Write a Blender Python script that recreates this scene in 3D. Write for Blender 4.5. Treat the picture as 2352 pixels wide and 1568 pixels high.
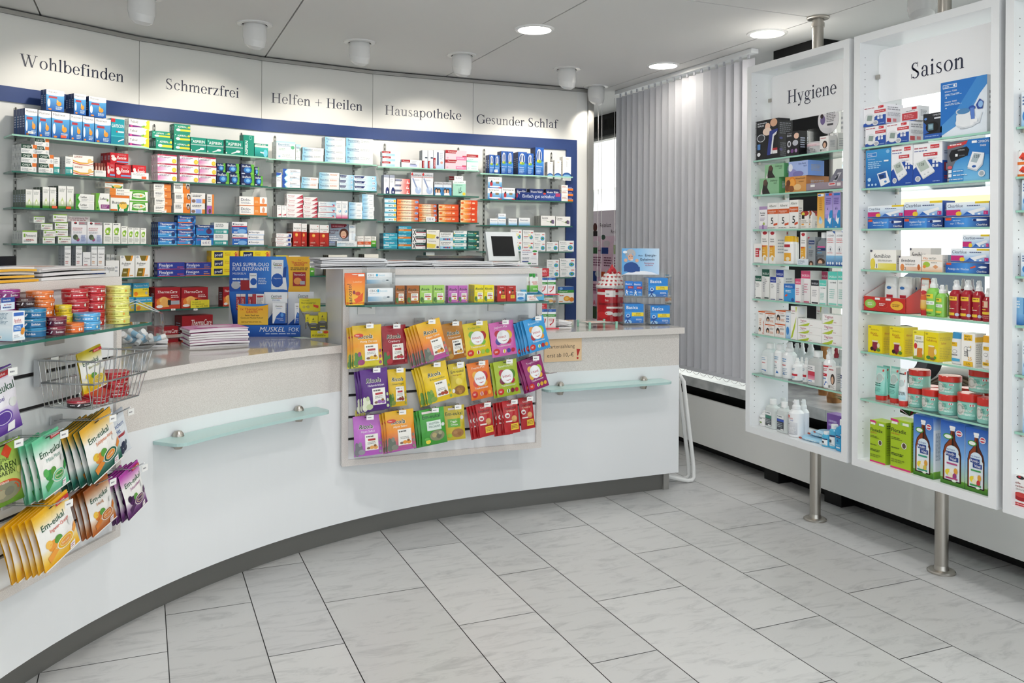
import bpy, math, random
from mathutils import Vector, Matrix
for o in list(bpy.data.objects): bpy.data.objects.remove(o)
SC = bpy.context.scene
COL = SC.collection
# ---------------------------------------------------------------- camera
# world: x runs across the shop towards the window wall, y runs away from the entrance, z up (metres)
FPX, HY, YAW, ROLL, HCAM = 1985.0, 558.5, -0.405, 0.006, 1.355
cam = bpy.data.objects.new('camera', bpy.data.cameras.new('camera'))
COL.objects.link(cam)
cam.data.sensor_fit = 'HORIZONTAL'
cam.data.sensor_width = 36.0
cam.data.lens = FPX / 2352 * 36.0
cam.data.shift_y = -(784 - HY) / 2352
cam.data.clip_start = 0.05
cam.matrix_world = Matrix.Translation((0, 0, HCAM)) @ Matrix.Rotation(YAW, 4, 'Z') @ Matrix.Rotation(math.pi / 2, 4, 'X') @ Matrix.Rotation(ROLL, 4, 'Z')
SC.camera = cam
# ---------------------------------------------------------------- light and exposure
SC.view_settings.view_transform = 'Standard'
SC.view_settings.look = 'None'
SC.view_settings.exposure = 0.2
SC.view_settings.gamma = 1.0
SC.view_settings.use_curve_mapping = False
W = bpy.data.worlds.new('daylight')
SC.world = W
W.use_nodes = True
W.node_tree.nodes['Background'].inputs[0].default_value = (0.87, 0.94, 1.0, 1)
W.node_tree.nodes['Background'].inputs[1].default_value = 1.85
SC.cycles.max_bounces = 7
SC.cycles.diffuse_bounces = 4
SC.cycles.glossy_bounces = 3
SC.cycles.transmission_bounces = 4
SC.cycles.transparent_max_bounces = 16
SC.cycles.caustics_reflective = False
SC.cycles.caustics_refractive = False
SC.cycles.sample_clamp_indirect = 4.0
CEIL = 2.48
sun = bpy.data.objects.new('sun', bpy.data.lights.new('sun', 'SUN'))
COL.objects.link(sun)
sun.data.energy = 3.2; sun.data.color = (1, 0.97, 0.92); sun.data.angle = 0.3
sun.rotation_euler = Vector((1.0, -0.35, -1.25)).to_track_quat('-Z', 'Y').to_euler()


def area(name, loc, size, power, col=(1, 1, 1), rot=(0, 0, 0), shape='DISK', sizey=None):
    L = bpy.data.lights.new(name, 'AREA')
    L.energy = power
    L.color = col
    L.shape = shape
    L.size = size
    if sizey: L.size_y = sizey
    o = bpy.data.objects.new(name, L)
    COL.objects.link(o)
    o.location = loc
    o.rotation_euler = rot
    return o


def spot(name, loc, target, power, angle, blend=0.5, col=(1, 0.93, 0.82), r=0.04):
    L = bpy.data.lights.new(name, 'SPOT')
    L.energy = power
    L.color = col
    L.spot_size = angle
    L.spot_blend = blend
    L.shadow_soft_size = r
    o = bpy.data.objects.new(name, L)
    COL.objects.link(o)
    o.location = loc
    o.rotation_euler = (Vector(target) - Vector(loc)).to_track_quat('-Z', 'Y').to_euler()
    return o


# recessed ceiling lamps in the shop: the three in view, and unseen ones assumed out of frame as frontal fill
DOWN = [(1.892, 4.129), (3.051, 3.691), (3.011, 4.627)]
DOWN_UNSEEN = [(0.6, 2.7), (1.9, 2.5), (-0.5, 1.2), (1.0, 1.0), (2.4, 0.9), (0.2, -0.6), (1.7, -0.8)]
for x, y in DOWN: area('ceiling_lamp_light', (x, y, CEIL - 0.012), 0.17, 0.45 if y > 4.5 else 3.5, (1, 0.96, 0.91))
for x, y in DOWN_UNSEEN: area('ceiling_lamp_light', (x, y, CEIL - 0.012), 0.17, 7.5, (1, 0.975, 0.94))
# the wall-washing spotlights in front of the sign wall
SPOTS = [(-0.006, 4.331), (0.531, 4.632), (1.121, 4.808), (1.756, 4.874), (2.511, 4.979), (2.983, 5.45)]
AIM = [(-0.36, 4.98), (0.32, 5.30), (1.02, 5.49), (1.73, 5.56), (2.45, 5.56), (2.9, 5.9)]
for (x, y), (tx, ty) in zip(SPOTS, AIM):
    spot('spotlight_light', (x, y, CEIL - 0.14), (tx, ty, 1.75), 21 if x < 2.8 else 6, 1.5, 0.6)

# ---------------------------------------------------------------- pixel of the photograph -> direction, used to read places off it
_C, _S = math.cos(YAW), math.sin(YAW)


def ray(px, py):
    u = (px - 1176) / FPX
    v = (py - HY) / FPX
    x = math.cos(ROLL) * u + math.sin(ROLL) * v
    y = -math.sin(ROLL) * u + math.cos(ROLL) * v
    return (x * _C - _S, x * _S + _C, -y)


def at_z(px, py, z):
    d = ray(px, py); t = (z - HCAM) / d[2]
    return (d[0] * t, d[1] * t, z)


def at_pl(px, py, o, e):            # vertical plane through o along e
    d = ray(px, py); n = (-e[1], e[0])
    t = (o[0] * n[0] + o[1] * n[1]) / (d[0] * n[0] + d[1] * n[1])
    return (d[0] * t, d[1] * t, HCAM + d[2] * t)


# ---------------------------------------------------------------- colours and materials
def rgb(c):
    if not isinstance(c, str): return tuple(c)
    if len(c) == 3: c = c[0] * 2 + c[1] * 2 + c[2] * 2
    return tuple(int(c[i:i + 2], 16) / 255 for i in (0, 2, 4))


def lin(c):
    return tuple(x / 12.92 if x <= 0.04045 else ((x + 0.055) / 1.055) ** 2.4 for x in rgb(c))


def mat(name, col=None, rough=0.5, metal=0.0, spec=0.5, emit=None, estr=1.0, coat=0.0, bump=None, speckle=None):
    m = bpy.data.materials.new(name)
    m.use_nodes = True
    nt = m.node_tree
    b = nt.nodes['Principled BSDF']
    b.inputs['Roughness'].default_value = rough
    b.inputs['Metallic'].default_value = metal
    b.inputs['Specular IOR Level'].default_value = spec
    b.inputs['Coat Weight'].default_value = coat
    if col is None:
        a = nt.nodes.new('ShaderNodeAttribute'); a.attribute_name = 'Col'
        nt.links.new(a.outputs['Color'], b.inputs['Base Color'])
    else:
        b.inputs['Base Color'].default_value = (*lin(col), 1)
    if emit:
        b.inputs['Emission Color'].default_value = (*lin(emit), 1)
        b.inputs['Emission Strength'].default_value = estr
    if bump:
        n = nt.nodes.new('ShaderNodeTexNoise'); n.inputs['Scale'].default_value = bump[0]
        tc = nt.nodes.new('ShaderNodeTexCoord'); nt.links.new(tc.outputs['Object'], n.inputs['Vector'])
        bp = nt.nodes.new('ShaderNodeBump'); bp.inputs['Strength'].default_value = bump[1]; bp.inputs['Distance'].default_value = 0.004
        nt.links.new(n.outputs['Fac'], bp.inputs['Height']); nt.links.new(bp.outputs['Normal'], b.inputs['Normal'])
    if speckle:                      # scale, colour a, colour b
        n = nt.nodes.new('ShaderNodeTexNoise'); n.inputs['Scale'].default_value = speckle[0]; n.inputs['Detail'].default_value = 3
        tc = nt.nodes.new('ShaderNodeTexCoord'); nt.links.new(tc.outputs['Object'], n.inputs['Vector'])
        r = nt.nodes.new('ShaderNodeValToRGB')
        r.color_ramp.elements[0].position = 0.38; r.color_ramp.elements[1].position = 0.62
        r.color_ramp.elements[0].color = (*lin(speckle[1]), 1); r.color_ramp.elements[1].color = (*lin(speckle[2]), 1)
        nt.links.new(n.outputs['Fac'], r.inputs[0]); nt.links.new(r.outputs[0], b.inputs['Base Color'])
    return m


def glass_mat(name, tint, gloss=0.12, edge=None):
    m = bpy.data.materials.new(name)
    m.use_nodes = True
    nt = m.node_tree
    for n in list(nt.nodes):
        if n.type != 'OUTPUT_MATERIAL': nt.nodes.remove(n)
    out = [n for n in nt.nodes if n.type == 'OUTPUT_MATERIAL'][0]
    t = nt.nodes.new('ShaderNodeBsdfTransparent'); t.inputs[0].default_value = (*tint, 1)
    g = nt.nodes.new('ShaderNodeBsdfGlossy'); g.inputs['Roughness'].default_value = 0.03
    f = nt.nodes.new('ShaderNodeLayerWeight'); f.inputs[0].default_value = gloss + 0.06
    mx = nt.nodes.new('ShaderNodeMixShader')
    nt.links.new(f.outputs['Facing'], mx.inputs[0]); nt.links.new(t.outputs[0], mx.inputs[1]); nt.links.new(g.outputs[0], mx.inputs[2])
    nt.links.new(mx.outputs[0], out.inputs[0])
    return m


M_CARD = mat('printed_card', None, 0.42, spec=0.4)
M_FOIL = mat('printed_foil_bag', None, 0.28, spec=0.5, bump=(38, 0.35))
M_GLOSS = mat('glossy_plastic', None, 0.22, spec=0.5)
M_TIN = mat('painted_tin', None, 0.25, metal=0.25, spec=0.6)
M_MATT = mat('matt_paint', None, 0.7, spec=0.25)
M_PAPER = mat('paper', None, 0.55, spec=0.3)
M_WHITE = mat('white_laminate', 'eceef0', 0.35, spec=0.4)
M_BOARD = mat('sign_board_white', 'fafbfd', 0.3, spec=0.4)
M_CEIL = mat('ceiling_paint', 'e9e8e6', 0.9, spec=0.1)
M_WALL = mat('wall_paint', 'efefec', 0.6, spec=0.2)
M_SIGN = mat('sign_panel_white', 'eeede8', 0.5, spec=0.25)
M_BLUE = mat('blue_panel', '32487e', 0.5, spec=0.3)
M_INK = mat('dark_blue_letters', '1e2540', 0.4)
M_BLACK = mat('black_paint', '0c0c0d', 0.5, spec=0.3)
M_DARK = mat('dark_groove', '2a2a2c', 0.6)
M_STEEL = mat('brushed_steel', 'b9b4ac', 0.32, metal=1.0)
M_CHROME = mat('chrome_wire', 'c9cbcd', 0.18, metal=1.0)
M_ALU = mat('aluminium', 'b5b4b0', 0.4, metal=0.8)
M_PLINTH = mat('grey_metal_plinth', '7e7d7a', 0.42, metal=0.6)
M_SPECK = mat('speckled_laminate', 'cfcac4', 0.28, speckle=(420, 'cec7c1', 'e6e1dd'))
M_TOP = mat('polished_worktop', 'c4bfb8', 0.08, spec=0.7, speckle=(420, 'b4aea6', 'cdc8c1'))
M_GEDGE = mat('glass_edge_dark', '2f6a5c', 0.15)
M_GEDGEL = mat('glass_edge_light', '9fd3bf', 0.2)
M_GLASS = glass_mat('clear_shelf_glass', (0.90, 0.96, 0.93), 0.1)
M_ACRYL = glass_mat('clear_acrylic', (0.95, 0.96, 0.96), 0.15)
M_PANE = glass_mat('window_glass', (0.97, 0.98, 0.98), -0.045)
M_LAMP = mat('lamp_glow', 'ffffff', 0.5, emit='fff6e6', estr=6)
M_POSTER = mat('translucent_poster', None, 0.6, spec=0.2)
_nt = M_POSTER.node_tree; _t = _nt.nodes.new('ShaderNodeBsdfTranslucent'); _m = _nt.nodes.new('ShaderNodeMixShader'); _m.inputs[0].default_value = 0.45
_nt.links.new(_nt.nodes['Attribute'].outputs['Color'], _t.inputs[0]); _nt.links.new(_nt.nodes['Principled BSDF'].outputs[0], _m.inputs[1]); _nt.links.new(_t.outputs[0], _m.inputs[2]); _nt.links.new(_m.outputs[0], _nt.nodes['Material Output'].inputs[0])
M_FROST = mat('frosted_glass', 'b4d2cf', 0.3, spec=0.5)
M_BLIND = mat('blind_fabric', 'c8c9cf', 0.85, spec=0.1)


# ---------------------------------------------------------------- mesh builder
class MB:
    def __init__(self):
        self.v = []; self.f = []; self.c = []; self.mi = []; self.sm = []

    def face(self, pts, col='fff', mi=0, smooth=False):
        n = len(self.v)
        self.v += [tuple(p) for p in pts]
        self.f.append(tuple(range(n, n + len(pts))))
        self.c.append([rgb(c) for c in col] if isinstance(col, list) else [rgb(col)] * len(pts))
        self.mi.append(mi); self.sm.append(smooth)

    def grid(self, P, col='fff', mi=0, smooth=True, closed=False):     # P[i][j]; col a colour or function(i,j)
        n = len(self.v); R, K = len(P), len(P[0])
        for row in P: self.v += [tuple(p) for p in row]
        for i in range(R - 1):
            for j in range(K if closed else K - 1):
                j2 = (j + 1) % K
                self.f.append((n + i * K + j, n + i * K + j2, n + (i + 1) * K + j2, n + (i + 1) * K + j))
                if callable(col): self.c.append([rgb(col(i, j)), rgb(col(i, j2)), rgb(col(i + 1, j2)), rgb(col(i + 1, j))])
                else: self.c.append([rgb(col)] * 4)
                self.mi.append(mi); self.sm.append(smooth)

    def box(self, x0, y0, z0, x1, y1, z1, col='fff', mi=0, sides=None):
        p = [(x0, y0, z0), (x1, y0, z0), (x1, y1, z0), (x0, y1, z0), (x0, y0, z1), (x1, y0, z1), (x1, y1, z1), (x0, y1, z1)]
        for k, q in (('f', (0, 1, 5, 4)), ('r', (1, 2, 6, 5)), ('b', (2, 3, 7, 6)), ('l', (3, 0, 4, 7)), ('t', (4, 5, 6, 7)), ('d', (3, 2, 1, 0))):
            self.face([p[i] for i in q], (sides or {}).get(k, col), mi)
        return self

    def prism(self, poly, z0, z1, col='fff', mi=0, mi_side=None, smooth=False):
        n = len(poly)
        self.face([(x, y, z1) for x, y in poly], col, mi)
        self.face([(x, y, z0) for x, y in reversed(poly)], col, mi)
        for i in range(n):
            a, b = poly[i], poly[(i + 1) % n]
            self.face([(*a, z0), (*b, z0), (*b, z1), (*a, z1)], col, mi if mi_side is None else mi_side, smooth)
        return self

    def tube(self, path, r, n=8, col='fff', mi=0, closed=False):
        path = [Vector(p) for p in path]
        rings = []; L = len(path); up = None
        for i, p in enumerate(path):
            a = path[i - 1] if (i or closed) else p
            b = path[(i + 1) % L] if (i < L - 1 or closed) else p
            t = (b - a).normalized()
            if up is None: up = Vector((0, 0, 1)) if abs(t.z) < 0.9 else Vector((1, 0, 0))
            s = t.cross(up).normalized(); up = s.cross(t).normalized()
            rr = r[i] if isinstance(r, (list, tuple)) else r
            rings.append([p + rr * (math.cos(2 * math.pi * k / n) * s + math.sin(2 * math.pi * k / n) * up) for k in range(n)])
        if closed: rings.append(rings[0])
        self.grid(rings, col, mi, True, True)
        if not closed:
            self.face(list(reversed(rings[0])), col, mi); self.face(rings[-1], col, mi)
        return self

    def lathe(self, prof, n=20, col='fff', mi=0, c=(0, 0, 0), smooth=True, cap=True):    # prof [(r,z[,col])]
        rings = [[(c[0] + r * math.cos(2 * math.pi * k / n), c[1] + r * math.sin(2 * math.pi * k / n), c[2] + z) for k in range(n)] for r, z, *_ in prof]
        cols = [(q[2] if len(q) > 2 else col) for q in prof]
        for i in range(len(prof) - 1):
            if prof[i][:2] == prof[i + 1][:2]: continue
            self.grid([rings[i], rings[i + 1]], (lambda a, b: lambda ii, jj: a if ii == 0 else b)(cols[i], cols[i]), mi, smooth, True)
        if cap:
            if prof[0][0] > 1e-4: self.face(list(reversed(rings[0])), cols[0], mi)
            if prof[-1][0] > 1e-4: self.face(rings[-1], cols[-1], mi)
        return self

    def mesh(self, name, mats):
        me = bpy.data.meshes.new(name)
        me.from_pydata(self.v, [], self.f)
        me.update()
        for m in (mats if isinstance(mats, (list, tuple)) else [mats]): me.materials.append(m)
        me.polygons.foreach_set('material_index', self.mi)
        me.polygons.foreach_set('use_smooth', self.sm)
        at = me.color_attributes.new('Col', 'BYTE_COLOR', 'CORNER')
        flat = []
        for cs in self.c:
            for c in cs: flat += [c[0], c[1], c[2], 1.0]
        at.data.foreach_set('color_srgb', flat)
        return me

    def build(self, name, mats, parent=None, loc=(0, 0, 0), rz=0.0, **tags):
        o = bpy.data.objects.new(name, self.mesh(name, mats))
        COL.objects.link(o)
        o.location = loc; o.rotation_euler = (0, 0, rz)
        if parent: o.parent = parent
        for k, v in tags.items(): o[k] = v
        return o


def thing(name, label, cat, loc=(0, 0, 0), rz=0.0, group=None):
    o = bpy.data.objects.new(name, None)
    COL.objects.link(o)
    o.empty_display_size = 0.05
    o.location = loc; o.rotation_euler = (0, 0, rz)
    o['label'] = label; o['category'] = cat
    if group: o['group'] = group
    return o


def tag(o, label, cat, group=None):
    o['label'] = label; o['category'] = cat
    if group: o['group'] = group
    return o


def struct(mb, name, mats, **k): return mb.build(name, mats, kind='structure', **k)


ORD = ['', 'first', 'second', 'third', 'fourth', 'fifth', 'sixth', 'seventh', 'eighth', 'ninth', 'tenth']

# ---------------------------------------------------------------- lettering
_TX = {}


def text_geo(s, bold=0.0, shear=0.0):
    """flat triangles of a word, cap height 1, left at 0, on the line z=0; returns (verts, tris, width)"""
    k = (s, bold, shear)
    if k in _TX: return _TX[k]
    cu = bpy.data.curves.new('lettering', 'FONT')
    cu.body = s; cu.resolution_u = 2; cu.shear = shear
    if bold and 'M' not in s: cu.offset = bold; cu.space_character = 1.04
    ob = bpy.data.objects.new('lettering', cu)
    COL.objects.link(ob)
    dg = bpy.context.evaluated_depsgraph_get(); dg.update()
    me = bpy.data.meshes.new_from_object(ob.evaluated_get(dg), depsgraph=dg)
    v = [(p.co.x / 0.69, p.co.y / 0.69) for p in me.vertices]
    f = [tuple(p.vertices) for p in me.polygons]
    bpy.data.objects.remove(ob); bpy.data.curves.remove(cu); bpy.data.meshes.remove(me)
    if v:
        x0 = min(p[0] for p in v); v = [(x - x0, y) for x, y in v]; w = max(p[0] for p in v)
    else: w = 1
    _TX[k] = (v, f, w)
    return _TX[k]


# serif capitals and small letters for the wall signs, drawn from stems, bowls and serifs (unit: em)
XH, CH, AH, TW, TN, SH = 0.45, 0.66, 0.68, 0.088, 0.03, 0.022


def serif_word(s):
    polys = []

    def rect(x0, y0, x1, y1): polys.append([(x0, y0), (x1, y0), (x1, y1), (x0, y1)])

    def stem(x, y0, y1, sb=0.1, st=0.0, w=TW, left_only=True):
        rect(x, y0, x + w, y1)
        if sb: rect(x - sb * 0.65, y0, x + w + sb * 0.65, y0 + SH)
        if st:
            if left_only: polys.append([(x - st, y1 - 0.05), (x, y1 - 0.075), (x + w, y1 - 0.02), (x + w, y1)])
            else: rect(x - st * 0.65, y1 - SH, x + w + st * 0.65, y1)

    def line(x0, y0, x1, y1, w):
        polys.append([(x0 - w / 2, y0), (x0 + w / 2, y0), (x1 + w / 2, y1), (x1 - w / 2, y1)])

    def ring(cx, cy, rx, ry, tx, ty, a0=0, a1=360, n=28):
        for i in range(n):
            a, b = [math.radians(a0 + (a1 - a0) * (i + k) / n) for k in (0, 1)]
            polys.append([(cx + rx * math.cos(a), cy + ry * math.sin(a)), (cx + rx * math.cos(b), cy + ry * math.sin(b)),
                          (cx + (rx - tx) * math.cos(b), cy + (ry - ty) * math.sin(b)), (cx + (rx - tx) * math.cos(a), cy + (ry - ty) * math.sin(a))])

    def dot(cx, cy, r): polys.append([(cx + r * math.cos(i * math.pi / 6), cy + r * math.sin(i * math.pi / 6)) for i in range(12)])

    def arch(x, x2, y, r=0.13):       # shoulder from a stem at x to a stem at x2
        cx = (x + TW + x2 + TW) / 2
        ring(cx, y - r, (x2 + TW) - cx, r + 0.01, TW * 0.95, 0.05, 0, 165, 16)

    X = 0.0
    for ch in s:
        b0 = len(polys)
        if ch == ' ': w = 0.26
        elif ch == 'W':
            w = 0.94
            line(0.30, 0, 0.10, CH, 0.1); line(0.30, 0, 0.46, CH, 0.035); line(0.64, 0, 0.44, CH, 0.1); line(0.64, 0, 0.84, CH, 0.035)
            rect(0.0, CH - SH, 0.23, CH); rect(0.35, CH - SH, 0.56, CH); rect(0.75, CH - SH, 0.93, CH)
        elif ch == 'H':
            w = 0.73
            for x in (0.11, 0.52): stem(x, 0, CH, 0.12, 0.12, 0.1, False)
            rect(0.2, 0.33, 0.53, 0.365)
        elif ch in 'SsG':
            if ch == 'G':
                w = 0.73
                ring(0.37, 0.33, 0.34, 0.345, 0.1, 0.035, 38, 322, 40); rect(0.56, 0.04, 0.655, 0.29); rect(0.46, 0.27, 0.72, 0.292); rect(0.61, 0.45, 0.635, 0.66)
                polys.append([(0.50, 0.615), (0.62, 0.53), (0.635, 0.56), (0.54, 0.655)])
            else:
                k = 1.0 if ch == 'S' else 0.68
                w = 0.56 if ch == 'S' else 0.39
                cx = 0.27 if ch == 'S' else 0.185
                r = 0.165 * k
                ring(cx, 0.5 * k, 0.185 * k, r, 0.085 * k, 0.035, 45, 215, 22)
                ring(cx + 0.01, 0.16 * k, 0.2 * k, r + 0.01, 0.085 * k, 0.035, -145, 35, 22)
                polys.append([(cx - 0.155 * k, 0.42 * k), (cx - 0.09 * k, 0.475 * k), (cx + 0.18 * k, 0.25 * k), (cx + 0.115 * k, 0.195 * k)])
                polys.append([(cx - 0.13 * k, 0.37 * k), (cx - 0.15 * k, 0.44 * k), (cx + 0.17 * k, 0.27 * k), (cx + 0.16 * k, 0.2 * k)])
                rect(cx + 0.125 * k, 0.47 * k, cx + 0.15 * k, 0.665 * k); rect(cx - 0.19 * k, 0, cx - 0.165 * k, 0.2 * k)
        elif ch in 'oecbdpaqg':
            w = {'o': 0.5, 'e': 0.45, 'c': 0.44, 'b': 0.51, 'd': 0.51, 'p': 0.51, 'a': 0.45, 'g': 0.5}[ch]
            if ch == 'o': ring(0.25, XH / 2, 0.215, XH / 2 + 0.012, TW, 0.028)
            elif ch == 'e':
                ring(0.23, XH / 2, 0.205, XH / 2 + 0.012, TW, 0.03, 0, 325, 34); rect(0.06, 0.235, 0.43, 0.262)
            elif ch == 'c':
                ring(0.235, XH / 2, 0.205, XH / 2 + 0.012, TW, 0.03, 40, 325, 32); dot(0.36, 0.36, 0.045)
            elif ch == 'b': stem(0.06, 0, AH, 0, 0.06); ring(0.27, XH / 2, 0.205, XH / 2 + 0.012, TW, 0.03)
            elif ch == 'd': stem(0.345, 0, AH, 0.05, 0.06); ring(0.235, XH / 2, 0.205, XH / 2 + 0.012, TW, 0.03)
            elif ch == 'p': stem(0.06, -0.21, XH, 0.1, 0.06); ring(0.27, XH / 2, 0.205, XH / 2 + 0.012, TW, 0.03)
            elif ch == 'a':
                rect(0.27, 0.06, 0.355, 0.34); ring(0.2, 0.32, 0.155, 0.14, TW, 0.03, 0, 160, 16); dot(0.09, 0.335, 0.042)
                ring(0.19, 0.125, 0.155, 0.135, TW * 0.9, 0.03, 60, 330, 24); ring(0.375, 0.06, 0.075, 0.07, 0.06, 0.035, 180, 320, 10)
            elif ch == 'g':
                ring(0.22, 0.3, 0.165, 0.16, 0.075, 0.026); ring(0.24, -0.1, 0.22, 0.115, 0.06, 0.035); rect(0.35, 0.395, 0.48, 0.43)
                polys.append([(0.1, 0.17), (0.15, 0.16), (0.12, 0.07), (0.06, 0.07)]); rect(0.08, 0.02, 0.36, 0.085)
        elif ch in 'hnmru':
            w = {'h': 0.52, 'n': 0.52, 'm': 0.79, 'r': 0.35, 'u': 0.52}[ch]
            if ch == 'u':
                rect(0.075, 0.12, 0.075 + TW, XH); rect(0.0, XH - SH, 0.1, XH); ring(0.22, 0.12, 0.145, 0.13, TW, 0.05, 180, 340, 14)
                stem(0.345, 0, XH, 0.05, 0.0); rect(0.26, XH - SH, 0.4, XH)
            else:
                stem(0.075, 0, AH if ch == 'h' else XH, 0.09, 0.065)
                if ch in 'hn': stem(0.345, 0, 0.33, 0.09); arch(0.075, 0.345, XH)
                if ch == 'm':
                    stem(0.345, 0, 0.33, 0.09); arch(0.075, 0.345, XH); stem(0.615, 0, 0.33, 0.09); arch(0.345, 0.615, XH)
                if ch == 'r': ring(0.27, 0.33, 0.12, 0.12, 0.06, 0.05, 70, 170, 10); dot(0.3, 0.405, 0.048)
        elif ch in 'lifkt':
            w = {'l': 0.28, 'i': 0.28, 'f': 0.33, 'k': 0.5, 't': 0.29}[ch]
            if ch == 'l': stem(0.09, 0, AH, 0.1, 0.065)
            elif ch == 'i': stem(0.09, 0, XH, 0.1, 0.065); dot(0.135, 0.61, 0.055)
            elif ch == 'f':
                stem(0.1, 0, 0.52, 0.1); rect(0.02, XH - 0.03, 0.3, XH); ring(0.235, 0.51, 0.135, 0.17, TW * 0.8, 0.035, 50, 180, 14); dot(0.325, 0.615, 0.045)
            elif ch == 'k':
                stem(0.07, 0, AH, 0.1, 0.065); line(0.18, 0.19, 0.38, XH, 0.035); line(0.4, 0, 0.22, 0.27, 0.1); rect(0.3, 0, 0.5, SH); rect(0.27, XH - SH, 0.46, XH)
            else:
                rect(0.09, 0.07, 0.09 + TW, 0.55); rect(0.01, XH - 0.03, 0.27, XH); ring(0.185, 0.08, 0.1, 0.09, 0.07, 0.04, 180, 320, 10)
        elif ch == 'z':
            w = 0.45
            rect(0.04, XH - 0.03, 0.4, XH); rect(0.04, 0, 0.41, 0.03); line(0.09, 0.0, 0.35, XH, 0.1); rect(0.03, 0.34, 0.055, XH); rect(0.4, 0, 0.425, 0.12)
        elif ch == 'y':
            w = 0.5
            line(0.27, 0.03, 0.09, XH, 0.095); line(0.2, -0.17, 0.42, XH, 0.035); rect(0.0, XH - SH, 0.2, XH); rect(0.32, XH - SH, 0.49, XH); dot(0.12, -0.17, 0.05); line(0.16, -0.2, 0.2, -0.15, 0.08)
        elif ch == '+':
            w = 0.56
            rect(0.04, 0.275, 0.52, 0.31); rect(0.262, 0.05, 0.298, 0.535)
        else: w = 0.3
        for p in polys[b0:]:
            for i in range(len(p)): p[i] = (p[i][0] + X, p[i][1])
        X += w + (0.06 if ch == 'W' else 0.0)
    return polys, X


# ---------------------------------------------------------------- printed faces: a small drawing language
def draw(mb, ops, fmap, aspect, mi=0, sub=1, k0=1):
    """ops 'r x0 y0 x1 y1 col; t Word x y h col maxw; ...' on the unit square; aspect = width/height of the face"""
    k = k0
    for op in ops.split(';'):
        a = op.split()
        if not a: continue
        t = a[0]
        if t in 'rgh':
            x0, y0, x1, y1 = map(float, a[1:5])
            nx = max(1, math.ceil(abs(x1 - x0) * sub)); ny = max(1, math.ceil(abs(y1 - y0) * sub))
            c0 = rgb(a[5]); c1 = rgb(a[6]) if len(a) > 6 else c0
            mix = lambda w: tuple(p + (q - p) * w for p, q in zip(c0, c1))
            if t == 'h' and nx == 1: nx = 2
            for i in range(nx):
                for j in range(ny):
                    u0, u1, v0, v1 = i / nx, (i + 1) / nx, j / ny, (j + 1) / ny
                    P = [fmap(x0 + (x1 - x0) * u, y0 + (y1 - y0) * v, k) for u, v in ((u0, v0), (u1, v0), (u1, v1), (u0, v1))]
                    if t == 'r': mb.face(P, c0, mi, sub > 1)
                    elif t == 'g': mb.face(P, [mix(v0), mix(v0), mix(v1), mix(v1)], mi, sub > 1)
                    else: mb.face(P, [mix(u0), mix(u1), mix(u1), mix(u0)], mi, sub > 1)
        elif t == 'e':
            cx, cy, rx, ry = map(float, a[1:5])
            fmap_, fmap = fmap, (lambda u, v, q, F=fmap: F(min(max(u, 0), 1), min(max(v, 0), 1), q))
            n = 14 if max(rx, ry) < 0.12 else 22
            if sub > 1 and max(rx, ry) >= 0.12:
                R_ = [[fmap(cx + f * rx * math.cos(2 * math.pi * j / n), cy + f * ry * math.sin(2 * math.pi * j / n), k) for j in range(n)] for f in (0.02, 0.35, 0.7, 1.0)]
                mb.grid(list(reversed(R_)), a[5], mi, True, True)
                k += 1; fmap = fmap_
                continue
            for i in range(n):
                p, q = 2 * math.pi * i / n, 2 * math.pi * (i + 1) / n
                mb.face([fmap(cx, cy, k), fmap(cx + rx * math.cos(p), cy + ry * math.sin(p), k), fmap(cx + rx * math.cos(q), cy + ry * math.sin(q), k)], a[5], mi, sub > 1)
            fmap = fmap_
        elif t == 'p':
            pts = [tuple(map(float, q.split(','))) for q in a[2:]]
            mb.face([fmap(x, y, k) for x, y in pts], a[1], mi)
        elif t == 'l':               # small print: lines of words
            x0, y0, x1, y1 = map(float, a[1:5]); n = int(a[5]); rnd = random.Random(n * 7 + int(x0 * 100) + int(y0 * 1000))
            pitch = (y1 - y0) / n
            for i in range(n):
                x = x0; end = x1 - (x1 - x0) * rnd.random() * 0.3
                while x < end - 0.01:
                    w = min((x1 - x0) * rnd.uniform(0.1, 0.3), end - x)
                    mb.face([fmap(u, v, k) for u, v in ((x, y1 - pitch * (i + 0.75)), (x + w, y1 - pitch * (i + 0.75)), (x + w, y1 - pitch * (i + 0.25)), (x, y1 - pitch * (i + 0.25)))], a[6], mi)
                    x += w + (x1 - x0) * 0.035
        elif t in 'tbiTjo':           # t regular, b bold, i bold italic, j heavy italic, o its outline, T bold turned a quarter
            s = a[1].replace('_', ' '); x, y, h = map(float, a[2:5])
            v, f, w = text_geo(s, {'t': 0, 'j': 0.02, 'o': 0.05}.get(t, 0.009), 0.25 if t in 'ijo' else 0)
            if t == 'T':
                sx = h; sy = h * aspect
                if len(a) > 6 and w * sy > float(a[6]): sy = float(a[6]) / w
                pts = [fmap(x - q * sx, y + p * sy, k) for p, q in v]
            else:
                sx = h / aspect; sy = h
                if len(a) > 6 and w * sx > float(a[6]): sx = float(a[6]) / w
                pts = [fmap(x + p * sx, y + q * sy, k) for p, q in v]
            n = len(mb.v); mb.v += [tuple(p) for p in pts]
            c = rgb(a[5])
            for q in f:
                mb.f.append(tuple(n + i for i in q)); mb.c.append([c] * len(q)); mb.mi.append(mi); mb.sm.append(False)
        k += 1


_MESH = {}
EPS = 0.00016


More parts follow.
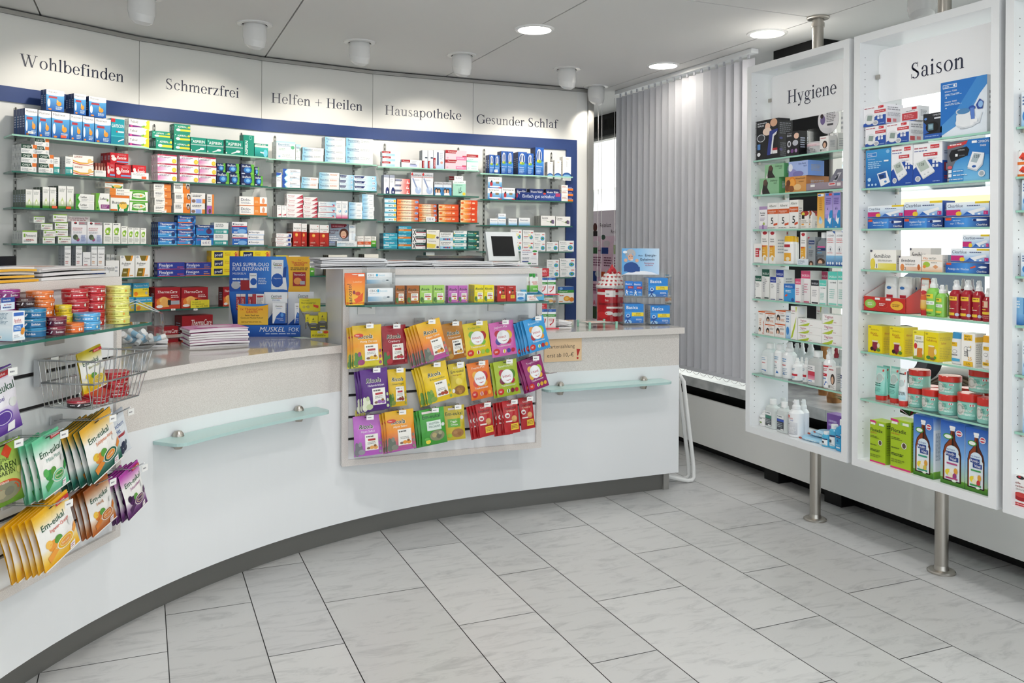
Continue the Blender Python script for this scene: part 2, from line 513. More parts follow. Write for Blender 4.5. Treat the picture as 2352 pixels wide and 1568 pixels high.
def carton_mesh(design, w, h, d):
    """a folding carton: printed front, plain spines with small print, flap line on top"""
    key = ('carton', design, round(w, 3), round(h, 3), round(d, 3))
    if key in _MESH: return _MESH[key]
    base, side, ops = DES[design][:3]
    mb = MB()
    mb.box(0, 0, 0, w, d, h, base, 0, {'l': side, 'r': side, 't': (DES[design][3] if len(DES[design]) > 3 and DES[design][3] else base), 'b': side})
    draw(mb, ops, lambda u, v, k: (u * w, -k * EPS, v * h), w / h)
    sc = '9a9da3' if sum(rgb(side)) > 1.6 else 'b9c3d6'
    sops = DES[design][4] if len(DES[design]) > 4 else 'l .2 .3 .8 .75 5 %s' % sc
    draw(mb, sops, lambda u, v, k: (-k * EPS, d * (1 - u), v * h), d / h)
    draw(mb, sops, lambda u, v, k: (w + k * EPS, d * u, v * h), d / h)
    draw(mb, 'r .02 .48 .98 .5 %s' % sc, lambda u, v, k: (u * w, v * d, h + k * EPS), w / d)
    _MESH[key] = mb.mesh('carton', M_CARD)
    return _MESH[key]


def link_mesh(name, me, loc, rz, label=None, cat=None, group=None, parent=None):
    o = bpy.data.objects.new(name, me)
    COL.objects.link(o)
    o.location = loc; o.rotation_euler = (0, 0, rz)
    if label: tag(o, label, cat, group)
    if parent: o.parent = parent
    return o
DES = {}
# ================================================================ the room
CX, CY = 1.683, 1.624                 # common centre of the curved wall, the counter and its plinth


def arc(th, r): return (CX - r * math.sin(math.radians(th)), CY + r * math.cos(math.radians(th)))


# floor of 80 cm long marble slabs in courses of 30, 25 and 40 cm
def build_floor():
    m = bpy.data.materials.new('marble_slab'); m.use_nodes = True
    nt = m.node_tree; b = nt.nodes['Principled BSDF']
    b.inputs['Roughness'].default_value = 0.3; b.inputs['Specular IOR Level'].default_value = 0.35
    at = nt.nodes.new('ShaderNodeAttribute'); at.attribute_name = 'Col'
    tc = nt.nodes.new('ShaderNodeTexCoord')
    mp = nt.nodes.new('ShaderNodeMapping'); mp.inputs['Scale'].default_value = (2.2, 7.5, 1); mp.inputs['Rotation'].default_value = (0, 0, 0.5)
    nt.links.new(tc.outputs['Object'], mp.inputs[0])
    n1 = nt.nodes.new('ShaderNodeTexNoise'); n1.inputs['Scale'].default_value = 2.6; n1.inputs['Detail'].default_value = 9; n1.inputs['Roughness'].default_value = 0.72; n1.inputs['Distortion'].default_value = 0.8
    nt.links.new(mp.outputs[0], n1.inputs['Vector'])
    r1 = nt.nodes.new('ShaderNodeValToRGB')
    e = r1.color_ramp.elements; e[0].position = 0.30; e[0].color = (0.56, 0.57, 0.58, 1); e[1].position = 0.50; e[1].color = (1, 1, 1, 1)
    nt.links.new(n1.outputs['Fac'], r1.inputs[0])
    n2 = nt.nodes.new('ShaderNodeTexNoise'); n2.inputs['Scale'].default_value = 6.5; n2.inputs['Detail'].default_value = 6; n2.inputs['Roughness'].default_value = 0.8
    nt.links.new(mp.outputs[0], n2.inputs['Vector'])
    r2 = nt.nodes.new('ShaderNodeValToRGB')
    e = r2.color_ramp.elements; e[0].position = 0.27; e[0].color = (0.42, 0.43, 0.44, 1); e[1].position = 0.36; e[1].color = (1, 1, 1, 1)
    nt.links.new(n2.outputs['Fac'], r2.inputs[0])
    prev = at.outputs['Color']
    for r in (r1, r2):
        mx = nt.nodes.new('ShaderNodeMix'); mx.data_type = 'RGBA'; mx.blend_type = 'MULTIPLY'; mx.inputs['Factor'].default_value = 0.66
        nt.links.new(prev, mx.inputs[6]); nt.links.new(r.outputs[0], mx.inputs[7]); prev = mx.outputs[2]
    nt.links.new(prev, b.inputs['Base Color'])
    rnd = random.Random(5)
    edges = [0.087, 0.388, 0.639, 1.04, 1.341, 1.591, 1.988, 2.289, 2.534, 2.919, 3.21, 3.46]
    offs = {0: 3.37, 1: 2.905, 2: 3.26, 3: 2.885, 4: 2.459, 5: 2.881, 6: 2.46, 7: 2.9, 8: 2.575, 9: 2.85, 10: 2.54}
    lo = [-0.287, -0.54, -0.84, -1.24, -1.49, -1.79, -2.19, -2.44, -2.74, -3.14]
    rows = list(zip(edges[:-1], edges[1:], [offs[i] for i in range(11)]))
    prev_e = 0.087
    for k, x in enumerate(lo):
        rows.append((x, prev_e, 3.07 if k == 0 else rnd.uniform(0, 0.8))); prev_e = x
    mb = MB(); g = 0.0017
    mb.face([(-3.2, -3.6, -0.004), (3.9, -3.6, -0.004), (3.9, 7.2, -0.004), (-3.2, 7.2, -0.004)], '4c4c4c')
    for x0, x1, o in rows:
        y = o - 0.8 * math.ceil((o + 3.6) / 0.8)
        while y < 7.1:
            t = 0.785 + rnd.uniform(-0.025, 0.025)
            mb.face([(x0 + g, y + g, 0), (x1 - g, y + g, 0), (x1 - g, y + 0.8 - g, 0), (x0 + g, y + 0.8 - g, 0)], (t, t, t * 0.995))
            y += 0.8
    return struct(mb, 'floor', m)


build_floor()

# ceiling boards with open joints
mb = MB()
xs = [-3.2, -1.66, -0.47, 0.686, 1.885, 3.085, 3.86]
for i in range(6):
    cuts = [-3.6, 3.345, 7.2] if i in (4,) else [-3.6, 7.2]
    for y0, y1 in zip(cuts[:-1], cuts[1:]):
        g = 0.004
        mb.box(xs[i] + g, y0 + g, CEIL, xs[i + 1] - g, y1 - g, CEIL + 0.02)
struct(mb, 'ceiling', M_CEIL)
mb = MB(); mb.box(-3.2, -3.6, CEIL + 0.03, 3.86, 7.2, CEIL + 0.05, '333'); struct(mb, 'ceiling_void', M_MATT)

# curved sign wall, in flat 73 cm facets
TH = [57.4, 46.8, 36.2, 25.6, 15.0, 4.4]
Q = [arc(t, 3.94) for t in TH] + [(2.085, 5.564), (2.975, 5.564)]
SEC = {}
for i in range(1, 6):
    a, b = Vector(Q[i + 1]), Vector(Q[i + 2]); e = (b - a).normalized()
    SEC[i] = (a, e, Vector((-e.y, e.x)), (b - a).length)


def wall_strip(name, m, z0, z1, front, back, q=Q, **k):
    mb = MB()
    outs, ins = [], []
    for i, p in enumerate(q):
        p = Vector(p)
        ds = []
        if i: ds.append((p - Vector(q[i - 1])).normalized())
        if i < len(q) - 1: ds.append((Vector(q[i + 1]) - p).normalized())
        d = sum(ds, Vector((0, 0))).normalized(); n = Vector((-d.y, d.x))
        outs.append(p - n * front); ins.append(p + n * back)
    for i in range(len(q) - 1):
        A, B, D, E_ = outs[i], outs[i + 1], ins[i + 1], ins[i]
        mb.prism([tuple(A), tuple(B), tuple(D), tuple(E_)], z0, z1)
    return struct(mb, name, m, **k)


wall_strip('wall_back', M_WALL, 0, 2.46, 0, 0.12)
wall_strip('trim_1', M_ALU, 2.453, 2.4725, 0.022, 0.1)
wall_strip('trim_2', M_BLUE, 2.028, 2.102, 0.014, -0.001, Q[1:7] + [(2.885, 5.564)])
mb = MB(); mb.box(2.80, 5.548, 0.3, 2.885, 5.563, 2.028); struct(mb, 'trim_3', M_BLUE)
mb = MB(); mb.box(-0.28, -0.014, 0.3, -0.035, -0.001, 2.028); struct(mb, 'trim_4', M_BLUE, loc=(*Q[2], 0), rz=math.atan2(SEC[1][1].y, SEC[1][1].x))
SIGNS = {1: ('Wohlbefinden', (45, 150), (285, 190)), 2: ('Schmerzfrei', (378, 204), (550, 225)), 3: ('Helfen + Heilen', (622, 235), (833, 255.5)),
         4: ('Hausapotheke', (883, 262), (1060, 276.5)), 5: ('Gesunder Schlaf', (1094, 280), (1281, 297.5))}


def lay_word(mb, word, x, z, width, y=-0.0006, scale=None):
    polys, w = serif_word(word)
    k = scale or width / w
    for p in polys: mb.face([(x + px * k, y, z + pz * k) for px, pz in p])


for i, (word, l, r) in SIGNS.items():
    o, e, n, L = SEC[i]
    f = o - n * 0.008
    A, B = Vector(at_pl(*l, f, e)), Vector(at_pl(*r, f, e))
    rz = math.atan2(e.y, e.x)
    wdt = L - 0.003 if i < 5 else 0.80
    root = thing('wall_sign', 'white wall panel lettered %s in dark blue' % word, 'sign', (f.x, f.y, 2.103), rz)
    mb = MB(); mb.box(0.002, 0, 0, wdt, 0.008, 0.349); mb.build('panel', M_SIGN, root)
    s0, s1 = (A.xy - f).dot(e), (B.xy - f).dot(e)
    kx = (s1 - s0) / serif_word(word)[1]
    for q, wd in enumerate(word.split(' ')):
        pre = ' '.join(word.split(' ')[:q]) + (' ' if q else '')
        mb = MB(); lay_word(mb, wd, s0 + kx * (serif_word(pre)[1] if pre else 0), (A.z + B.z) / 2 - 2.103, 0, scale=kx); mb.build('lettering', M_INK, root)
# Wohlbefinden continues as a blank panel beyond the left edge of the view
mb = MB(); mb.box(0, 0, 0, 0.725, 0.008, 0.349)
_a = Vector(Q[1]); _e = (Vector(Q[2]) - _a).normalized()
struct(mb, 'trim_5', M_SIGN, loc=(_a.x + _e.y * 0.008, _a.y - _e.x * 0.008, 2.103), rz=math.atan2(_e.y, _e.x))
# side of the wall end with its grey profile
mb = MB(); mb.box(2.976, 5.545, 0, 3.02, 5.69, 2.46); struct(mb, 'trim_6', M_ALU)
# the wall to the left and the wall behind, outside the view
mb = MB(); mb.box(-3.3, -3.6, 0, -3.2, 7.2, CEIL); struct(mb, 'wall_left', M_WALL)
mb = MB(); mb.box(-3.2, 7.1, 0, 3.8, 7.2, CEIL); struct(mb, 'wall_end', M_WALL)

# ---------------------------------------------------------------- window wall
AW = 3.75
mb = MB()
mb.box(AW - 0.05, -3.6, 2.295, AW + 0.12, 7.1, CEIL)
mb.box(3.37, 3.66, 2.40, AW - 0.051, 4.02, CEIL - 0.001)
struct(mb, 'trim_7', M_BLACK)
mb = MB()
for k in range(70):
    y = 5.2 + k * 0.026
    mb.box(AW - 0.053, y, 2.345, AW - 0.0505, y + 0.012, 2.435, '3a3936')
struct(mb, 'trim_8', M_MATT)
mb = MB(); mb.box(AW - 0.03, 3.955, 0.495, AW + 0.06, 4.45, 2.295); struct(mb, 'trim_9', M_BLACK)
for i, (y0, y1) in enumerate([(4.45, 7.1), (-3.4, 3.955)]):
    w = thing('window_%d' % (i + 1), '', '', (0, 0, 0)); del w['label'], w['category']; w['kind'] = 'structure'
    mb = MB(); mb.box(AW + 0.01, y0 + 0.03, 0.53, AW + 0.016, y1 - 0.03, 2.27); mb.build('window_pane', M_PANE, w)
    mb = MB()
    mb.box(AW - 0.02, y0, 0.496, AW + 0.05, y1, 0.53); mb.box(AW - 0.02, y0, 2.27, AW + 0.05, y1, 2.2945)
    mb.box(AW - 0.02, y0, 0.53, AW + 0.05, y0 + 0.03, 2.27); mb.box(AW - 0.02, y1 - 0.03, 0.53, AW + 0.05, y1, 2.27)
    mb.build('window_frame', M_ALU, w)
M_MARB = mat('sill_marble', 'c9cac9', 0.25, speckle=(9, 'b3b5b5', 'd2d3d2'))
mb = MB()
for y in (-2.9, -2.1, -1.3, -0.5, 0.3, 1.1, 1.9, 2.7, 3.5, 4.3, 5.1, 5.9):
    mb.box(3.285, y + 0.001, 0.435, AW + 0.05, y + 0.799, 0.495)
struct(mb, 'trim_10', M_MARB)
mb = MB()
mb.box(3.30, -3.4, 0.075, 3.32, 5.9, 0.372)
struct(mb, 'wall_right', M_WALL)
mb = MB()
mb.box(3.42, -3.4, 0, 3.44, 6.7, 0.435)
struct(mb, 'wall_right_recess', M_BLACK)
mb = MB()
for y in (4.03, 3.55, 2.2):
    mb.box(3.33, y - 0.12, 0, 3.42, y, 0.2)
struct(mb, 'baseboard_right', M_BLACK)

# vertical blind in front of the near part of the window
bl = thing('vertical_blind', 'pale grey vertical slat blind drawn across the window beside the Hygiene case', 'blind', (3.22, 0, 0))
mb = MB(); mb.box(-0.025, 4.0, 2.452, 0.025, 5.55, 2.478); mb.build('head_rail', M_WHITE, bl)
NS = 20
for k in range(NS):
    y = 4.055 + k * 0.0765
    mb = MB(); P = []
    for r in range(2):
        z = (0.56, 2.43)[r]
        P.append([(0.012 * math.sin(math.pi * j / 5), -0.0445 + 0.089 * j / 5, z) for j in range(6)])
    mb.grid(P)
    mb.box(-0.004, -0.006, 2.43, 0.004, 0.006, 2.452, 'eee'); mb.box(-0.002, -0.044, 0.553, 0.006, 0.044, 0.575, 'e6e6ea')
    mb.build('slat', M_BLIND, bl, (0, y, 0), 0.24)
mb = MB()
for k in range(NS - 1):
    y = 4.055 + k * 0.0765
    mb.tube([(0.0, y + 0.0765 * t / 5 , 0.556 - 0.022 * math.sin(math.pi * t / 5)) for t in range(6)], 0.0016, 5, 'f4f4f4')
mb.build('bead_chain', M_GLOSS, bl)
# operating chains hanging beside the wall end
ch = thing('blind_chain', 'thin white bead chain hanging at the end of the sign wall', 'chain', (3.03, 5.50, 0))
for dx in (0, 0.03):
    mb = MB(); mb.tube([(dx, 0, 2.40), (dx + 0.004, 0, 1.7), (dx - 0.003, 0, 1.0)], 0.0018, 5, 'd4d4d2'); mb.build('chain', M_GLOSS, ch)
ch = thing('blind_chain', 'thin white bead chain hanging at the left edge of the vertical blind', 'chain', (3.2, 5.56, 0))
mb = MB(); mb.tube([(0, 0, 2.43), (0.004, 0, 1.5), (-0.003, 0, 0.9)], 0.0018, 5, 'd4d4d2'); mb.build('chain', M_GLOSS, ch)

# ---------------------------------------------------------------- outside: pavement, the house opposite, a parked car
mb = MB(); mb.box(3.9, -30, -0.2, 30, 40, -0.12, 'b5b3ae'); struct(mb, 'pavement', M_MATT)
hs = thing('house', 'white house front across the street behind the window', 'building', (12.0, 0, 0))
mb = MB(); mb.box(0, -18, -0.12, 1, 38, 8, 'f2f0ea'); mb.box(-0.03, -18, 1.85, 0, 38, 2.15, 'f0d990'); mb.build('facade', M_MATT, hs)
mb = MB(); mb.box(-0.12, -18, 2.9, 0, 38, 3.05, 'f6f4ef'); mb.build('cornice', M_MATT, hs)
for y in (-6, -2.5, 1.0, 4.5, 8, 11.5, 15, 18.5, 22):
    mb = MB(); mb.box(-0.05, y, 0.75, -0.031, y + 1.1, 1.6, '8e9aa0'); mb.box(-0.06, y - 0.06, 0.69, -0.051, y, 1.66, 'f8f8f8')
    mb.box(-0.06, y + 1.1, 0.69, -0.051, y + 1.16, 1.66, 'f8f8f8'); mb.box(-0.06, y + 0.52, 0.75, -0.051, y + 0.58, 1.6, 'f8f8f8'); mb.build('window', M_GLOSS, hs)
    mb = MB(); mb.box(-0.05, y, 2.4, -0.031, y + 1.1, 2.85, 'b9cdd8'); mb.build('window', M_GLOSS, hs)
car = thing('car', 'white parked car seen through the Saison case', 'car', (7.6, 5.6, -0.12))
prof = [(-2.1, 0.25), (-2.15, 0.6), (-2.0, 0.85), (-1.1, 0.98), (-0.35, 1.42), (1.0, 1.45), (1.75, 1.05), (2.05, 0.95), (2.1, 0.3)]
mb = MB()
for a, b in zip(prof, prof[1:] + prof[:1]): mb.face([(0, a[0], a[1]), (1.7, a[0], a[1]), (1.7, b[0], b[1]), (0, b[0], b[1])], 'f4f5f6')
mb.face([(0, y, z) for y, z in prof], 'f4f5f6'); mb.face([(1.7, y, z) for y, z in reversed(prof)], 'f4f5f6')
mb.build('body', M_GLOSS, car)
mb = MB(); mb.face([(-0.004, y, z) for y, z in [(-0.95, 1.0), (-0.3, 1.36), (0.28, 1.39), (0.28, 1.0)]], '39434c'); mb.face([(-0.004, y, z) for y, z in [(0.36, 1.0), (0.36, 1.39), (0.95, 1.38), (1.5, 1.04)]], '39434c')
mb.build('side_window', M_GLOSS, car)
for y in (-1.35, 1.3):
    mb = MB()
    for r, x, c in ((0.31, -0.03, '1c1c1e'), (0.19, -0.036, 'b8babd')): mb.face([(x, y + r * math.cos(t * math.pi / 12), 0.31 + r * math.sin(t * math.pi / 12)) for t in range(24)], c)
    for t in range(24):
        a0, a1 = t * math.pi / 12, (t + 1) * math.pi / 12
        mb.face([(x, y + 0.31 * math.cos(a), 0.31 + 0.31 * math.sin(a)) for a, x in ((a0, -0.03), (a1, -0.03), (a1, 0.19), (a0, 0.19))], '1c1c1e')
    mb.build('wheel', M_MATT, car)

# ---------------------------------------------------------------- ceiling lamps
for (x, y), w in zip(DOWN, ('above the candy rack', 'in front of the Hygiene case', 'in front of the vertical blind')):
    t = thing('ceiling_downlight', 'round lit ceiling downlight ' + w, 'lamp', (x, y, CEIL), 0, 'lit ceiling downlights')
    mb = MB(); mb.lathe([(0.083, -0.001), (0.088, -0.008), (0.104, -0.006), (0.106, 0.0)], 32, 'f3f3f1', cap=False); mb.build('trim_ring', M_GLOSS, t)
    mb = MB(); mb.lathe([(0.0, -0.004), (0.084, -0.004)], 32, 'fff'); mb.build('diffuser', M_LAMP, t)
SPOTW = ['nearest the left edge, over Wohlbefinden', 'between Wohlbefinden and Schmerzfrei', 'above Helfen + Heilen', 'above Hausapotheke', 'above Gesunder Schlaf', 'at the end of the sign wall']


def spot_lamp(x, y, tx, ty, w):
    t = thing('ceiling_spotlight', 'white tilted ceiling spotlight ' + w, 'lamp', (x, y, CEIL), 0, 'ceiling spotlights along the sign wall')
    mb = MB(); mb.lathe([(0.062, -0.0015), (0.066, -0.008), (0.088, -0.006), (0.09, 0.0)], 28, 'e8e8e6', cap=False); mb.lathe([(0, -0.002), (0.063, -0.002)], 28, '333'); mb.build('trim_ring', M_GLOSS, t)
    mb = MB(); mb.lathe([(0.056, -0.004), (0.060, -0.03), (0.060, -0.075), (0.052, -0.11), (0.030, -0.128), (0.0, -0.131)], 28, 'e6e6e5')
    d = Vector((tx - x, ty - y)).normalized(); sl = 0.35
    mb.v = [(p[0], p[1], p[2] + (sl * (p[0] * d.x + p[1] * d.y) if p[2] < -0.06 else 0)) for p in mb.v]
    mb.build('lamp_head', M_GLOSS, t)


for (x, y), (tx, ty), w in zip(SPOTS, AIM, SPOTW): spot_lamp(x, y, tx, ty, w)
_p = at_z(2118, -22, CEIL); spot_lamp(_p[0], _p[1], 3.0, 2.6, 'beside the pole of the Saison case')

# ---------------------------------------------------------------- curved sales counter
RF = 2.386


def counter_path(r_off, th0=82, a1=2.725, a0=None):
    """plan points along the counter front, left to right; r_off moves them towards the wall"""
    pts = [arc(t, RF + r_off) for t in [th0 - k * 2 for k in range(int(th0 / 2) + 1)]]
    pts = pts + [(a1, CY + RF + r_off)]
    if a0 is not None:                 # keep the stretch between a0 and a1
        f = lambda a: (a, CY + (math.sqrt((RF + r_off) ** 2 - (a - CX) ** 2) if a < CX else RF + r_off))
        pts = [f(a0)] + [p for p in pts if a0 + 0.01 < p[0] < a1 - 0.01] + [f(a1)]
    return pts


def CENTRE_OUT(p, d):
    if p[0] >= CX: return (p[0], p[1] + d)
    v = Vector((p[0] - CX, p[1] - CY)); v = v * (1 + d / v.length)
    return (CX + v.x, CY + v.y)


def band(mb, off0, off1, z0, z1, col='fff', mi=0, a1=2.725, a0=None, mi_top=None):
    A, B = counter_path(off0, a1=a1, a0=a0), counter_path(off1, a1=a1, a0=a0)
    if len(A) != len(B): B = [CENTRE_OUT(p, off1 - off0) for p in A]
    for i in range(len(A) - 1):
        p, q, r, s = A[i], A[i + 1], B[i + 1], B[i]
        mb.face([(*p, z0), (*q, z0), (*q, z1), (*p, z1)], col, mi, True)
        mb.face([(*p, z1), (*q, z1), (*r, z1), (*s, z1)], col, mi if mi_top is None else mi_top)
        mb.face([(*s, z0), (*r, z0), (*q, z0), (*p, z0)], col, mi)
        mb.face([(*s, z1), (*r, z1), (*r, z0), (*s, z0)], col, mi, True)
    mb.face([(*A[-1], z0), (*B[-1], z0), (*B[-1], z1), (*A[-1], z1)], col, mi)
    mb.face([(*B[0], z0), (*A[0], z0), (*A[0], z1), (*B[0], z1)], col, mi)


ct = thing('sales_counter', 'long curved white sales counter with speckled worktop and grey plinth', 'counter', (1.7, 4.0, 0))
ct_loc = lambda mb: setattr(mb, 'v', [(x - 1.7, y - 4.0, z) for x, y, z in mb.v])
mb = MB(); band(mb, 0, 0.02, 0.1, 0.69); ct_loc(mb); mb.build('front_panel', M_WHITE, ct)
mb = MB(); band(mb, 0.001, 0.02, 0.69, 0.862); ct_loc(mb); mb.build('front_band', M_SPECK, ct)
for a0, a1 in ((-0.055, 0.82), (1.799, 2.745)): mb = MB(); band(mb, -0.022, 0.62, 0.865, 0.898, a0=a0, a1=a1, mi_top=1); ct_loc(mb); mb.build('worktop', [M_SPECK, M_TOP], ct)
mb = MB(); band(mb, 0.055, 0.07, 0.0, 0.1, a1=2.655); ct_loc(mb); mb.build('plinth', M_PLINTH, ct)
mb = MB(); band(mb, 0.57, 0.6, 0.0, 0.865); mb.box(2.70, 4.03, 0.1, 2.725, 4.6, 0.865); ct_loc(mb); mb.build('back_panel', M_WHITE, ct)
mb = MB(); mb.box(2.655, 4.05, 0, 2.69, 4.1, 0.1); ct_loc(mb); mb.build('foot', M_ALU, ct)

# frosted glass bag ledges on two fixings each
def ledge(name_w, th0, th1, z, dep=0.13, a_line=None):
    """along the arc (th0>th1) or the straight front (a_line)"""
    if a_line: pts = [(a_line[0] + (a_line[1] - a_line[0]) * k / 12, CY + RF) for k in range(13)]; outp = [(p[0], p[1] - dep) for p in pts]
    else:
        ts = [th0 + (th1 - th0) * k / 16 for k in range(17)]
        pts = [arc(t, RF) for t in ts]; outp = [arc(t, RF - dep) for t in ts]
    r = 0.045
    fr = [Vector(p) for p in outp]; bk = [Vector(p) for p in pts]
    d0 = (fr[1] - fr[0]).normalized(); d1 = (fr[-1] - fr[-2]).normalized()
    n0 = (bk[0] - fr[0]).normalized(); n1 = (bk[-1] - fr[-1]).normalized()
    poly = [bk[0] + (fr[0] - bk[0]) * 0.02]
    for k in range(7):
        t = math.pi / 2 * k / 6
        poly.append(fr[0] + d0 * (r - r * math.cos(t)) + n0 * (r - r * math.sin(t)))
    mid = [p for p in fr if (p - fr[0]).length > r * 1.1 and (p - fr[-1]).length > r * 1.1]
    poly += mid
    for k in range(7):
        t = math.pi / 2 * k / 6
        poly.append(fr[-1] - d1 * (r - r * math.sin(t)) + n1 * (r - r * math.cos(t)))
    poly += list(reversed([p + (q - p) * 0.02 for p, q in zip(bk, fr)]))[:-1]
    c = fr[len(fr) // 2]
    t = thing('glass_ledge', 'frosted glass bag ledge on two metal fixings ' + name_w, 'shelf', (c.x, c.y, z), 0, 'glass ledges on the counter front')
    mb = MB(); mb.prism([(p.x - c.x, p.y - c.y) for p in poly], 0, 0.012); mb.build('glass', M_FROST, t)
    for i in (2, len(bk) - 3):
        p = bk[i] + (fr[i] - bk[i]) * 0.16 - c
        mb = MB(); mb.lathe([(0.014, -0.034), (0.019, -0.02), (0.021, 0.0), (0.021, 0.014), (0.019, 0.022), (0.012, 0.031), (0, 0.034)], 16, c=(p.x, p.y, 0)); mb.build('fixing', M_STEEL, t)


ledge('below the blue counter display', 43.5, 24.3, 0.626)
ledge('at the right end of the counter', 0, 0, 0.612, a_line=(1.86, 2.61))


# ---------------------------------------------------------------- raised rack boxes with slatted fronts (right: candy rack, left: the one cut by the view)
def rack(o, e, wdt, label, z0=0.36, z1=1.235, dep=0.39):
    rz = math.atan2(e[1], e[0])
    root = thing('display_rack', label, 'rack', (o[0], o[1], z0), rz)
    h = z1 - z0; b = 0.027
    mb = MB()
    for x0, zz0, x1, zz1 in ((0, 0, b, h), (wdt - b, 0, wdt, h), (b, 0, wdt - b, b), (b, h - b, wdt - b, h)): mb.box(x0, 0, zz0, x1, 0.03, zz1)
    mb.build('border', M_SPECK, root)
    ztop = h - b; bands = [ztop, 0.655]
    gz = [0.605 - 0.0975 * k for k in range(6)]
    mb = MB()
    lo = b
    for g in sorted(gz): mb.box(b, 0.012, lo, wdt - b, 0.028, g - 0.006); lo = g + 0.006
    mb.box(b, 0.012, lo, wdt - b, 0.028, ztop); mb.build('slat_panel', M_WHITE, root)
    for g in gz:
        mb = MB(); mb.box(b, 0.024, g - 0.006, wdt - b, 0.0285, g + 0.006); mb.build('groove', M_DARK, root)
    mb = MB(); mb.box(0, 0.03, 0.865 - z0, wdt, dep, h); mb.build('body', M_WHITE, root)
    return root


R1 = (Vector((0.822, 3.815)), Vector((1, 0)), 0.975)
E2 = Vector((0.534, 0.8455)); R2 = (Vector((-0.060, 3.20)) - E2 * 0.975, E2, 0.975)
rack(R1[0], R1[1], R1[2], 'white slatted candy rack with speckled border in the middle of the counter')
rack(R2[0], R2[1], R2[2], 'white slatted candy rack with speckled border at the left edge of the view')

# folded white tubular stool behind the counter end
st = thing('folding_stool', 'folded white tubular stool leaning behind the right counter end', 'stool', (2.80, 4.12, 0))
for dy, c in ((0, 'ececea'), (0.05, 'e2e2e0')):
    mb = MB(); mb.tube([(0.0, dy, 0.62), (0.03, dy, 0.58), (0.10, dy, 0.10), (0.105, dy, 0.03), (0.09, dy, 0.012), (0.06, dy, 0.012), (-0.08, dy, 0.05)], 0.0115, 8, c); mb.build('frame', M_GLOSS, st)

# ---------------------------------------------------------------- glass shelves along the sign wall
ZL = [1.850, 1.678, 1.505, 1.332, 1.163, 0.985, 0.80]
ZS = {1: [1.855, 1.682, 1.511, 1.340, 1.163, 0.985, 0.80], 2: [1.853, 1.682, 1.510, 1.335, 1.162, 0.985, 0.80], 3: [1.848, 1.680, 1.502, 1.327, 1.150, 0.97, 0.79],
      4: [1.840, 1.666, 1.491, 1.314, 1.135, 0.955, 0.775], 5: [1.823, 1.650, 1.477, 1.300, 1.120, 0.941, 0.765]}
SW = ['Wohlbefinden', 'Schmerzfrei', 'Helfen + Heilen', 'Hausapotheke', 'Gesunder Schlaf']
LV = ['top', 'second', 'third', 'fourth', 'fifth', 'sixth', 'lowest']
SHELF_F = 0.17
for i in range(1, 6):
    o, e, n, L = SEC[i]; rz = math.atan2(e.y, e.x)
    for k, z in enumerate(ZS[i]):
        f = o - n * SHELF_F
        t = thing('glass_shelf', 'glass wall shelf, %s one under the %s sign' % (LV[k], SW[i - 1]), 'shelf', (f.x, f.y, z - 0.008), rz, 'glass wall shelves')
        mb = MB()
        poly = [(-0.006, 0.0), (0.688, 0.0), (0.688, 0.166), (0.03, 0.166)]
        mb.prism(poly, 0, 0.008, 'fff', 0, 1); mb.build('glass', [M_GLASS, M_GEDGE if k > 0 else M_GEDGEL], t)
        for s in (0.085, 0.60):
            mb = MB(); mb.box(s - 0.0015, 0.05, -0.014, s + 0.0015, 0.16, -0.0005, 'a8a8a4'); mb.box(s - 0.012, 0.13, -0.022, s + 0.012, 0.16, -0.014, 'c0c0bd'); mb.build('bracket', M_GLOSS, t)
    for j, s in enumerate((0.085, 0.60)):
        p = o + e * s
        mb = MB(); mb.box(-0.008, -0.004, 0.5, 0.008, -0.0005, 2.0, 'aaaaa6')
        for q in range(50): mb.box(-0.003, -0.0046, 0.52 + q * 0.03, 0.003, -0.004, 0.535 + q * 0.03, '2c2c2c')
        ob = mb.build('shelf_rail', M_GLOSS, None, (p.x, p.y, 0), rz)
        tag(ob, 'slotted metal shelf rail, %s one under the %s sign' % (('left', 'right')[j], SW[i - 1]), 'rail', 'slotted shelf rails')

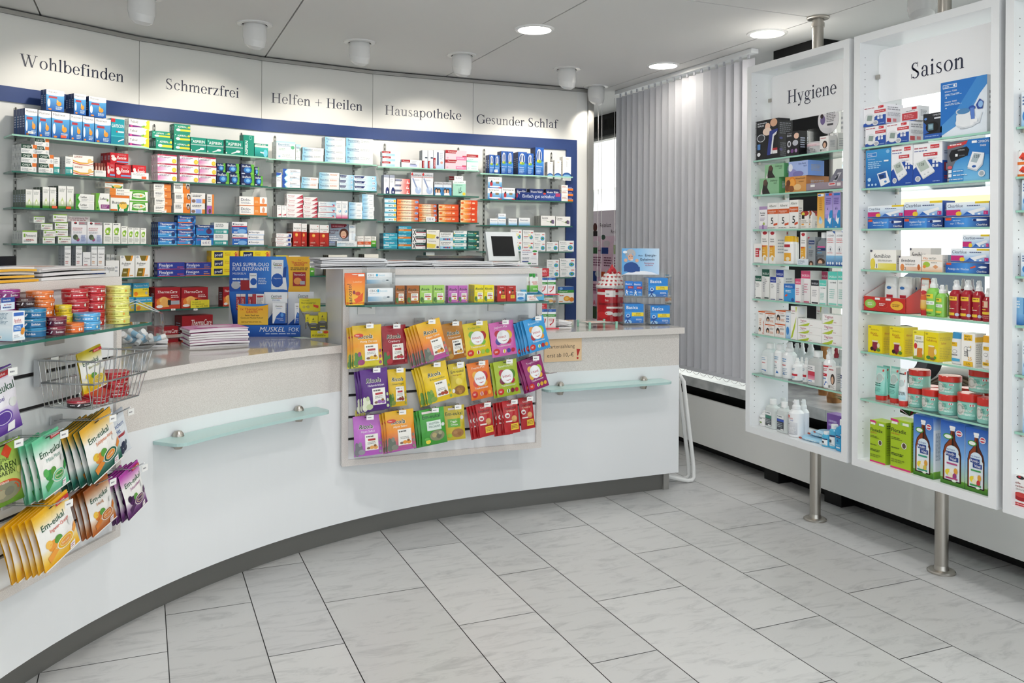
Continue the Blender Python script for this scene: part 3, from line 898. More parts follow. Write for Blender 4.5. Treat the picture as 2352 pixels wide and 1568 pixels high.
# ---------------------------------------------------------------- display cases on steel poles in front of the window
AF, CD = 2.895, 0.25                  # front plane and depth
CASES = {'Hygiene': 3.655, 'Saison': 2.922, 'third': 2.192}
CW, CZ0, CZ1, CT = 0.705, 0.385, 2.277, 0.034
SHELF_PX = {'Hygiene': (1733, 1939, [(367, 344), (446, 434), (525, 525), (605, 611.6), (685, 705.6), (767, 797), (858, 902)]),
            'Saison': (1981, 2273, [(337.5, 303), (431, 414), (524, 522), (618.5, 630), (713, 740), (807, 850), (915.6, 978)]),
            'third': (2333, None, [(292, 0), (406, 0), (483, 0), (634, 0), (747, 0), (860, 0), (991, 0)])}
E_C = Vector((0, -1))
CASE_Z = {}
for nm, yb in CASES.items():
    desc = {'Hygiene': 'white open display case on a steel pole, headed Hygiene', 'Saison': 'white open display case on a steel pole, headed Saison', 'third': 'white open display case cut by the right edge of the view'}[nm]
    root = thing('display_case', desc, 'display case', (AF, yb, CZ0), -math.pi / 2, None)
    h = CZ1 - CZ0; t_ = 0.02
    mb = MB()
    mb.box(0, 0, 0, CT, CD, h); mb.box(CW - CT, 0, 0, CW, CD, h); mb.box(CT, 0, 0, CW - CT, CD, CT); mb.box(CT, 0, h - CT, CW - CT, CD, h)
    for yy in (0.03, CD - 0.035):
        for q in range(54):
            z = 0.10 + q * 0.032
            mb.face([(CT + 0.0004, yy + 0.0022 * math.cos(-a * math.pi / 3), z + 0.0022 * math.sin(-a * math.pi / 3)) for a in range(6)], '3a3a3c', 1)
    mb.build('frame', [M_WHITE, M_MATT], root)
    x0, x1, ys = SHELF_PX[nm]
    zs = []
    for yl, yr in ys:
        zl = at_pl(x0, yl, (AF + 0.012, 0), E_C)[2]
        zr = at_pl(x1, yr, (AF + 0.012, 0), E_C)[2] if x1 else zl
        zs.append((zl + zr) / 2)
    CASE_Z[nm] = zs + [CZ0 + CT]
    for z in zs:
        mb = MB(); mb.prism([(CT + 0.002, 0.012), (CW - CT - 0.002, 0.012), (CW - CT - 0.002, CD - 0.006), (CT + 0.002, CD - 0.006)], z - CZ0 - 0.008, z - CZ0, 'fff', 0, 1)
        s = mb.build('glass_shelf', [M_GLASS, M_GEDGEL], root)
        for xx in (CT + 0.012, CW - CT - 0.012):
            for yy in (0.04, CD - 0.04): mb = MB(); mb.lathe([(0.008, z - CZ0 - 0.02), (0.008, z - CZ0 - 0.0085)], 10, c=(xx, yy, 0)); mb.build('shelf_pin', M_STEEL, s)
    px = 0.325 if nm != 'third' else 0.33
    py = 3.065 - AF
    for zz0, zz1 in ((-CZ0, -0.001), (h + 0.001, CEIL - CZ0)):
        mb = MB(); mb.lathe([(0.0265, zz0), (0.0265, zz1)], 24, c=(px, py, 0), cap=False)
        if zz0 < 0: mb.lathe([(0.055, zz0 + 0.0005), (0.055, zz0 + 0.006), (0.05, zz0 + 0.01), (0.03, zz0 + 0.012), (0.0265, zz0 + 0.03)], 28, c=(px, py, 0), cap=False)
        else:
            mb.lathe([(0.055, zz1 - 0.0005), (0.055, zz1 - 0.006), (0.05, zz1 - 0.01), (0.03, zz1 - 0.012)], 28, c=(px, py, 0), cap=False)
            mb.lathe([(0.031, zz1 - 0.03), (0.031, zz1 - 0.05)], 24, c=(px, py, 0))
        mb.build('pole', M_STEEL, root)
    if nm != 'third':
        if nm == 'Hygiene': word, wl, wr, ztl, zbl = 'Hygiene', (1808, 236), (1922, 217), 2.13, 1.955
        else: word, wl, wr, ztl, zbl = 'Saison', (2090, 181), (2216, 156), 2.145, 1.955
        sy = 0.095; A, B = Vector(at_pl(*wl, (AF + sy, 0), E_C)), Vector(at_pl(*wr, (AF + sy, 0), E_C))
        L_ = at_pl(1770 if nm == 'Hygiene' else 2018, 230, (AF + sy, 0), E_C)
        xl = yb - L_[1]
        ztl = at_pl(*((1790, 172) if nm == 'Hygiene' else (2045, 110)), (AF + sy, 0), E_C)[2] - CZ0
        zbl = at_pl(*((1790, 281) if nm == 'Hygiene' else (2045, 232)), (AF + sy, 0), E_C)[2] - CZ0
        xr = CW - CT - 0.002; r = 0.03
        poly = []
        for cx, cz, a0 in ((xr - r, ztl - r, 0), (xl + r, ztl - r, 90), (xl + r, zbl + r, 180), (xr - r, zbl + r, 270)):
            poly += [(cx + r * math.cos(math.radians(a0 + 15 * k)), cz + r * math.sin(math.radians(a0 + 15 * k))) for k in range(7)]
        mb = MB()
        mb.face([(x, sy, z) for x, z in reversed(poly)]); mb.face([(x, sy + 0.006, z) for x, z in poly])
        for p, q in zip(poly, poly[1:] + poly[:1]): mb.face([(p[0], sy, p[1]), (p[0], sy + 0.006, p[1]), (q[0], sy + 0.006, q[1]), (q[0], sy, q[1])])
        sb = mb.build('sign_board', M_BOARD, root)
        mb = MB(); lay_word(mb, word, yb - A.y, (A.z + B.z) / 2 - CZ0, A.y - B.y, sy - 0.0008); mb.build('lettering', M_INK, sb)
        mb = MB(); zc = (ztl + zbl) / 2; mb.box(xl - 0.012, sy - 0.006, zc - 0.009, xl + 0.008, sy + 0.012, zc + 0.009); mb.build('clip', M_STEEL, sb)
# ================================================================ printed designs (front colour, spine colour, drawing)
CROP = {'c1': (0, 180, 3.565), 'c2': (330, 250, 4.127), 'c3': (600, 290, 4.479), 'c4': (850, 310, 4.752), 'c5': (1080, 300, 3.408), 'c6': (330, 560, 5.004),
        'c7': (0, 570, 4.0216), 'h1': (1710, 220, 3.919), 'h2': (1710, 600, 3.408), 'a1': (1960, 150, 3.2), 'a2': (1960, 600, 2.751), 'r1': (780, 590, 4.612),
        'r2': (780, 720, 4.237), 'l1': (0, 900, 3.408), 'k1': (1190, 540, 4.9), 'px': (0, 0, 1.0)}


def cp(c, x, y):
    o = CROP[c]
    return (o[0] + x / o[2], o[1] + y / o[2])


LN = 'l .08 .12 .6 .3 3 9aa0a8'
DES.update({
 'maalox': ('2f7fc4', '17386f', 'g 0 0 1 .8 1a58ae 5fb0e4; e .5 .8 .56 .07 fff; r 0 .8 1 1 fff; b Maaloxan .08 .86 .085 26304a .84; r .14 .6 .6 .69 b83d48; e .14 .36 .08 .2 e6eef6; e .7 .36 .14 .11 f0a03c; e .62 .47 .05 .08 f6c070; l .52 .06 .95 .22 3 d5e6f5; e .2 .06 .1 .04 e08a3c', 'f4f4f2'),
 'gaviscon': ('1fa3b4', '178090', 'r 0 0 1 .3 1b8fa5; r 0 .86 .3 1 d9343c; b GAVISCON .04 .66 .13 fff .9; e .42 .5 .05 .03 e03030; r .5 .47 .95 .53 e8eef0; g 0 .3 1 .34 4fc4cf 4fc4cf; p e9f2f4 .5,.1 .95,.2 .95,.25 .55,.16'),
 'talcid': ('fbfbf8', 'e9e7df', 'p f0d030 .62,.12 1,0 1,1 .9,1; p 7ab648 .45,.14 .72,.14 .85,.5; p 7b2a7c 0,.06 .62,.14 .62,.24 0,.34; e .12 .2 .06 .1 e0569a; t Talcid .06 .58 .26 2a2a30 .45; e .78 .56 .07 .22 f5efe0'),
 'omep': ('f2f3f2', 'c9ccca', 'p 1c4436 0,.55 .72,.55 .62,1 0,1; b OMEP .1 .62 .26 eaf2ec .5; r .73 .6 1 1 e27a36; l .05 .12 .6 .42 3 9aa0a8; e .85 .3 .08 .16 cfd3d6', 'e8e8e6'),
 'tealwhite': ('f4f5f4', 'dfe2e1', 'r 0 0 1 .42 2f9d9b; l .1 .6 .8 .9 3 8c9498; l .1 .1 .7 .3 3 bfe3e0; r .66 .08 .88 .3 e9f3f2'),
 'panto': ('fdfaf4', 'ece6da', 'p ecb04a 0,.5 .35,.3 .7,.3 1,.55 1,.42 .7,.16 .35,.14 0,.36; p c8432f 0,.28 .35,.12 .75,.1 1,.26 1,.2 .75,.03 .35,.04 0,.18; e .82 .5 .1 .22 f6cf86; l .06 .72 .55 .92 2 b06a5a'),
 'rennie': ('c8232e', '9c1b26', 'i Rennie .36 .42 .3 fff .52; e .2 .42 .14 .18 f4e9e6; e .14 .66 .1 .13 ece0de; r .35 .12 1 .24 7fa6d8; l .4 .74 .9 .9 2 e08a8e'),
 'brownstrip': ('8c4a40', '74382f', 'r 0 0 1 .2 e8dcd4; e .5 .55 .3 .22 d9b9a8'),
 'whitebox': ('f3f3f1', 'dcdcd9', 'l .1 .55 .9 .9 3 b6b9bd; r 0 0 1 .08 d9d9d6'),
 'legal': ('f7f8f4', '58655a', 'g 0 0 1 .34 4c8a2c f4f7ea; g .0 .0 1 .12 2d7a2e 5a9a34; t Londend .12 .84 .05 56605c .78; l .14 .72 .8 .82 2 b4b9b4; e .5 .3 .17 .13 cfe38a; e .5 .28 .11 .09 fbfdf2; p cfe38a .5,.52 .4,.36 .6,.36'),
 'lefax': ('f7f8f5', 'dfe5d6', 'p 4fae3c 0,.0 .22,0 .12,.5 .22,1 0,1; e .1 .25 .05 .1 2d7a2e; b Lefax .26 .5 .26 2a2a2c .4; l .3 .18 .7 .34 2 a8acb0; r .72 .2 .94 .8 eceeed'),
 'lefaxg': ('f7f8f5', 'b9d690', 'p 6fb53c 0,0 .3,0 .16,.5 .3,1 0,1; e .12 .13 .07 .06 2d7a2e; b Lefax .3 .62 .13 2a2a2c .52; r .36 .1 1 .34 86327a; l .42 .14 .92 .3 3 d8b4d4; e .86 .6 .07 .08 7aa64a'),
 'buscop': ('f5f6f0', 'e3e0d6', 'r 0 .84 1 1 e0762c; p 2f8f43 .34,.42 .98,.42 .9,0 .4,0; e .66 .36 .22 .24 f3c65a; b Buscopan .08 .46 .17 2c3136 .84; r 0 0 .36 .1 e0762c; p f4f4ee .5,.0 .58,0 .54,.22 .5,.22'),
 'buscog': ('f4f6ee', 'dfe6d4', 'r 0 .86 1 1 5fae3a; p 58a83c .1,.1 .9,.1 .84,.84 .16,.84; e .5 .5 .36 .24 eaf2dc; b Buscopan .12 .42 .2 2c3136 .76; e .62 .5 .06 .1 eda43a'),
 'slimora': ('f6f4ee', 'e6e2d8', 'r 0 0 .3 1 e58838; b Buscopan .36 .3 .4 4a4c50 .5'),
 'perent': ('f6f7f4', 'c3c8c5', 'r 0 .88 1 1 8fb84a; r .08 .48 .2 .76 7fae3e; t Perenterol .24 .5 .22 2f3238 .66; l .24 .18 .8 .36 2 c05a5a; ' + LN),
 'artisch': ('f4f3f6', 'dcdbe0', 'g 0 0 1 .42 a7b6dc eef0f7; r .48 .86 1 1 a8a4a8; l .5 .9 .9 .97 1 d84860; e .26 .93 .1 .05 26262a; e .24 .96 .05 .03 d02838; b ARTISCHOCKE .08 .68 .045 b8444c .82; b MARIENDISTEL .08 .6 .045 b8444c .82; l .1 .46 .8 .56 2 b9bcc6; e .26 .3 .16 .12 4c5a4a; e .42 .18 .1 .08 a24a7c; e .36 .24 .1 .07 6a7a52; l .62 .1 .95 .4 6 8f9ccb'),
 'iber': ('f6f7f2', 'cfd3cb', 'l .12 .9 .88 .97 1 50545a; e .46 .6 .3 .16 a5cf3e; e .6 .68 .2 .1 7fb53a; e .44 .58 .13 .07 f2f6e2; r .2 .42 .7 .46 5f8f3a; l .14 .1 .86 .36 6 b9bdb6'),
 'calc': ('f4f5f6', 'b9bdc4', 'b Calcium .12 .74 .06 3a3e46 .76; t Sandoz .12 .64 .05 6a6e76 .5; l .14 .46 .6 .56 2 c05a5a; r 0 .0 1 .2 27427c; r 0 .2 1 .25 b8373c'),
 'calcy': ('f4f5f6', 'b9bdc4', 'b Calcium .12 .74 .06 3a3e46 .76; t Sandoz .12 .64 .05 6a6e76 .5; l .14 .46 .6 .56 2 d08a3a; r 0 .0 1 .22 27427c; r 0 .22 1 .3 f0b23c'),
 'frub': ('f6f6f4', 'd8d8d2', 'p 7a6820 .28,1 .78,1 .66,.76 .42,.76; p e79a2e .78,1 .9,1 .8,.76 .66,.76; e .14 .93 .1 .05 b9bec4; i frubiase .1 .6 .09 26282c .84; t SPORT .26 .52 .05 4a4c50 .6; p 7a6820 .18,.42 .56,.42 .48,.04 .08,.04; p e79a2e .56,.42 .68,.42 .6,.04 .48,.04; l .22 .16 .46 .3 1 cfc79a; l .66 .06 .94 .12 1 e79a2e'),
 'magv': ('f2d53c', '3f9fc9', 'r 0 .6 1 1 3aa3cf; t Magnesium_Verla .06 .74 .13 eef6fa .86; i direkt .6 .46 .14 4f8f3c .34; e .16 .2 .13 .16 ee8a2c; p b9c4c4 .84,.1 .94,.24 .84,.38 .74,.24'),
 'magnes': ('f3f3f1', 'd2d2d0', 'b Magnesium .06 .4 .3 4a4d55 .6; l .7 .3 .95 .7 2 b9bcc4; r 0 0 1 .1 cfd2d6'),
 'aspc': ('1c9277', '0f6b58', 'r .2 .2 1 .42 f0dc3e; b ASPIRIN .22 .6 .2 f2f6f2 .5; t plus_C .74 .6 .15 e8e85a .2; e .26 .34 .13 .15 f2f4f0; e .92 .7 .07 .12 ecd83a; e .1 .76 .04 .07 9fd4c4'),
 'aspirin': ('14907a', '0c6a5a', 'b ASPIRIN .12 .62 .2 fff .76; e .08 .84 .05 .07 7fc8b8; g .0 .46 1 .54 8fb8b0 b8d0cc; p eaf4f0 .3,.1 .75,.3 .78,.22 .36,.05; e .72 .24 .14 .08 f4f8f6; e .04 .1 .04 .05 eaf4f0'),
 'aspver': ('14907a', '0c6a5a', 'T ASPIRIN .42 .06 .26 fff .66; e .66 .88 .13 .1 7fc8b8; e .66 .88 .1 .075 14907a; T I .3 .06 .02 fff'),
 'aspeff': ('128c78', '0c6a5a', 'r 0 .72 1 .86 f2f0da; b ASPIRIN_direkt .04 .88 .09 fff .9; g 0 0 1 .7 0f7f78 2fb0a8; e .8 .3 .16 .28 6cc4d8; p cfe4e8 .4,.4 .7,.36 .7,.26 .42,.3'),
 'dolor': ('faf6f8', 'dcc9d2', 'r 0 .84 1 1 b4264a; h 0 .2 .6 .6 dd7fb8 faf4f8; t Dr._Schmerz .05 .87 .1 f4d8e0 .5; l .08 .56 .75 .76 2 6a5a72; h 0 .06 .4 .22 e59ac6 faf4f8; e .86 .3 .12 .26 eccb30; e .86 .3 .08 .17 f3da5c'),
 'ibufl': ('1c2a58', '121c3e', 'p 5cae3c .72,1 1,1 1,0 .72,.0 .84,.5; e .5 .44 .3 .28 2f74c0; e .52 .44 .16 .16 7fc0ea; b ibuflam .08 .7 .2 e6edf6 .7; r .04 .06 .3 .14 cfd8e8; e .84 .12 .14 .1 7cc04c'),
 'parac': ('f4f2ee', 'cfccc8', 'r .6 .0 1 .8 e0853c; g .6 .8 1 1 d97a34 c7602a; r .0 .0 .6 .1 e9e6e0; l .08 .5 .55 .8 2 5a5c62; l .08 .22 .5 .38 2 b9b6b2; e .66 .36 .1 .1 f2c49a'),
 'paracb': ('f4f2ee', 'cfccc8', 'r .56 0 1 .6 ea8028; r .56 .6 .76 1 ee9a50; e .88 .64 .1 .28 3a3434; e .88 .58 .06 .18 d9b8a4; l .08 .44 .5 .84 4 6a6c72; r 0 .02 .56 .1 e9e6e0'),
 'paracc': ('f3f1ee', 'cfccc8', 'r 0 0 1 .42 cfd6f0; e .18 .2 .14 .16 8a6a5a; r .36 .02 .72 .4 8fa8e8; r .8 0 1 .42 e88a38; l .1 .6 .8 .85 2 6a6c72'),
 'paracd': ('f5f3f0', 'cfccc8', 'r 0 0 1 .42 b86cc0; r .7 0 1 1 ea8a3c; r 0 .42 .7 1 f5f3f0; e .4 .14 .2 .12 6a5048; l .1 .6 .62 .9 3 7a7c82'),
 'diclo': ('f7f6f3', 'c9c8c6', 'b Diclo- .06 .5 .3 3a4464 .36; l .06 .2 .46 .4 2 9fa4b4; r .52 .0 .74 1 ee8f3c; r .74 .0 1 .28 e8833a; e .87 .6 .05 .3 e6a07a; l .55 .3 .7 .6 2 f8cfa0; r 0 0 1 .06 e8833a'),
 'thoma': ('2a8ad2', '122a5a', 'g 0 0 1 .5 1d6fc2 4fb0ea; r 0 .5 1 1 2456a4; b Thomapyrin .1 .62 .26 fff .76; b CLASSIC .1 .38 .14 e9f2fa .4; e .82 .42 .1 .3 20386c; r 0 0 1 .1 7fc4ee; e .64 .26 .07 .07 dff0fb'),
 'thomai': ('2a8ad2', '122a5a', 'g 0 0 1 .5 1d6fc2 4fb0ea; r 0 .5 1 1 2456a4; b Thomapyrin .1 .62 .26 fff .76; b INTENSIV .1 .38 .14 e2526a .46; e .82 .42 .1 .3 20386c; r 0 0 .8 .1 e8743c; e .64 .26 .07 .07 dff0fb'),
 'thomad': ('2a7fc8', '1c3a74', 'r 0 .7 1 1 203a78; b Thomapyrin .08 .78 .17 fff .8; b DUO .1 .42 .18 c04a9a .36; e .72 .36 .16 .26 5a2a5a; e .72 .56 .08 .12 3a2246; r 0 0 1 .07 3f9fdc'),
 'neuralg': ('f6f6f8', 'b9c0d0', 'r 0 0 1 .58 2e6cc0; e .66 .2 .3 .2 7fb4e8; r 0 .58 1 .66 c83048; e .1 .82 .05 .06 26345e; t Neuralgin .18 .74 .15 26345e .76; l .1 .36 .6 .5 2 cfe0f6; r .12 .08 .36 .16 e9f0fa'),
 'neurals': ('f6f6f8', 'c9ced8', 'r 0 0 1 .2 b8cdea; e .08 .6 .04 .14 26345e; t Neuralgin .16 .46 .34 3a4468 .7'),
 'finalg': ('2a3a96', '20307c', 'b Finalgon .06 .42 .4 f2f2f6 .58; l .06 .12 .5 .3 1 aab2dc; r 0 0 1 .08 d8323c; l .72 .2 .98 .45 1 d84a50; r .82 .08 1 .16 5a6ac0', 'c93a40'),
 'finalgo': ('2a3a96', '20307c', 'b Finalgon .04 .42 .4 f2f2f6 .62; l .04 .12 .45 .3 1 aab2dc; r 0 0 1 .08 ea7c2e; l .72 .2 .98 .42 1 e8903c; l .72 .5 .9 .7 1 aab2dc', 'e07a3a'),
 'proff': ('f2dc2e', 'e0c820', 'r .1 .14 .42 .84 182452; b proff .13 .32 .34 f6f6f6 .27; t Schmerz .48 .66 .16 8a7a2a .26; t Creme .48 .42 .18 c84030 .22; p d04a3c .84,.2 .88,.5 .8,.7 .89,.62 .98,.75 .93,.48 .95,.1; e .89 .76 .03 .07 d04a3c; g .94 0 1 1 e07a3a f0b060', 'f0e060'),
 'therma': ('a01c26', '7e121b', 'i ThermaCare .1 .74 .12 f4e9e6 .82; p c8442c 0,.5 .6,.52 1,.3 1,0 0,0; e .34 .32 .28 .24 e88a3c; e .34 .42 .16 .16 f4c06a; p f0b060 .14,.1 .3,.5 .44,.5 .56,.1; r .5 .18 .62 .42 222; r .62 .2 .96 .38 aab0b8; e .18 .13 .13 .07 f4ece6; l .62 .5 .96 .66 2 f0d0cc; l .56 .7 .9 .72 1 d88a8c'),
 'thermal': ('a01c26', '7e121b', 'i ThermaCare .3 .6 .24 f4e9e6 .66; p 3a3a6c .2,0 .4,.4 .5,0; p e88a3c .0,0 .12,.3 .2,0; l .6 .3 .9 .4 1 d88a8c'),
 'bepbig': ('f8faf9', 'bcc6c4', 'g 0 .7 1 1 f2f9fa a8dcea; b Bepanthen .1 .78 .1 3f5a80 .7; r .1 .73 .8 .75 2f5f96; l .12 .5 .6 .62 2 8fb89a; e .86 .68 .1 .1 5fb88a; e .16 .16 .06 .06 9fc0d4; l .3 .12 .9 .3 3 c4cccc'),
 'bep': ('f9faf9', 'cbd2d2', 'h 0 0 .45 1 8fd0ec f6fafa; b Bepanthen .06 .58 .26 3f5a80 .42; r .06 .46 .5 .5 2f5f96; e .1 .22 .04 .12 7fb4d4; l .54 .5 .9 .8 2 c2c8c8'),
 'bepo': ('f9faf9', 'cbd2d2', 'h 0 0 .55 1 8fd0ec f6fafa; b Bepanthen .06 .58 .26 3f5a80 .42; r .06 .46 .5 .5 2f5f96; l .54 .5 .92 .8 2 eaa888; e .1 .22 .04 .12 7fb4d4'),
 'systr': ('fafafa', 'cfd2d6', 'p 2a56b0 0,1 .28,1 .12,.5 .2,0 0,0; p 8fd4ea .12,.5 .3,1 .24,1 .1,.52 .2,0 .3,0; t Systral .42 .6 .24 2e3446 .34; r .4 .44 .98 .5 7fb8dc; r .42 .14 .56 .34 bfe0ee; l .6 .58 .9 .78 1 a8b0c0'),
 'systrv': ('fafafa', '7e8480', 'p 2a56b0 0,1 1,.96 .7,.82 0,.78; p 8fd4ea 0,.78 .7,.82 .3,.72 0,.68; t Systral .1 .62 .07 2e3446 .8; l .1 .4 .8 .56 3 a8b0c0; r 0 0 1 .2 e9f3f6'),
 'sovent': ('e4f2fa', 'a8cce0', 'h .4 0 1 1 e4f2fa 8fcbea; p 24346c .04,.46 .4,.46 .48,.9 .0,.9; t Soventol .06 .56 .24 eef2fa .36; e .86 .56 .07 .28 f4fafd; e .86 .56 .05 .2 2a4a80; r .84 .38 .88 .72 f4fafd; l .1 .14 .6 .3 1 9fc0d4'),
 'sovred': ('f8f4f2', 'd8c8c8', 'h .3 0 1 1 f6e6e4 d8423c; p 24346c 0,.5 .4,.5 .46,.86 0,.86; t Soventol .02 .56 .22 eef2fa .38; p f4f0ee .76,.1 .84,.7 .88,.7 .84,.3 .96,.26 .96,.1'),
 'tyros': ('faf6f6', 'd8cfd0', 'b Tyrosur .06 .46 .32 b8324a .48; p c02c44 .58,.06 1,.06 1,.94; l .06 .16 .5 .32 1 c9b4b8; l .72 .2 .96 .4 1 f0d0d4'),
 'tyrosv': ('faf8f8', 'b4b2b0', 'l .12 .84 .86 .92 1 8a8e96; l .12 .62 .8 .78 3 c2c4c8; p c02c44 .1,.16 .9,.3 .9,.16; r 0 0 1 .04 e4e0e0'),
 'medig': ('f8fafb', 'ccd6dc', 'h .3 .3 1 1 f4f8fa a8d4ea; t MediGel .1 .56 .24 6a8098 .44; p b8324a 0,.02 .9,.06 .98,.18 .6,.16 0,.1; e .86 .4 .06 .16 c8566a; e .8 .5 .04 .12 5f9cd0; l .1 .26 .6 .42 1 a8bac6'),
 'medigv': ('f8fafb', 'ccd6dc', 'g 0 0 1 .22 d8307c f4d8e6; t MediGel .1 .82 .05 6a8098 .8; l .2 .6 .8 .76 3 b4c4d0; e .66 .42 .22 .08 7fb8e0; e .6 .44 .1 .05 f6fafc'),
 'bluew': ('f4f8fa', 'c2ced6', 'h 0 0 .6 1 7fc4ea f2f7fa; l .08 .5 .5 .8 2 5a80a8; l .6 .4 .92 .7 2 b4c2cc'),
 'kamist': ('f8f6f6', '8f8884', 't Kamistad .1 .54 .28 b8344a .55; p 3a4a9a .66,.2 .96,.2 .96,.8 .8,.8; e .74 .5 .06 .2 f0f0f6; l .1 .2 .56 .36 1 b4b8c4; r 0 0 1 .08 c9a0a4'),
 'gloh': ('c02a1e', '8e2018', 'r 0 .63 1 1 f6f4f2; r 0 .6 1 .64 b0281c; t Gloriamed .08 .76 .06 3a3434 .8; l .4 .68 .9 .72 1 c83a30; e .42 .5 .17 .08 f0a038; e .46 .5 .08 .04 f8d488; p a32018 0,0 .5,.3 1,0; l .1 .14 .6 .22 2 e8b8a8; l .04 .03 .4 .06 1 f0d0c8; e .84 .92 .04 .02 d8523c', None, 'r 0 .63 1 1 8a8784; l .1 .7 .9 .8 1 3a3a3a'),
 'tallw': ('f6f8fa', 'd0d8de', 'l .12 .84 .86 .94 2 8fb4d4; h 0 .3 1 .6 f4f8fa d8e8f4; l .4 .3 .7 .7 8 c2ccd6; l .1 .04 .8 .12 2 b4c2cc'),
 'lyingw': ('f2f6f8', 'b9bec4', 'h 0 .1 .5 .6 b8dcec f2f6f8; t mukomed .06 .5 .3 5f88a8 .36; l .42 .2 .94 .7 3 a8b4be'),
 'pyral': ('f4f2ee', 'cfccc6', 't Pyralvex .1 .74 .12 4a4a50 .8; r 0 .2 1 .5 d86038; l .1 .54 .8 .68 2 b4b0aa; l .14 .26 .7 .44 2 f2c8b0'),
 'greenlo': ('f4f5f0', 'cfd2c8', 'g 0 0 1 .6 2f8a2c 6fb83c; l .1 .7 .9 .92 2 8a9084; r .2 .3 .8 .4 e0ecd0'),
 'prosp': ('f6f4ea', '4a4638', 'b PROSPAN .06 .5 .3 2c3040 .46; r 0 0 .6 .3 e8d048; e .78 .3 .16 .26 4c9a3c; r 0 0 .6 .12 c83a34'),
 'canbl': ('f2f6fa', 'c4ccd4', 'r 0 .62 .46 1 a8202c; t Canesten .08 .7 .2 f6eaea .32; h .2 .08 .7 .5 b4d8f0 9fcbea; l .3 .54 .9 .6 1 8aa0b4; e .86 .4 .07 .34 dfe6ec'),
 'canlong': ('f4f4f6', 'c4ccd4', 'r 0 .66 .42 1 a8202c; t Canesten .06 .74 .16 f6eaea .3; h .4 .14 .76 .44 c2c8e8 a8b0dc; r .42 .42 .7 .5 2e3a60; e .92 .4 .05 .36 e0dcd8; l .5 .56 .76 .9 2 c4c8d0'),
 'canv': ('f0f3f7', '8a94a0', 'r 0 0 .4 .42 a8202c; g .4 .0 1 1 c2d6ee f2f5f9; r .5 .55 .95 .63 2e3a50; e .7 .85 .14 .1 dce4ec; T Canesten .36 .04 .2 f6eaea .34'),
 'canbig': ('dfe8f4', '8a94a0', 'r 0 0 .2 .58 a8202c; g .2 0 1 1 b8cfee f4f7fb; r .34 .2 .48 .98 283a66; T Canesten .16 .06 .12 f6eaea .46; e .76 .34 .12 .07 e8a090; l .58 .5 .9 .9 4 b4bcc8; r .0 .9 1 1 f4f5f8'),
 'canpink': ('f6ccd6', 'd8b0ba', 'p a8202c 0,.68 .48,.68 .56,1 0,1; t Canesten .12 .76 .17 f6eaea .4; r .5 .0 1 .36 e58ab0; e .1 .2 .05 .1 eaa8be; r .8 .34 1 .46 c83a58; l .55 .14 .95 .26 1 f6dce6'),
 'cangr': ('eef4f2', 'cdd8d4', 'r 0 .82 1 1 a8202c; t Canesbalance .06 .87 .07 f6eaea .88; h 0 .5 1 .62 8fd0c4 b8e4d8; l .1 .66 .7 .74 1 8ab8b0; h .4 .2 1 .3 a8dcd0 d8ece6; e .14 .12 .1 .07 bfe4da; l .4 .06 .9 .14 1 9fc8be'),
 'navyw': ('f0f2f6', '8a90a4', 'r 0 .86 1 1 9aa2b4; l .1 .6 .86 .8 4 b0b6c2; e .68 .12 .34 .24 20306c; r .6 .04 .8 .16 dfe4f0'),
 'endw': ('f0f2f6', 'b4b4b8', 'r 0 .8 1 1 c9ccd2; p d8302c 0,.9 .12,1 .2,.92 .1,.84; b EndWarts .14 .84 .08 3a3e48 .8; r 0 .77 1 .8 c9a0a0; p 8fa0c8 .1,.72 .2,.76 .6,.3 .5,.26; e .66 .2 .28 .16 b4c8ea; e .2 .14 .14 .07 f4f6fa; l .3 .62 .9 .7 2 c2cad8; e .7 .3 .1 .1 dfe8f6'),
 'endws': ('3f86c0', 'b4b4b8', 'r 0 .78 1 1 c9ccd2; b EndWarts .08 .83 .1 3a3e48 .84; r 0 .6 1 .78 dfe8f2; e .26 .34 .2 .2 3a2a26; e .24 .3 .11 .14 e8bc9c; e .58 .34 .18 .18 2e2420; e .56 .28 .11 .14 e0b090; p f4f4f6 .1,0 .16,.2 .7,.2 .8,0', 'b4b6ba'),
 'heel': ('a8dcc8', 'dfe6e2', 'r 0 .8 1 1 f4f6f4; l .08 .84 .92 .92 1 8fb4a8; l .2 .66 .8 .74 1 6fa898; p 4a6a64 .44,.16 .46,.5 .48,.5 .5,.24 .66,.26 .66,.22; p 4a6a64 .64,.58 .62,.36 .72,.26 .68,.24 .58,.36 .6,.58; e .86 .14 .12 .1 ecd040; r 0 0 1 .04 8fcab4'),
 'smallteal': ('f2f6f6', 'aeb4b2', 'r 0 .72 1 1 5fb4d0; h 0 .0 1 .7 dcecf0 f6f8f6; e .4 .36 .06 .1 2c3034; e .54 .4 .05 .08 2c3034; e .66 .34 .05 .08 3a3034; e .88 .42 .1 .26 ecc83a; r 0 0 1 .1 7fc4d8', '5fb4d0'),
 'fenih': ('f6ead8', 'a8482a', 'h 0 0 .3 1 ea7a2c f6d8b0; h .3 0 .7 1 f6e2bc f6ead8; h .66 0 1 1 f2c898 cc3c20; e .1 .5 .07 .2 e86a24; t FeniHydrocort .18 .42 .28 6a4a3c .58; e .9 .5 .08 .22 b8cdea; e .9 .5 .06 .15 7f9cd0; r 0 .92 1 1 b8401e', 'd8502a'),
 'fenist': ('ea7a30', '9c3c1c', 'h 0 0 .34 1 f6dcae f2a050; h .34 0 1 1 ee8438 d8401c; e .1 .5 .08 .2 e86a24; t Fenistil .24 .4 .34 f8ecd8 .4; r .68 .38 .8 .62 f4d8b8; r 0 .92 1 1 c8481e', 'c8441c'),
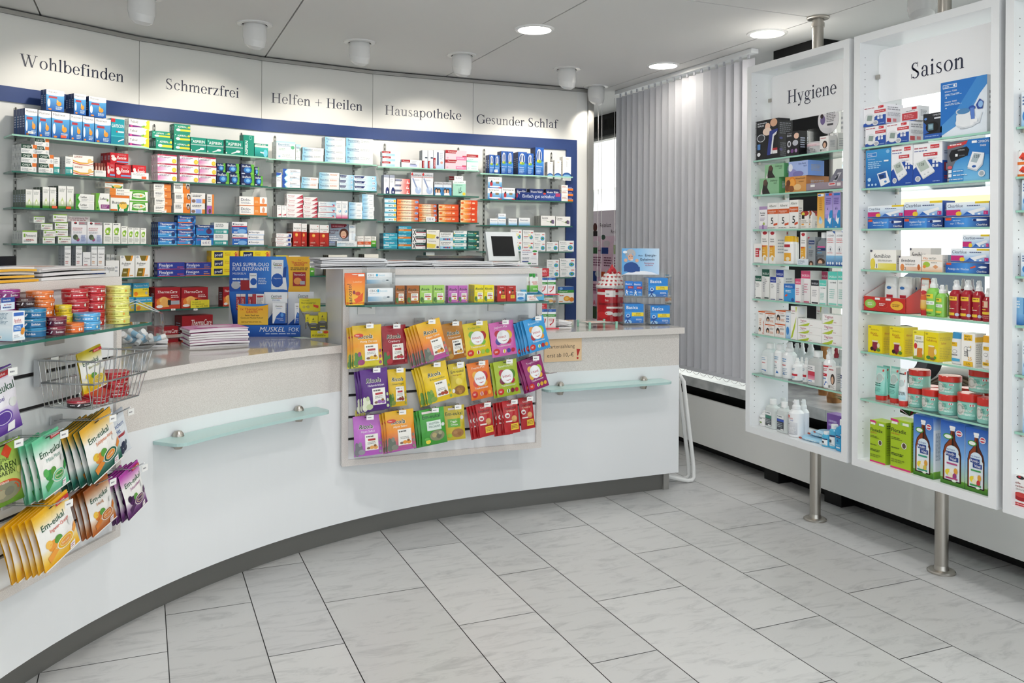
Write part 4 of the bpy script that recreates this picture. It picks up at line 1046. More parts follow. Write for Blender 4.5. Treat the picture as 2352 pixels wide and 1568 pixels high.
 'fenistr': ('d84418', '8e3014', 'h 0 0 .3 1 f8e2b4 f2a050; h .3 0 .6 1 f0a048 e0581e; e .1 .5 .09 .2 e86a24; t Fenistil .2 .4 .34 f8ecd8 .44; r .68 .36 .84 .64 f4d0b0', 'c8441c'),
 'imod': ('2a9cba', '1a5a6c', 'g 0 0 1 .5 1f86a8 52bcd0; b Imodium .16 .68 .22 f4fafa .78; r 0 .42 .4 .56 e6f2f4; e .7 .3 .34 .2 64c8d8; e .8 .24 .26 .13 2a9cba; l .1 .1 .5 .24 2 bfe4ec'),
 'imodo': ('2a9cba', '1a5a6c', 'g 0 0 1 .36 1f86a8 52bcd0; b Imodium .06 .7 .2 f4fafa .78; h 0 .36 1 .62 e88c2c d8742c; e .7 .2 .34 .14 64c8d8; e .8 .16 .26 .1 2a9cba; l .1 .44 .5 .56 1 f6dcb8'),
 'loped': ('f6f7f7', 'b4b9b8', 'r .28 .52 1 .92 1f4a48; t Lopedium .32 .64 .2 e6f0ee .62; r .28 .42 1 .52 b03a4a; p 4a5054 .04,.06 .14,.5 .04,.9 .1,.9 .17,.62 .24,.9 .3,.9 .2,.5 .3,.06 .22,.06 .17,.36 .1,.06; e .84 .18 .05 .08 b0b6bc; e .94 .18 .05 .08 b0b6bc'),
 'tannac': ('f7f5ea', 'b9b4a4', 't Tannacomp .08 .78 .13 5a584e .7; p f0dc5a 0,.16 .6,.1 .7,.5 0,.6; p f7f2d0 .6,.1 .7,.5 .78,.5 .7,.1; e .84 .2 .1 .12 4a4a6c; l .1 .04 .5 .1 1 b4b0a0'),
 'superpep': ('f4f6f6', 'b8bdbd', 'b SUPERPEP .06 .66 .2 3a3e44 .88; r 0 0 1 .36 a8d4ea; e .3 .18 .07 .1 4a5aa0; e .44 .18 .07 .1 c04a5a; e .58 .18 .07 .1 4a5aa0; e .72 .18 .07 .1 c04a5a; l .1 .46 .8 .58 1 9aa4a8'),
 'tealb': ('f4f7f6', 'aebdba', 'r .0 0 1 .42 2fa0a8; r 0 .42 .1 .56 e8dc4a; l .1 .62 .85 .86 2 5a90a0; l .12 .14 .6 .3 1 d0ecec; r .8 .08 .94 .3 e6f4f2; r 0 .92 1 1 d0dcd8'),
 'voma': ('15504c', '0e3634', 'b Voma .08 .5 .26 e8f2ea .5; b cur .58 .5 .26 e8d84a .34; e .4 .36 .34 .24 2f8a7a; b Voma .08 .5 .26 e8f2ea .5; r .78 .08 .96 .3 eef2ee; l .1 .12 .5 .24 1 8fc0b0'),
 'dulco': ('f6f7f6', '3f7a7a', 'r 0 .8 1 1 e9eded; e .5 .8 .5 .05 3f8a8a; t Dulcolax .1 .36 .14 3a3e44 .8; l .1 .5 .8 .62 1 b4b8bc'),
 'kloster': ('1f56a8', '122c60', 'g 0 0 1 .5 1a4a9c 3f8cd4; e .45 .7 .3 .24 e9eef4; e .45 .7 .24 .2 2a4a84; p e9eef4 .36,.5 .54,.5 .5,.92 .4,.92; e .45 .5 .3 .06 7aa83c; e .3 .52 .12 .04 d8c03c; t Melissan .1 .3 .05 e8f0fa .8; l .12 .06 .7 .26 4 a8c8ea'),
 'valw': ('f6f5f2', 'd8d6d0', 'e .5 -.0 .6 .2 2a5a9c; e .5 -.02 .5 .12 7fb4dc; l .44 .5 .56 .8 6 9a9ca4; l .4 .86 .8 .92 1 e0a85a; r 0 -.2 1 0 f6f5f2'),
 'baldri': ('f4f6f8', 'c2cad2', 't Baldriparan .1 .78 .15 2a3244 .84; g 0 0 1 .56 2a6fb8 8fc8ea; e .24 .4 .1 .24 b82c34; e .26 .6 .06 .1 2a2a30; r .56 .42 .8 .6 8a7a5a; e .5 .14 .4 .07 f4f6f8; r .76 0 1 .1 c83a44'),
 'hoggar': ('1c2e66', '141f48', 'r 0 .0 1 .5 2a4c9c; b Hoggar_Night .08 .6 .26 f2f4fa .84; e .05 .4 .08 .2 c83048; l .3 .1 .9 .3 1 8fa8e0'),
 'whiteor': ('f6f4f2', 'd4d0ca', 'r .55 .4 1 1 2a3a78; r .55 0 1 .36 ee7a20; l .06 .5 .5 .8 2 c87858; l .6 .5 .9 .7 1 aab4dc'),
 'neurex': ('f6f8fa', 'c4ccd4', 'g 0 0 1 .5 6fb4e0 eef5fa; t Neurexan .1 .6 .2 3a5a84 .8; r 0 0 1 .08 4f9cd4'),
 'lasea': ('f6f5f2', 'b8b6ae', 'b Lasea .08 .7 .2 3a3a40 .56; p 8aa86a .4,.5 .95,.3 .94,.26 .4,.46; e .8 .42 .08 .2 5a4a68; e .88 .4 .06 .2 7a6a8a; e .7 .4 .05 .12 6a7a4a; l .1 .54 .4 .6 1 a8a8ac'),
 'biol': ('f6f7f6', 'd4d6d4', 't Biolectra .08 .76 .12 4a4e58 .72; r .72 .72 .92 .8 d03a3c; e .76 .36 .17 .22 3f9cd0; e .76 .36 .08 .1 7cc04c; e .76 .36 .04 .05 2f6a3c; r .1 .42 .4 .46 3f8a84; l .1 .22 .45 .34 2 b9bdc0; l .1 .62 .6 .68 1 a8acb4; l .3 .04 .7 .1 1 5a5e66'),
 'biolr': ('f6f7f6', 'd4d6d4', 't Biolectra .08 .76 .12 4a4e58 .72; r .72 .72 .92 .8 d03a3c; e .76 .32 .15 .2 3f9cd0; e .76 .32 .07 .1 7cc04c; r .08 .36 .5 .42 c8505a; r .5 .4 .72 .62 f0e8b4; l .1 .2 .45 .3 2 b9bdc0; l .1 .62 .6 .68 1 a8acb4'),
 'diasp': ('f6f6f4', 'd4d4cf', 'r 0 .76 1 1 2c5ca4; e .2 .88 .1 .08 7fb0e0; r 0 .62 1 .78 3f9a3c; t Diasporal .1 .66 .1 f4faf0 .7; e .56 .26 .2 .16 f0a028; e .56 .26 .12 .1 f6c860; e .86 .2 .14 .14 e8882c; r .08 .06 .3 .1 e88a3c; l .1 .4 .5 .5 1 c85a3a'),
 # Hygiene case
 'thermo': ('15161a', '101116', 'b BRAUN .06 .84 .05 e6e8ec .3; e .52 .82 .12 .1 f0c8b0; e .5 .7 .2 .1 f2d8c6; e .8 .9 .16 .1 e0b090; e .22 .55 .19 .1 c9ccd2; e .22 .55 .16 .08 3a3c42; p 2a3a8a .5,.1 .62,.7 .98,.74 .98,.66 .76,.6 .66,.1; p e9ebef .66,.12 .76,.6 .96,.68 .92,.6 .82,.56 .74,.12; l .06 .9 .5 .95 1 c2c6cc; r .06 .26 .2 .4 5a8ac8; e .13 .14 .08 .05 e9ebef; r .76 .12 .98 .26 f0f0f0; r .76 .2 .98 .26 b8323c', None, 'l .1 .6 .9 .9 6 6a6c74; e .2 .5 .12 .03 4a4c8a; e .2 .22 .12 .03 5a4c9a; l .15 .05 .8 .4 7 6a6c74'),
 'thermos': ('15161a', '101116', 'b BRAUN .08 .8 .08 e6e8ec .34; e .82 .8 .2 .12 eec6b0; e .25 .5 .15 .13 d4d6dc; e .26 .5 .08 .08 2a2c30; e .74 .52 .22 .12 b9bcc4; e .2 .2 .1 .07 d9dbe0; e .5 .2 .12 .08 7a4a8a; e .8 .2 .1 .08 a88ab8; l .1 .9 .6 .96 1 8a8c94'),
 'earw': ('f0eeec', 'd8d6d4', 'l .1 .82 .8 .92 1 b84a50; e .58 .46 .28 .24 3a2c28; e .56 .42 .16 .16 e0b498; l .1 .06 .9 .2 3 a8a4a0; e .14 .12 .09 .07 6a6a6a'),
 'tissueg': ('8fc096', '5fa86c', 'p 2c2624 .12,0 .2,.7 .34,.95 .44,.7 .4,.4 .56,0; e .3 .72 .1 .2 5a4438; p e8e4e0 .06,0 .12,.4 .16,0; t Erkältungs- .56 .76 .12 4a6a50 .38; t tuch .74 .6 .12 4a6a50 .18'),
 'tissueb': ('a8bcec', '6f98e0', 'e .2 .2 .24 .3 8f8cc8; e .5 .14 .28 .2 7a78b4; e .1 .6 .12 .26 e9ecf6; t Gute_Nacht .52 .76 .12 4a5a98 .38; t tuch .78 .6 .12 4a5a98 .16'),
 'tissueo': ('d89a54', 'b8763a', 'e .34 .58 .18 .4 e8861e; e .34 .58 .13 .3 f2a848; e .12 .3 .13 .24 7a4424; e .3 .22 .14 .2 8a5028; e .16 .6 .1 .2 6a3a1e; e .6 .3 .18 .2 e6c088; t Winterfreude .5 .8 .12 7a4a24 .46; l .66 .6 .94 .7 1 a8743c'),
 'eucab': ('f6f4f6', 'cfc4d8', 'r 0 .86 1 1 b49ac4; b Eucabal .14 .68 .07 2e2c34 .74; l .2 .58 .8 .64 1 4a4650; r 0 0 1 .16 cab4d8; e .6 .24 .14 .06 b8c86a; r .4 0 .6 .2 9a78b4; l .16 .36 .8 .52 3 c4b8cc'),
 'five': ('f8f7f4', 'dfdcd6', 'r 0 .58 1 .76 d8602e; i Alberni .14 .84 .09 7a7a70 .74; b Grundstück .08 .65 .06 f6e6da .84; l .2 .6 .8 .63 1 f4cfb4; b 5 .34 .2 .24 2a2a2c; p d85a34 .6,.12 .96,.16 .96,.24 .6,.2; l .06 .02 .9 .08 1 a4a09a'),
 'fruit': ('f4f0ea', 'e8e4de', 'e .5 .88 .5 .16 a8342c; e .3 .84 .2 .1 d8d04a; r .12 .56 .46 .78 26261f; l .08 .3 .9 .5 3 a8a098; r .1 .2 .4 .28 e8a040; l .1 .05 .8 .15 2 b4aea4', None, 'p 8c2c28 0,1 1,1 1,.7 .5,.6; e .5 .78 .3 .1 c83a34; r .1 .05 .9 .5 f4f0ea; l .2 .1 .8 .4 4 a8a098'),
 'cone': ('e8b050', 'c9ced8', 'g 0 .3 1 .9 e9b85c d8962c; r .1 .9 .9 .97 e8f0fa; r .1 .92 .5 .96 2f6fc0; g 0 0 1 .3 f4e2c0 e9b85c; e .5 .2 .26 .08 b8d8f0; e .46 .27 .14 .06 8fc0ea; p f0d8a8 .34,.12 .66,.12 .5,.0; l .3 .5 .7 .86 6 c08a3c'),
 'wavep': ('a898d8', 'b0b2bc', 'g 0 .4 1 .92 b8a8e4 9888cc; r .1 .92 .9 .98 2f6fc0; p 2f8ccc 0,0 1,0 1,.5 .7,.5 .5,.34 .5,.2 .3,.2 .16,.3 0,.26; p f0f4fa .5,.4 .62,.26 .86,.3 .7,.1 .4,.2; l .12 .66 .8 .86 4 6a5aa0; p 4a4a8a .3,.52 .36,.6 .42,.52; p 4a4a8a .5,.52 .56,.62 .62,.52; l .3 .01 .6 .05 1 f0f4fa'),
 'waver': ('a898d8', 'b0b2bc', 'g 0 .4 1 .92 b8a8e4 9888cc; r .1 .92 .5 .98 2f6fc0; r .5 .92 .9 .98 d84030; p 2f8ccc 0,0 1,0 1,.5 .7,.5 .5,.34 .5,.2 .3,.2 .16,.3 0,.26; p f0f4fa .5,.4 .62,.26 .86,.3 .7,.1 .4,.2; l .12 .66 .8 .86 4 6a5aa0; p 4a4a8a .3,.52 .36,.6 .42,.52; l .3 .01 .6 .05 1 f0f4fa'),
 'laus': ('f7f5f2', 'dcd9d6', 'e .5 .92 .3 .05 b82c38; r .2 .9 .8 .95 b82c38; t Läuse .2 .72 .05 4a4448 .66; l .2 .64 .8 .7 1 a8a4a4; r .1 .2 .9 .55 ecae3a; e .5 .18 .28 .08 f4efe4; r .1 .5 .7 .55 d8703c; l .2 .3 .6 .44 2 f6d890; e .6 .15 .16 .06 e8c880'),
 'hedrin': ('9aa0a4', '7c8288', 'r .1 .74 .9 .88 22386c; t Hedrin .2 .78 .06 f0f3f8 .62; l .14 .6 .5 .68 1 5fa8d8; l .14 .3 .8 .54 4 6a7074; e .46 .06 .3 .1 4a3428; e .44 .03 .17 .07 e0b498; p c83048 0,1 .3,1 0,.92'),
 'licen': ('f6f7fa', 'd0d4dc', 't LICENER .14 .85 .05 4a5060 .74; l .12 .66 .86 .8 3 d87a7c; e .48 .48 .22 .09 d9dce2; e .48 .48 .17 .07 f6f7fa; p 4a5060 .4,.46 .48,.54 .56,.46 .5,.46 .5,.42 .46,.42 .46,.46; l .1 .36 .8 .39 1 d88a8c; g 0 0 1 .3 1f4a9c 8fc8ea; e .2 .08 .1 .04 e9f0fa; e .5 .08 .1 .04 e9f0fa; e .8 .08 .1 .04 e9f0fa; p 2a5cb0 .7,1 1,1 1,.92'),
 'sagg': ('f5f5f3', 'dddcda', 'r 0 .76 1 1 1f5a48; b SAGELLA .08 .82 .07 e8f0ec .84; l .16 .5 .7 .7 3 b4b4b6; r .1 .02 .9 .06 3a4a44'),
 'sagb': ('f5f5f3', 'dddcda', 'r 0 .76 1 1 2a3f9c; b SAGELLA .08 .82 .07 e8ecf6 .84; l .16 .5 .7 .7 3 b4b4b6; r .1 .02 .9 .05 3a4a8a'),
 'sagbl': ('2f8fd0', 'b8c8d8', 'r 0 .0 1 1 3a9adc; r 0 .74 1 1 2a6cc0; b SAGELLA .12 .8 .1 f0f4fa .76; l .14 .5 .8 .66 2 dcecf8; p e2542c .1,.36 .3,.42 .34,.32 .12,.26; e .8 .12 .13 .1 2a5ca8'),
 'sagp': ('f6f3f4', 'dddcda', 'r 0 .76 1 1 e05a84; b SAGELLA .08 .82 .07 faeef2 .84; l .16 .3 .8 .62 4 e0a4b4; r .1 .01 .9 .05 d85a80'),
 'sagk': ('f4f3f2', 'dddcda', 'r 0 .76 1 1 20242e; b SAGELLA .08 .82 .07 e8eaee .84; l .16 .3 .8 .6 4 c0c0c4; r .1 .02 .9 .08 20242e'),
 'sagt': ('f3f6f5', 'd9e2df', 'r 0 .76 1 1 5fd0c0; b SAGELLA .08 .82 .06 eefaf6 .84; t hydra .2 .66 .05 7a8084 .4; b med .55 .66 .05 3a4046 .3; l .16 .2 .8 .5 5 a8d4cc; r .08 .02 .92 .07 8fdccc'),
 'deum': ('f6f2ee', 'e4e0dc', 'r 0 .92 1 1 d8602c; t Deumavan .3 .78 .09 d06a38 .64; e .28 .42 .18 .26 3a2a26; e .28 .36 .1 .14 e6bc9e; l .5 .56 .95 .7 2 7a7470; l .5 .2 .95 .4 3 e0a080; p f0ece8 .1,0 .2,.26 .4,.26 .5,0', 'e07840'),
 'deumv': ('f6f2ee', 'e4e0dc', 'r 0 .95 1 1 d8602c; l .16 .86 .8 .92 1 8a8480; T Deumavan .88 .04 .24 d0582c .56; e .24 .22 .18 .1 3a2a26; e .24 .18 .1 .06 e6bc9e; l .2 .4 .56 .7 4 e0b090', 'e07840'),
 'vagi': ('f8f7f5', 'e6e5e3', 'b Vagisan .1 .62 .26 b0305a .5; p b8cc3c 0,.02 .3,.3 .44,.46 .3,.5 .5,.5 .44,.12 .3,.0; l .5 .16 .66 .3 1 c9989c; l .1 .4 .4 .5 1 a8a49c; r .5 .0 .505 1 e2e0de', None, 'l .1 .2 .9 .85 5 aaa8a6'),
 'vagiv': ('f8f7f5', 'e6e5e3', 'p b8cc3c .0,.02 .3,.06 .7,.4 .86,.7 .6,.5 .2,.2; b Vagisan .06 .84 .04 b0305a .86; l .1 .76 .6 .8 1 a8a49c; p cfdc6a .7,.98 .95,.98 .8,.8', None, 'e .5 .85 .3 .1 e0e2e6; l .1 .1 .9 .7 7 b4b2b0'),
 # Saison case
 'bpm': ('f4f4f8', 'ececf2', 'p 2c56ae 0,0 1,0 1,.5 .6,.5 .3,.28 0,.14; l .04 .86 .56 .94 1 b86a74; r .66 .84 .9 .96 d0323c; b apo .68 .87 .06 f6eaea .2; r .5 .62 1 .76 c83a44; l .54 .66 .95 .72 1 f4dcdc; e .28 .36 .23 .28 c9ccd2; e .28 .37 .22 .26 e9ebee; p 8fa09a .16,.3 .2,.56 .42,.52 .38,.26; e .55 .14 .13 .12 e4e6ea; e .55 .14 .09 .08 b9bcc4; r .64 .3 .74 .42 e8ecf4; r .78 .3 .88 .42 e8ecf4; r .64 .44 .74 .54 e8ecf4; r .78 .44 .88 .54 e8ecf4; l .7 .06 .96 .12 1 9ab4e4', 'e6e6ea', 'l .1 .7 .9 .9 2 9a9aa4; r .06 .1 .3 .3 c83a44; r .4 .14 .6 .3 e08a90; l .1 .42 .9 .6 3 b8b8c0; r 0 0 1 .06 b0b0d8'),
 'bpmred': ('f0eef2', 'ececf2', 'r .1 .1 .95 .6 c8404a; l .2 .66 .9 .74 1 8a8a94; r .1 .62 .3 .9 ececf0; r .64 .78 .9 .94 d0323c; l .2 .2 .8 .5 3 e8a0a4; r .1 0 .9 .06 2c56ae'),
 'omrs': ('23262c', '1a1c22', 'r 0 0 1 .2 2a5cb0; p 2a5cb0 0,.2 .5,.3 .0,.7; t OMRON .52 .88 .07 d9dce2 .42; r .6 .76 .94 .82 d9dce2; e .48 .46 .34 .22 0c0d10; r .26 .34 .56 .6 5a7a88; r .3 .4 .52 .56 8fb0bc; l .1 .08 .9 .14 1 9ab8e8; e .14 .8 .08 .05 5a8ad0'),
 'inhal': ('4f94d4', 'eef2f6', 'p e4edf6 0,.02 .4,.2 .7,.46 1,.92 1,0 0,0; p 2372c4 0,1 .8,1 .3,.4 0,.2; p 3f8ad0 .8,1 1,1 1,.84 .56,.4 .3,.4; r .05 .88 .36 .95 f2f6fa; r .06 .89 .35 .94 2a78c8; b alvita .09 .9 .03 f2f6fa .2; e .31 .915 .025 .02 f2f6fa; b Inhalator_T2000 .1 .81 .026 f4f8fc .36; l .1 .74 .56 .78 2 cfe2f4; e .13 .71 .014 .012 f4f8fc; b Inhalator_T2000 .1 .62 .026 f4f8fc .36; l .1 .56 .5 .6 2 cfe2f4; e .13 .52 .014 .012 f4f8fc; e .58 .22 .24 .11 d4dae0; e .58 .24 .23 .1 eff2f5; p e6eaee .36,.18 .36,.36 .5,.44 .66,.42 .66,.14; e .42 .42 .07 .05 c2cad2; e .52 .42 .14 .05 4f86b8; e .7 .46 .07 .04 2a52a8; p 5a80cc .66,.46 .74,.46 .76,.26 .68,.26; p 2a4a9c .78,.5 .86,.6 .94,.54 .92,.42 .82,.42; e .88 .5 .05 .06 8fb8e4; p d9dee4 .74,.16 .86,.18 .92,.36 .9,.36 .84,.2 .74,.2; l .45 .1 .6 .13 1 b9c0c8', 'dfe8f0'),
 'bpblue': ('2a7cc8', '1f5a9c', 'g 0 0 1 1 1a58aa 3a9ad8; r .06 .82 .44 .92 eaf2fa; r .07 .83 .43 .91 2a80cc; b alvita .1 .85 .045 eaf2fa .26; e .88 .92 .07 .05 8fc4ec; b Blood_Pressure .1 .74 .025 eaf2fa .6; l .1 .5 .7 .7 4 a8d0f0; p f0f4f8 .46,.36 .84,.42 .98,.12 .62,.02; p 2c5aa4 .5,.34 .8,.38 .84,.24 .58,.2; r .56 .24 .74 .32 1a3a6c; e .8 .14 .05 .03 4f8ad0; e .16 .22 .07 .05 b8dcf4; e .14 .08 .04 .03 b8dcf4; e .28 .08 .04 .03 b8dcf4; e .42 .08 .04 .03 b8dcf4; r .74 .66 .92 .7 f0f4f8'),
 'bpbig': ('f6f6f9', '2c56ae', 'p 2450aa 0,0 1,0 1,.48 .62,.6 .3,.56 0,.38; l .04 .86 .56 .92 1 b86a74; l .04 .8 .5 .84 1 5a6aa4; r .6 .86 .9 .95 d0323c; b apo_norm .62 .885 .04 f6eaea .26; r .36 .68 .84 .76 c83a44; l .4 .7 .8 .74 1 f4dcdc; p c9cdd2 .06,.5 .44,.62 .76,.28 .36,.12; p eceef1 .06,.53 .44,.65 .76,.31 .36,.15; p b8c4bc .12,.52 .42,.6 .58,.4 .28,.3; t 128 .24 .46 .07 3a4a44 .2; e .42 .24 .03 .02 c8ccd2; e .54 .28 .03 .02 c8ccd2; e .18 .14 .1 .07 e6e8ec; e .18 .14 .07 .05 b4b8c0; r .68 .5 .76 .57 eef1f6; r .8 .5 .88 .57 eef1f6; r .68 .4 .76 .47 eef1f6; r .8 .4 .88 .47 eef1f6; l .5 .6 .9 .66 1 e0e2e8; l .7 .04 .96 .08 1 9ab4e4', 'e6e6ea', 'r .1 .3 .9 .5 b8323c; r .2 .32 .8 .48 e4e4ea; l .1 .1 .9 .2 2 c83a44; r 0 .55 1 1 e8e8ee; l .1 .7 .9 .8 2 9a9aa4'),
 'omrb': ('4a9ad8', '3a8acc', 'g 0 0 1 .6 7fc4ec 3a8cd0; r 0 .6 1 1 2a78c4; p 6a6e78 0,.0 0,1 .5,1 .36,.8 .4,.62 .2,.5 .1,.3 .08,0; p 4a9ad8 .04,0 .4,.0 .4,.3 .08,.3; p c83a40 0,.9 .5,.98 .46,.9 0,.82; l .06 .88 .4 .94 1 f4dcdc; p 1a1c22 .04,.66 .1,.78 .48,.84 .54,.76 .5,.62 .1,.5; b OMRON .26 .75 .035 c9ccd2 .18; r .2 .62 .26 .68 e9ecf0; l .3 .6 .46 .66 1 5a5e66; b OMRON .74 .89 .06 f2f6fa .26; r .6 .9 .72 .96 f2f6fa; b M400 .8 .8 .05 f2f6fa .18; p c8d0da .5,.3 .72,.22 .86,.36 .9,.6 .62,.68; p eef1f5 .5,.34 .72,.26 .84,.4 .9,.64 .62,.7; p a8b8c0 .58,.46 .72,.42 .82,.62 .66,.66; t 128 .67 .54 .07 2c3a44 .13; e .66 .34 .05 .03 2a5ca8; e .84 .16 .08 .08 e2e8ee; e .84 .16 .055 .055 a8b4be; r .04 .22 .12 .3 eaf2fa; r .04 .12 .12 .2 eaf2fa; l .16 .24 .46 .28 1 eaf2fa; l .16 .14 .56 .18 1 eaf2fa; l .02 .04 .4 .08 1 dcecf8; e .08 .36 .06 .04 d8606a'),
 'clear': ('9cc8ee', '2a5cb8', 'g 0 0 1 .6 4f94dc d8eafa; g 0 .6 1 1 d8eafa f4f9fd; t Clearblue .03 .64 .22 2a3460 .44; r .68 .86 1 1 eacc30; r 0 .1 .34 .48 c8307c; e .3 .2 .07 .16 ecc83a; p 2a66c0 .4,.1 .5,.34 .66,.4 .6,.14; p eef2f6 .5,.34 .9,.6 .94,.44 .6,.16; r .88 .1 .98 .34 c8307c; b 1 .91 .14 .14 f6eaf2; r .62 .1 .68 .2 f4f8fc; r .75 .1 .81 .2 f4f8fc; r 0 0 1 .06 2a4a9c; l .5 .68 .8 .78 1 3a4a80', 'dfeaf4'),
 'clearn': ('1f3f8c', '16306c', 'h 0 0 .6 1 1f5cb4 4f9ce8; h .6 0 1 1 3f7cd0 1a2f70; r .02 .66 .14 .9 e2542c; b Ergebnis_6_Tage_vor .16 .5 .2 e6f0fa .4; l .16 .24 .56 .36 1 b8d4f4; p e9eef4 .62,.62 .76,.72 .96,.68 .96,.56 .76,.5; e .72 .6 .04 .14 1a2f70; b Clearblue .74 .12 .2 f0f4fa .24; r 0 .96 1 1 3a4a70', '2a3a70'),
 'clearm': ('1f3f8c', '16306c', 'h 0 0 .5 1 1f5cb4 4f9ce8; h .5 0 1 1 4f9ce8 1a2f70; r .02 .7 .16 .94 e2542c; b nur_1_Minute .14 .28 .22 e6f0fa .32; l .2 .6 .44 .72 1 b8d4f4; p e9eef4 .62,.7 .76,.8 .96,.74 .96,.62 .76,.58; e .7 .68 .04 .12 1a2f70; b Clearblue .74 .12 .2 f0f4fa .24; r 0 .96 1 1 3a4a70', '2a3a70'),
 'clearw': ('1f3f8c', '16306c', 'h 0 0 .5 1 1f5cb4 4f9ce8; h .5 0 1 1 4f9ce8 1a2f70; r .02 .78 .14 .98 e2542c; b Anzeige_der_Wochen .06 .3 .2 e6f0fa .5; p e2542c .58,.56 .7,.76 .72,.62 .6,.46; p e9eef4 .76,.62 .84,.74 .96,.7 .96,.58 .84,.52; b Clearblue .74 .12 .18 f0f4fa .24', '2a3a70'),
 'femi1': ('faf8f2', 'e2ded4', 'i femibion .14 .6 .2 3a3a42 .74; h .3 .08 1 .34 f2ea8c e8d84a; r 0 0 1 .08 eadc5a; e .1 .3 .1 .28 ecd850; l .3 .42 .9 .52 2 a8a49a; b 1 .24 .1 .2 3a3a36; e .02 .95 .07 .06 4a4a5a'),
 'femi2': ('faf6f2', 'e6ded8', 'i femibion .1 .6 .22 3a3a42 .66; h .3 .0 1 .3 f6d8c4 eebc9c; e .16 .24 .09 .24 e89458; e .9 .28 .06 .2 c86a34; b 2 .26 .08 .18 3a3a36; l .3 .4 .8 .5 2 a8a49a; e .02 .95 .07 .06 4a4a5a'),
 'vitav': ('faf4ec', 'e8e0d6', 'b Vita .06 .72 .14 e07a2c .28; b verlan .34 .72 .14 8a8a86 .46; r 0 .62 1 .66 f0c8a0; g 0 0 1 .3 f2c49c fae8d8; e .24 .42 .17 .16 a8c84a; e .14 .3 .08 .1 e8983c; p e0a070 .54,.3 .68,.42 .82,.3 .68,.18; l .46 .5 .8 .58 1 b4aea4'),
 'kirsch': ('f0dc1e', 'ecd41c', 'e .14 .93 .1 .03 b8a828; l .2 .82 .9 .88 2 c0a428; t Kirsch .2 .68 .08 b8362c .64; t Aroma .36 .62 .06 b8362c .5; p 8a2440 .3,.12 .34,.4 .7,.4 .66,.12; p e8d8c0 .3,.4 .3,.46 .74,.46 .72,.4; e .76 .28 .1 .09 e8dcb4; e .3 .14 .12 .07 3a1a20; e .76 .12 .14 .06 5a8a2c; e .5 .1 .1 .05 5a1a28', 'f6ea60', 'b Kirsch .2 .7 .07 c8682c .6; l .1 .1 .9 .6 8 d0b830'),
 'magnt': ('f0e23a', 'ecd41c', 'e .2 .93 .12 .03 b8a828; g 0 0 1 .3 7a9c3c f0e23a; p f6f2e0 .1,.1 .16,.84 .95,.84 .95,.2; b Magnesium .16 .6 .07 3a5a2c .8; p d8842c .36,.08 .4,.4 .86,.4 .84,.08; e .9 .26 .08 .08 f0e0b8; e .26 .46 .14 .1 d03a3c; l .3 .7 .8 .8 2 a8a060', 'f6ea60'),
 'salbei': ('f0dc1e', 'ecd41c', 'e .16 .93 .1 .03 b8a828; t Salbei .14 .68 .08 a86a2c .5; t Honig .5 .68 .08 c8842c .4; l .2 .78 .9 .84 1 c0a428; p e0a83c .26,.16 .3,.52 .76,.52 .7,.16; e .5 .52 .24 .03 f6ecc0; e .8 .34 .1 .1 f2e2b0; e .3 .12 .16 .06 4f8a3c; e .6 .09 .2 .05 8a6a34; e .78 .14 .1 .05 5a9a3c', 'f6ea60', 'b Salbei .2 .6 .07 c8782c .6; l .1 .1 .9 .5 7 d0b830; l .1 .72 .9 .85 2 d0b830'),
 'antib': ('f8f6f0', 'f0ece4', 'r .16 .78 .8 .96 f0c030; b ANTI .24 .88 .05 4a3c20 .4; b BRUMM .24 .8 .05 4a3c20 .46; e .68 .6 .05 .04 f0c030; e .34 .52 .16 .08 8a8a8c; e .34 .52 .14 .065 f8f6f0; e .56 .54 .16 .06 8a8a8c; e .56 .54 .14 .045 f8f6f0; p 5a5a5c .4,.52 .45,.56 .5,.3 .46,.3; l .2 .3 .5 .46 3 8a8a8c; b 25 .48 .2 .1 f0b83c .34; r .16 .02 .86 .16 f0c030; t SUN .36 .06 .06 6a5420 .3', None, 'l .1 .1 .9 .7 10 b4b0aa; r 0 .75 1 .9 f0c030'),
 'florad': ('a9c822', '95b41e', 'p d8307c 0,1 .34,1 .44,.94 0,.96; r 0 0 1 .035 d8307c; r .5 .9 .96 .96 8fc45a; r .05 .9 .35 .95 eef2e4; r .6 .905 .9 .955 eef2e4; b Floradix .05 .74 .075 26301e .8; t mit_Eisen .05 .69 .04 c83a34 .4; l .05 .58 .6 .64 2 5a6a20; e .68 .5 .13 .065 e6e6d8; e .68 .5 .09 .055 5a4a40; l .05 .4 .5 .44 1 5a6a20; l .05 .26 .75 .32 2 3a4a1c; l .05 .12 .7 .2 2 7a8c24', 'c2d84a', 'l .1 .84 .9 .94 2 4a5a1c; l .1 .2 .9 .7 9 7a8c24; r .5 .06 .9 .12 e8eed8'),
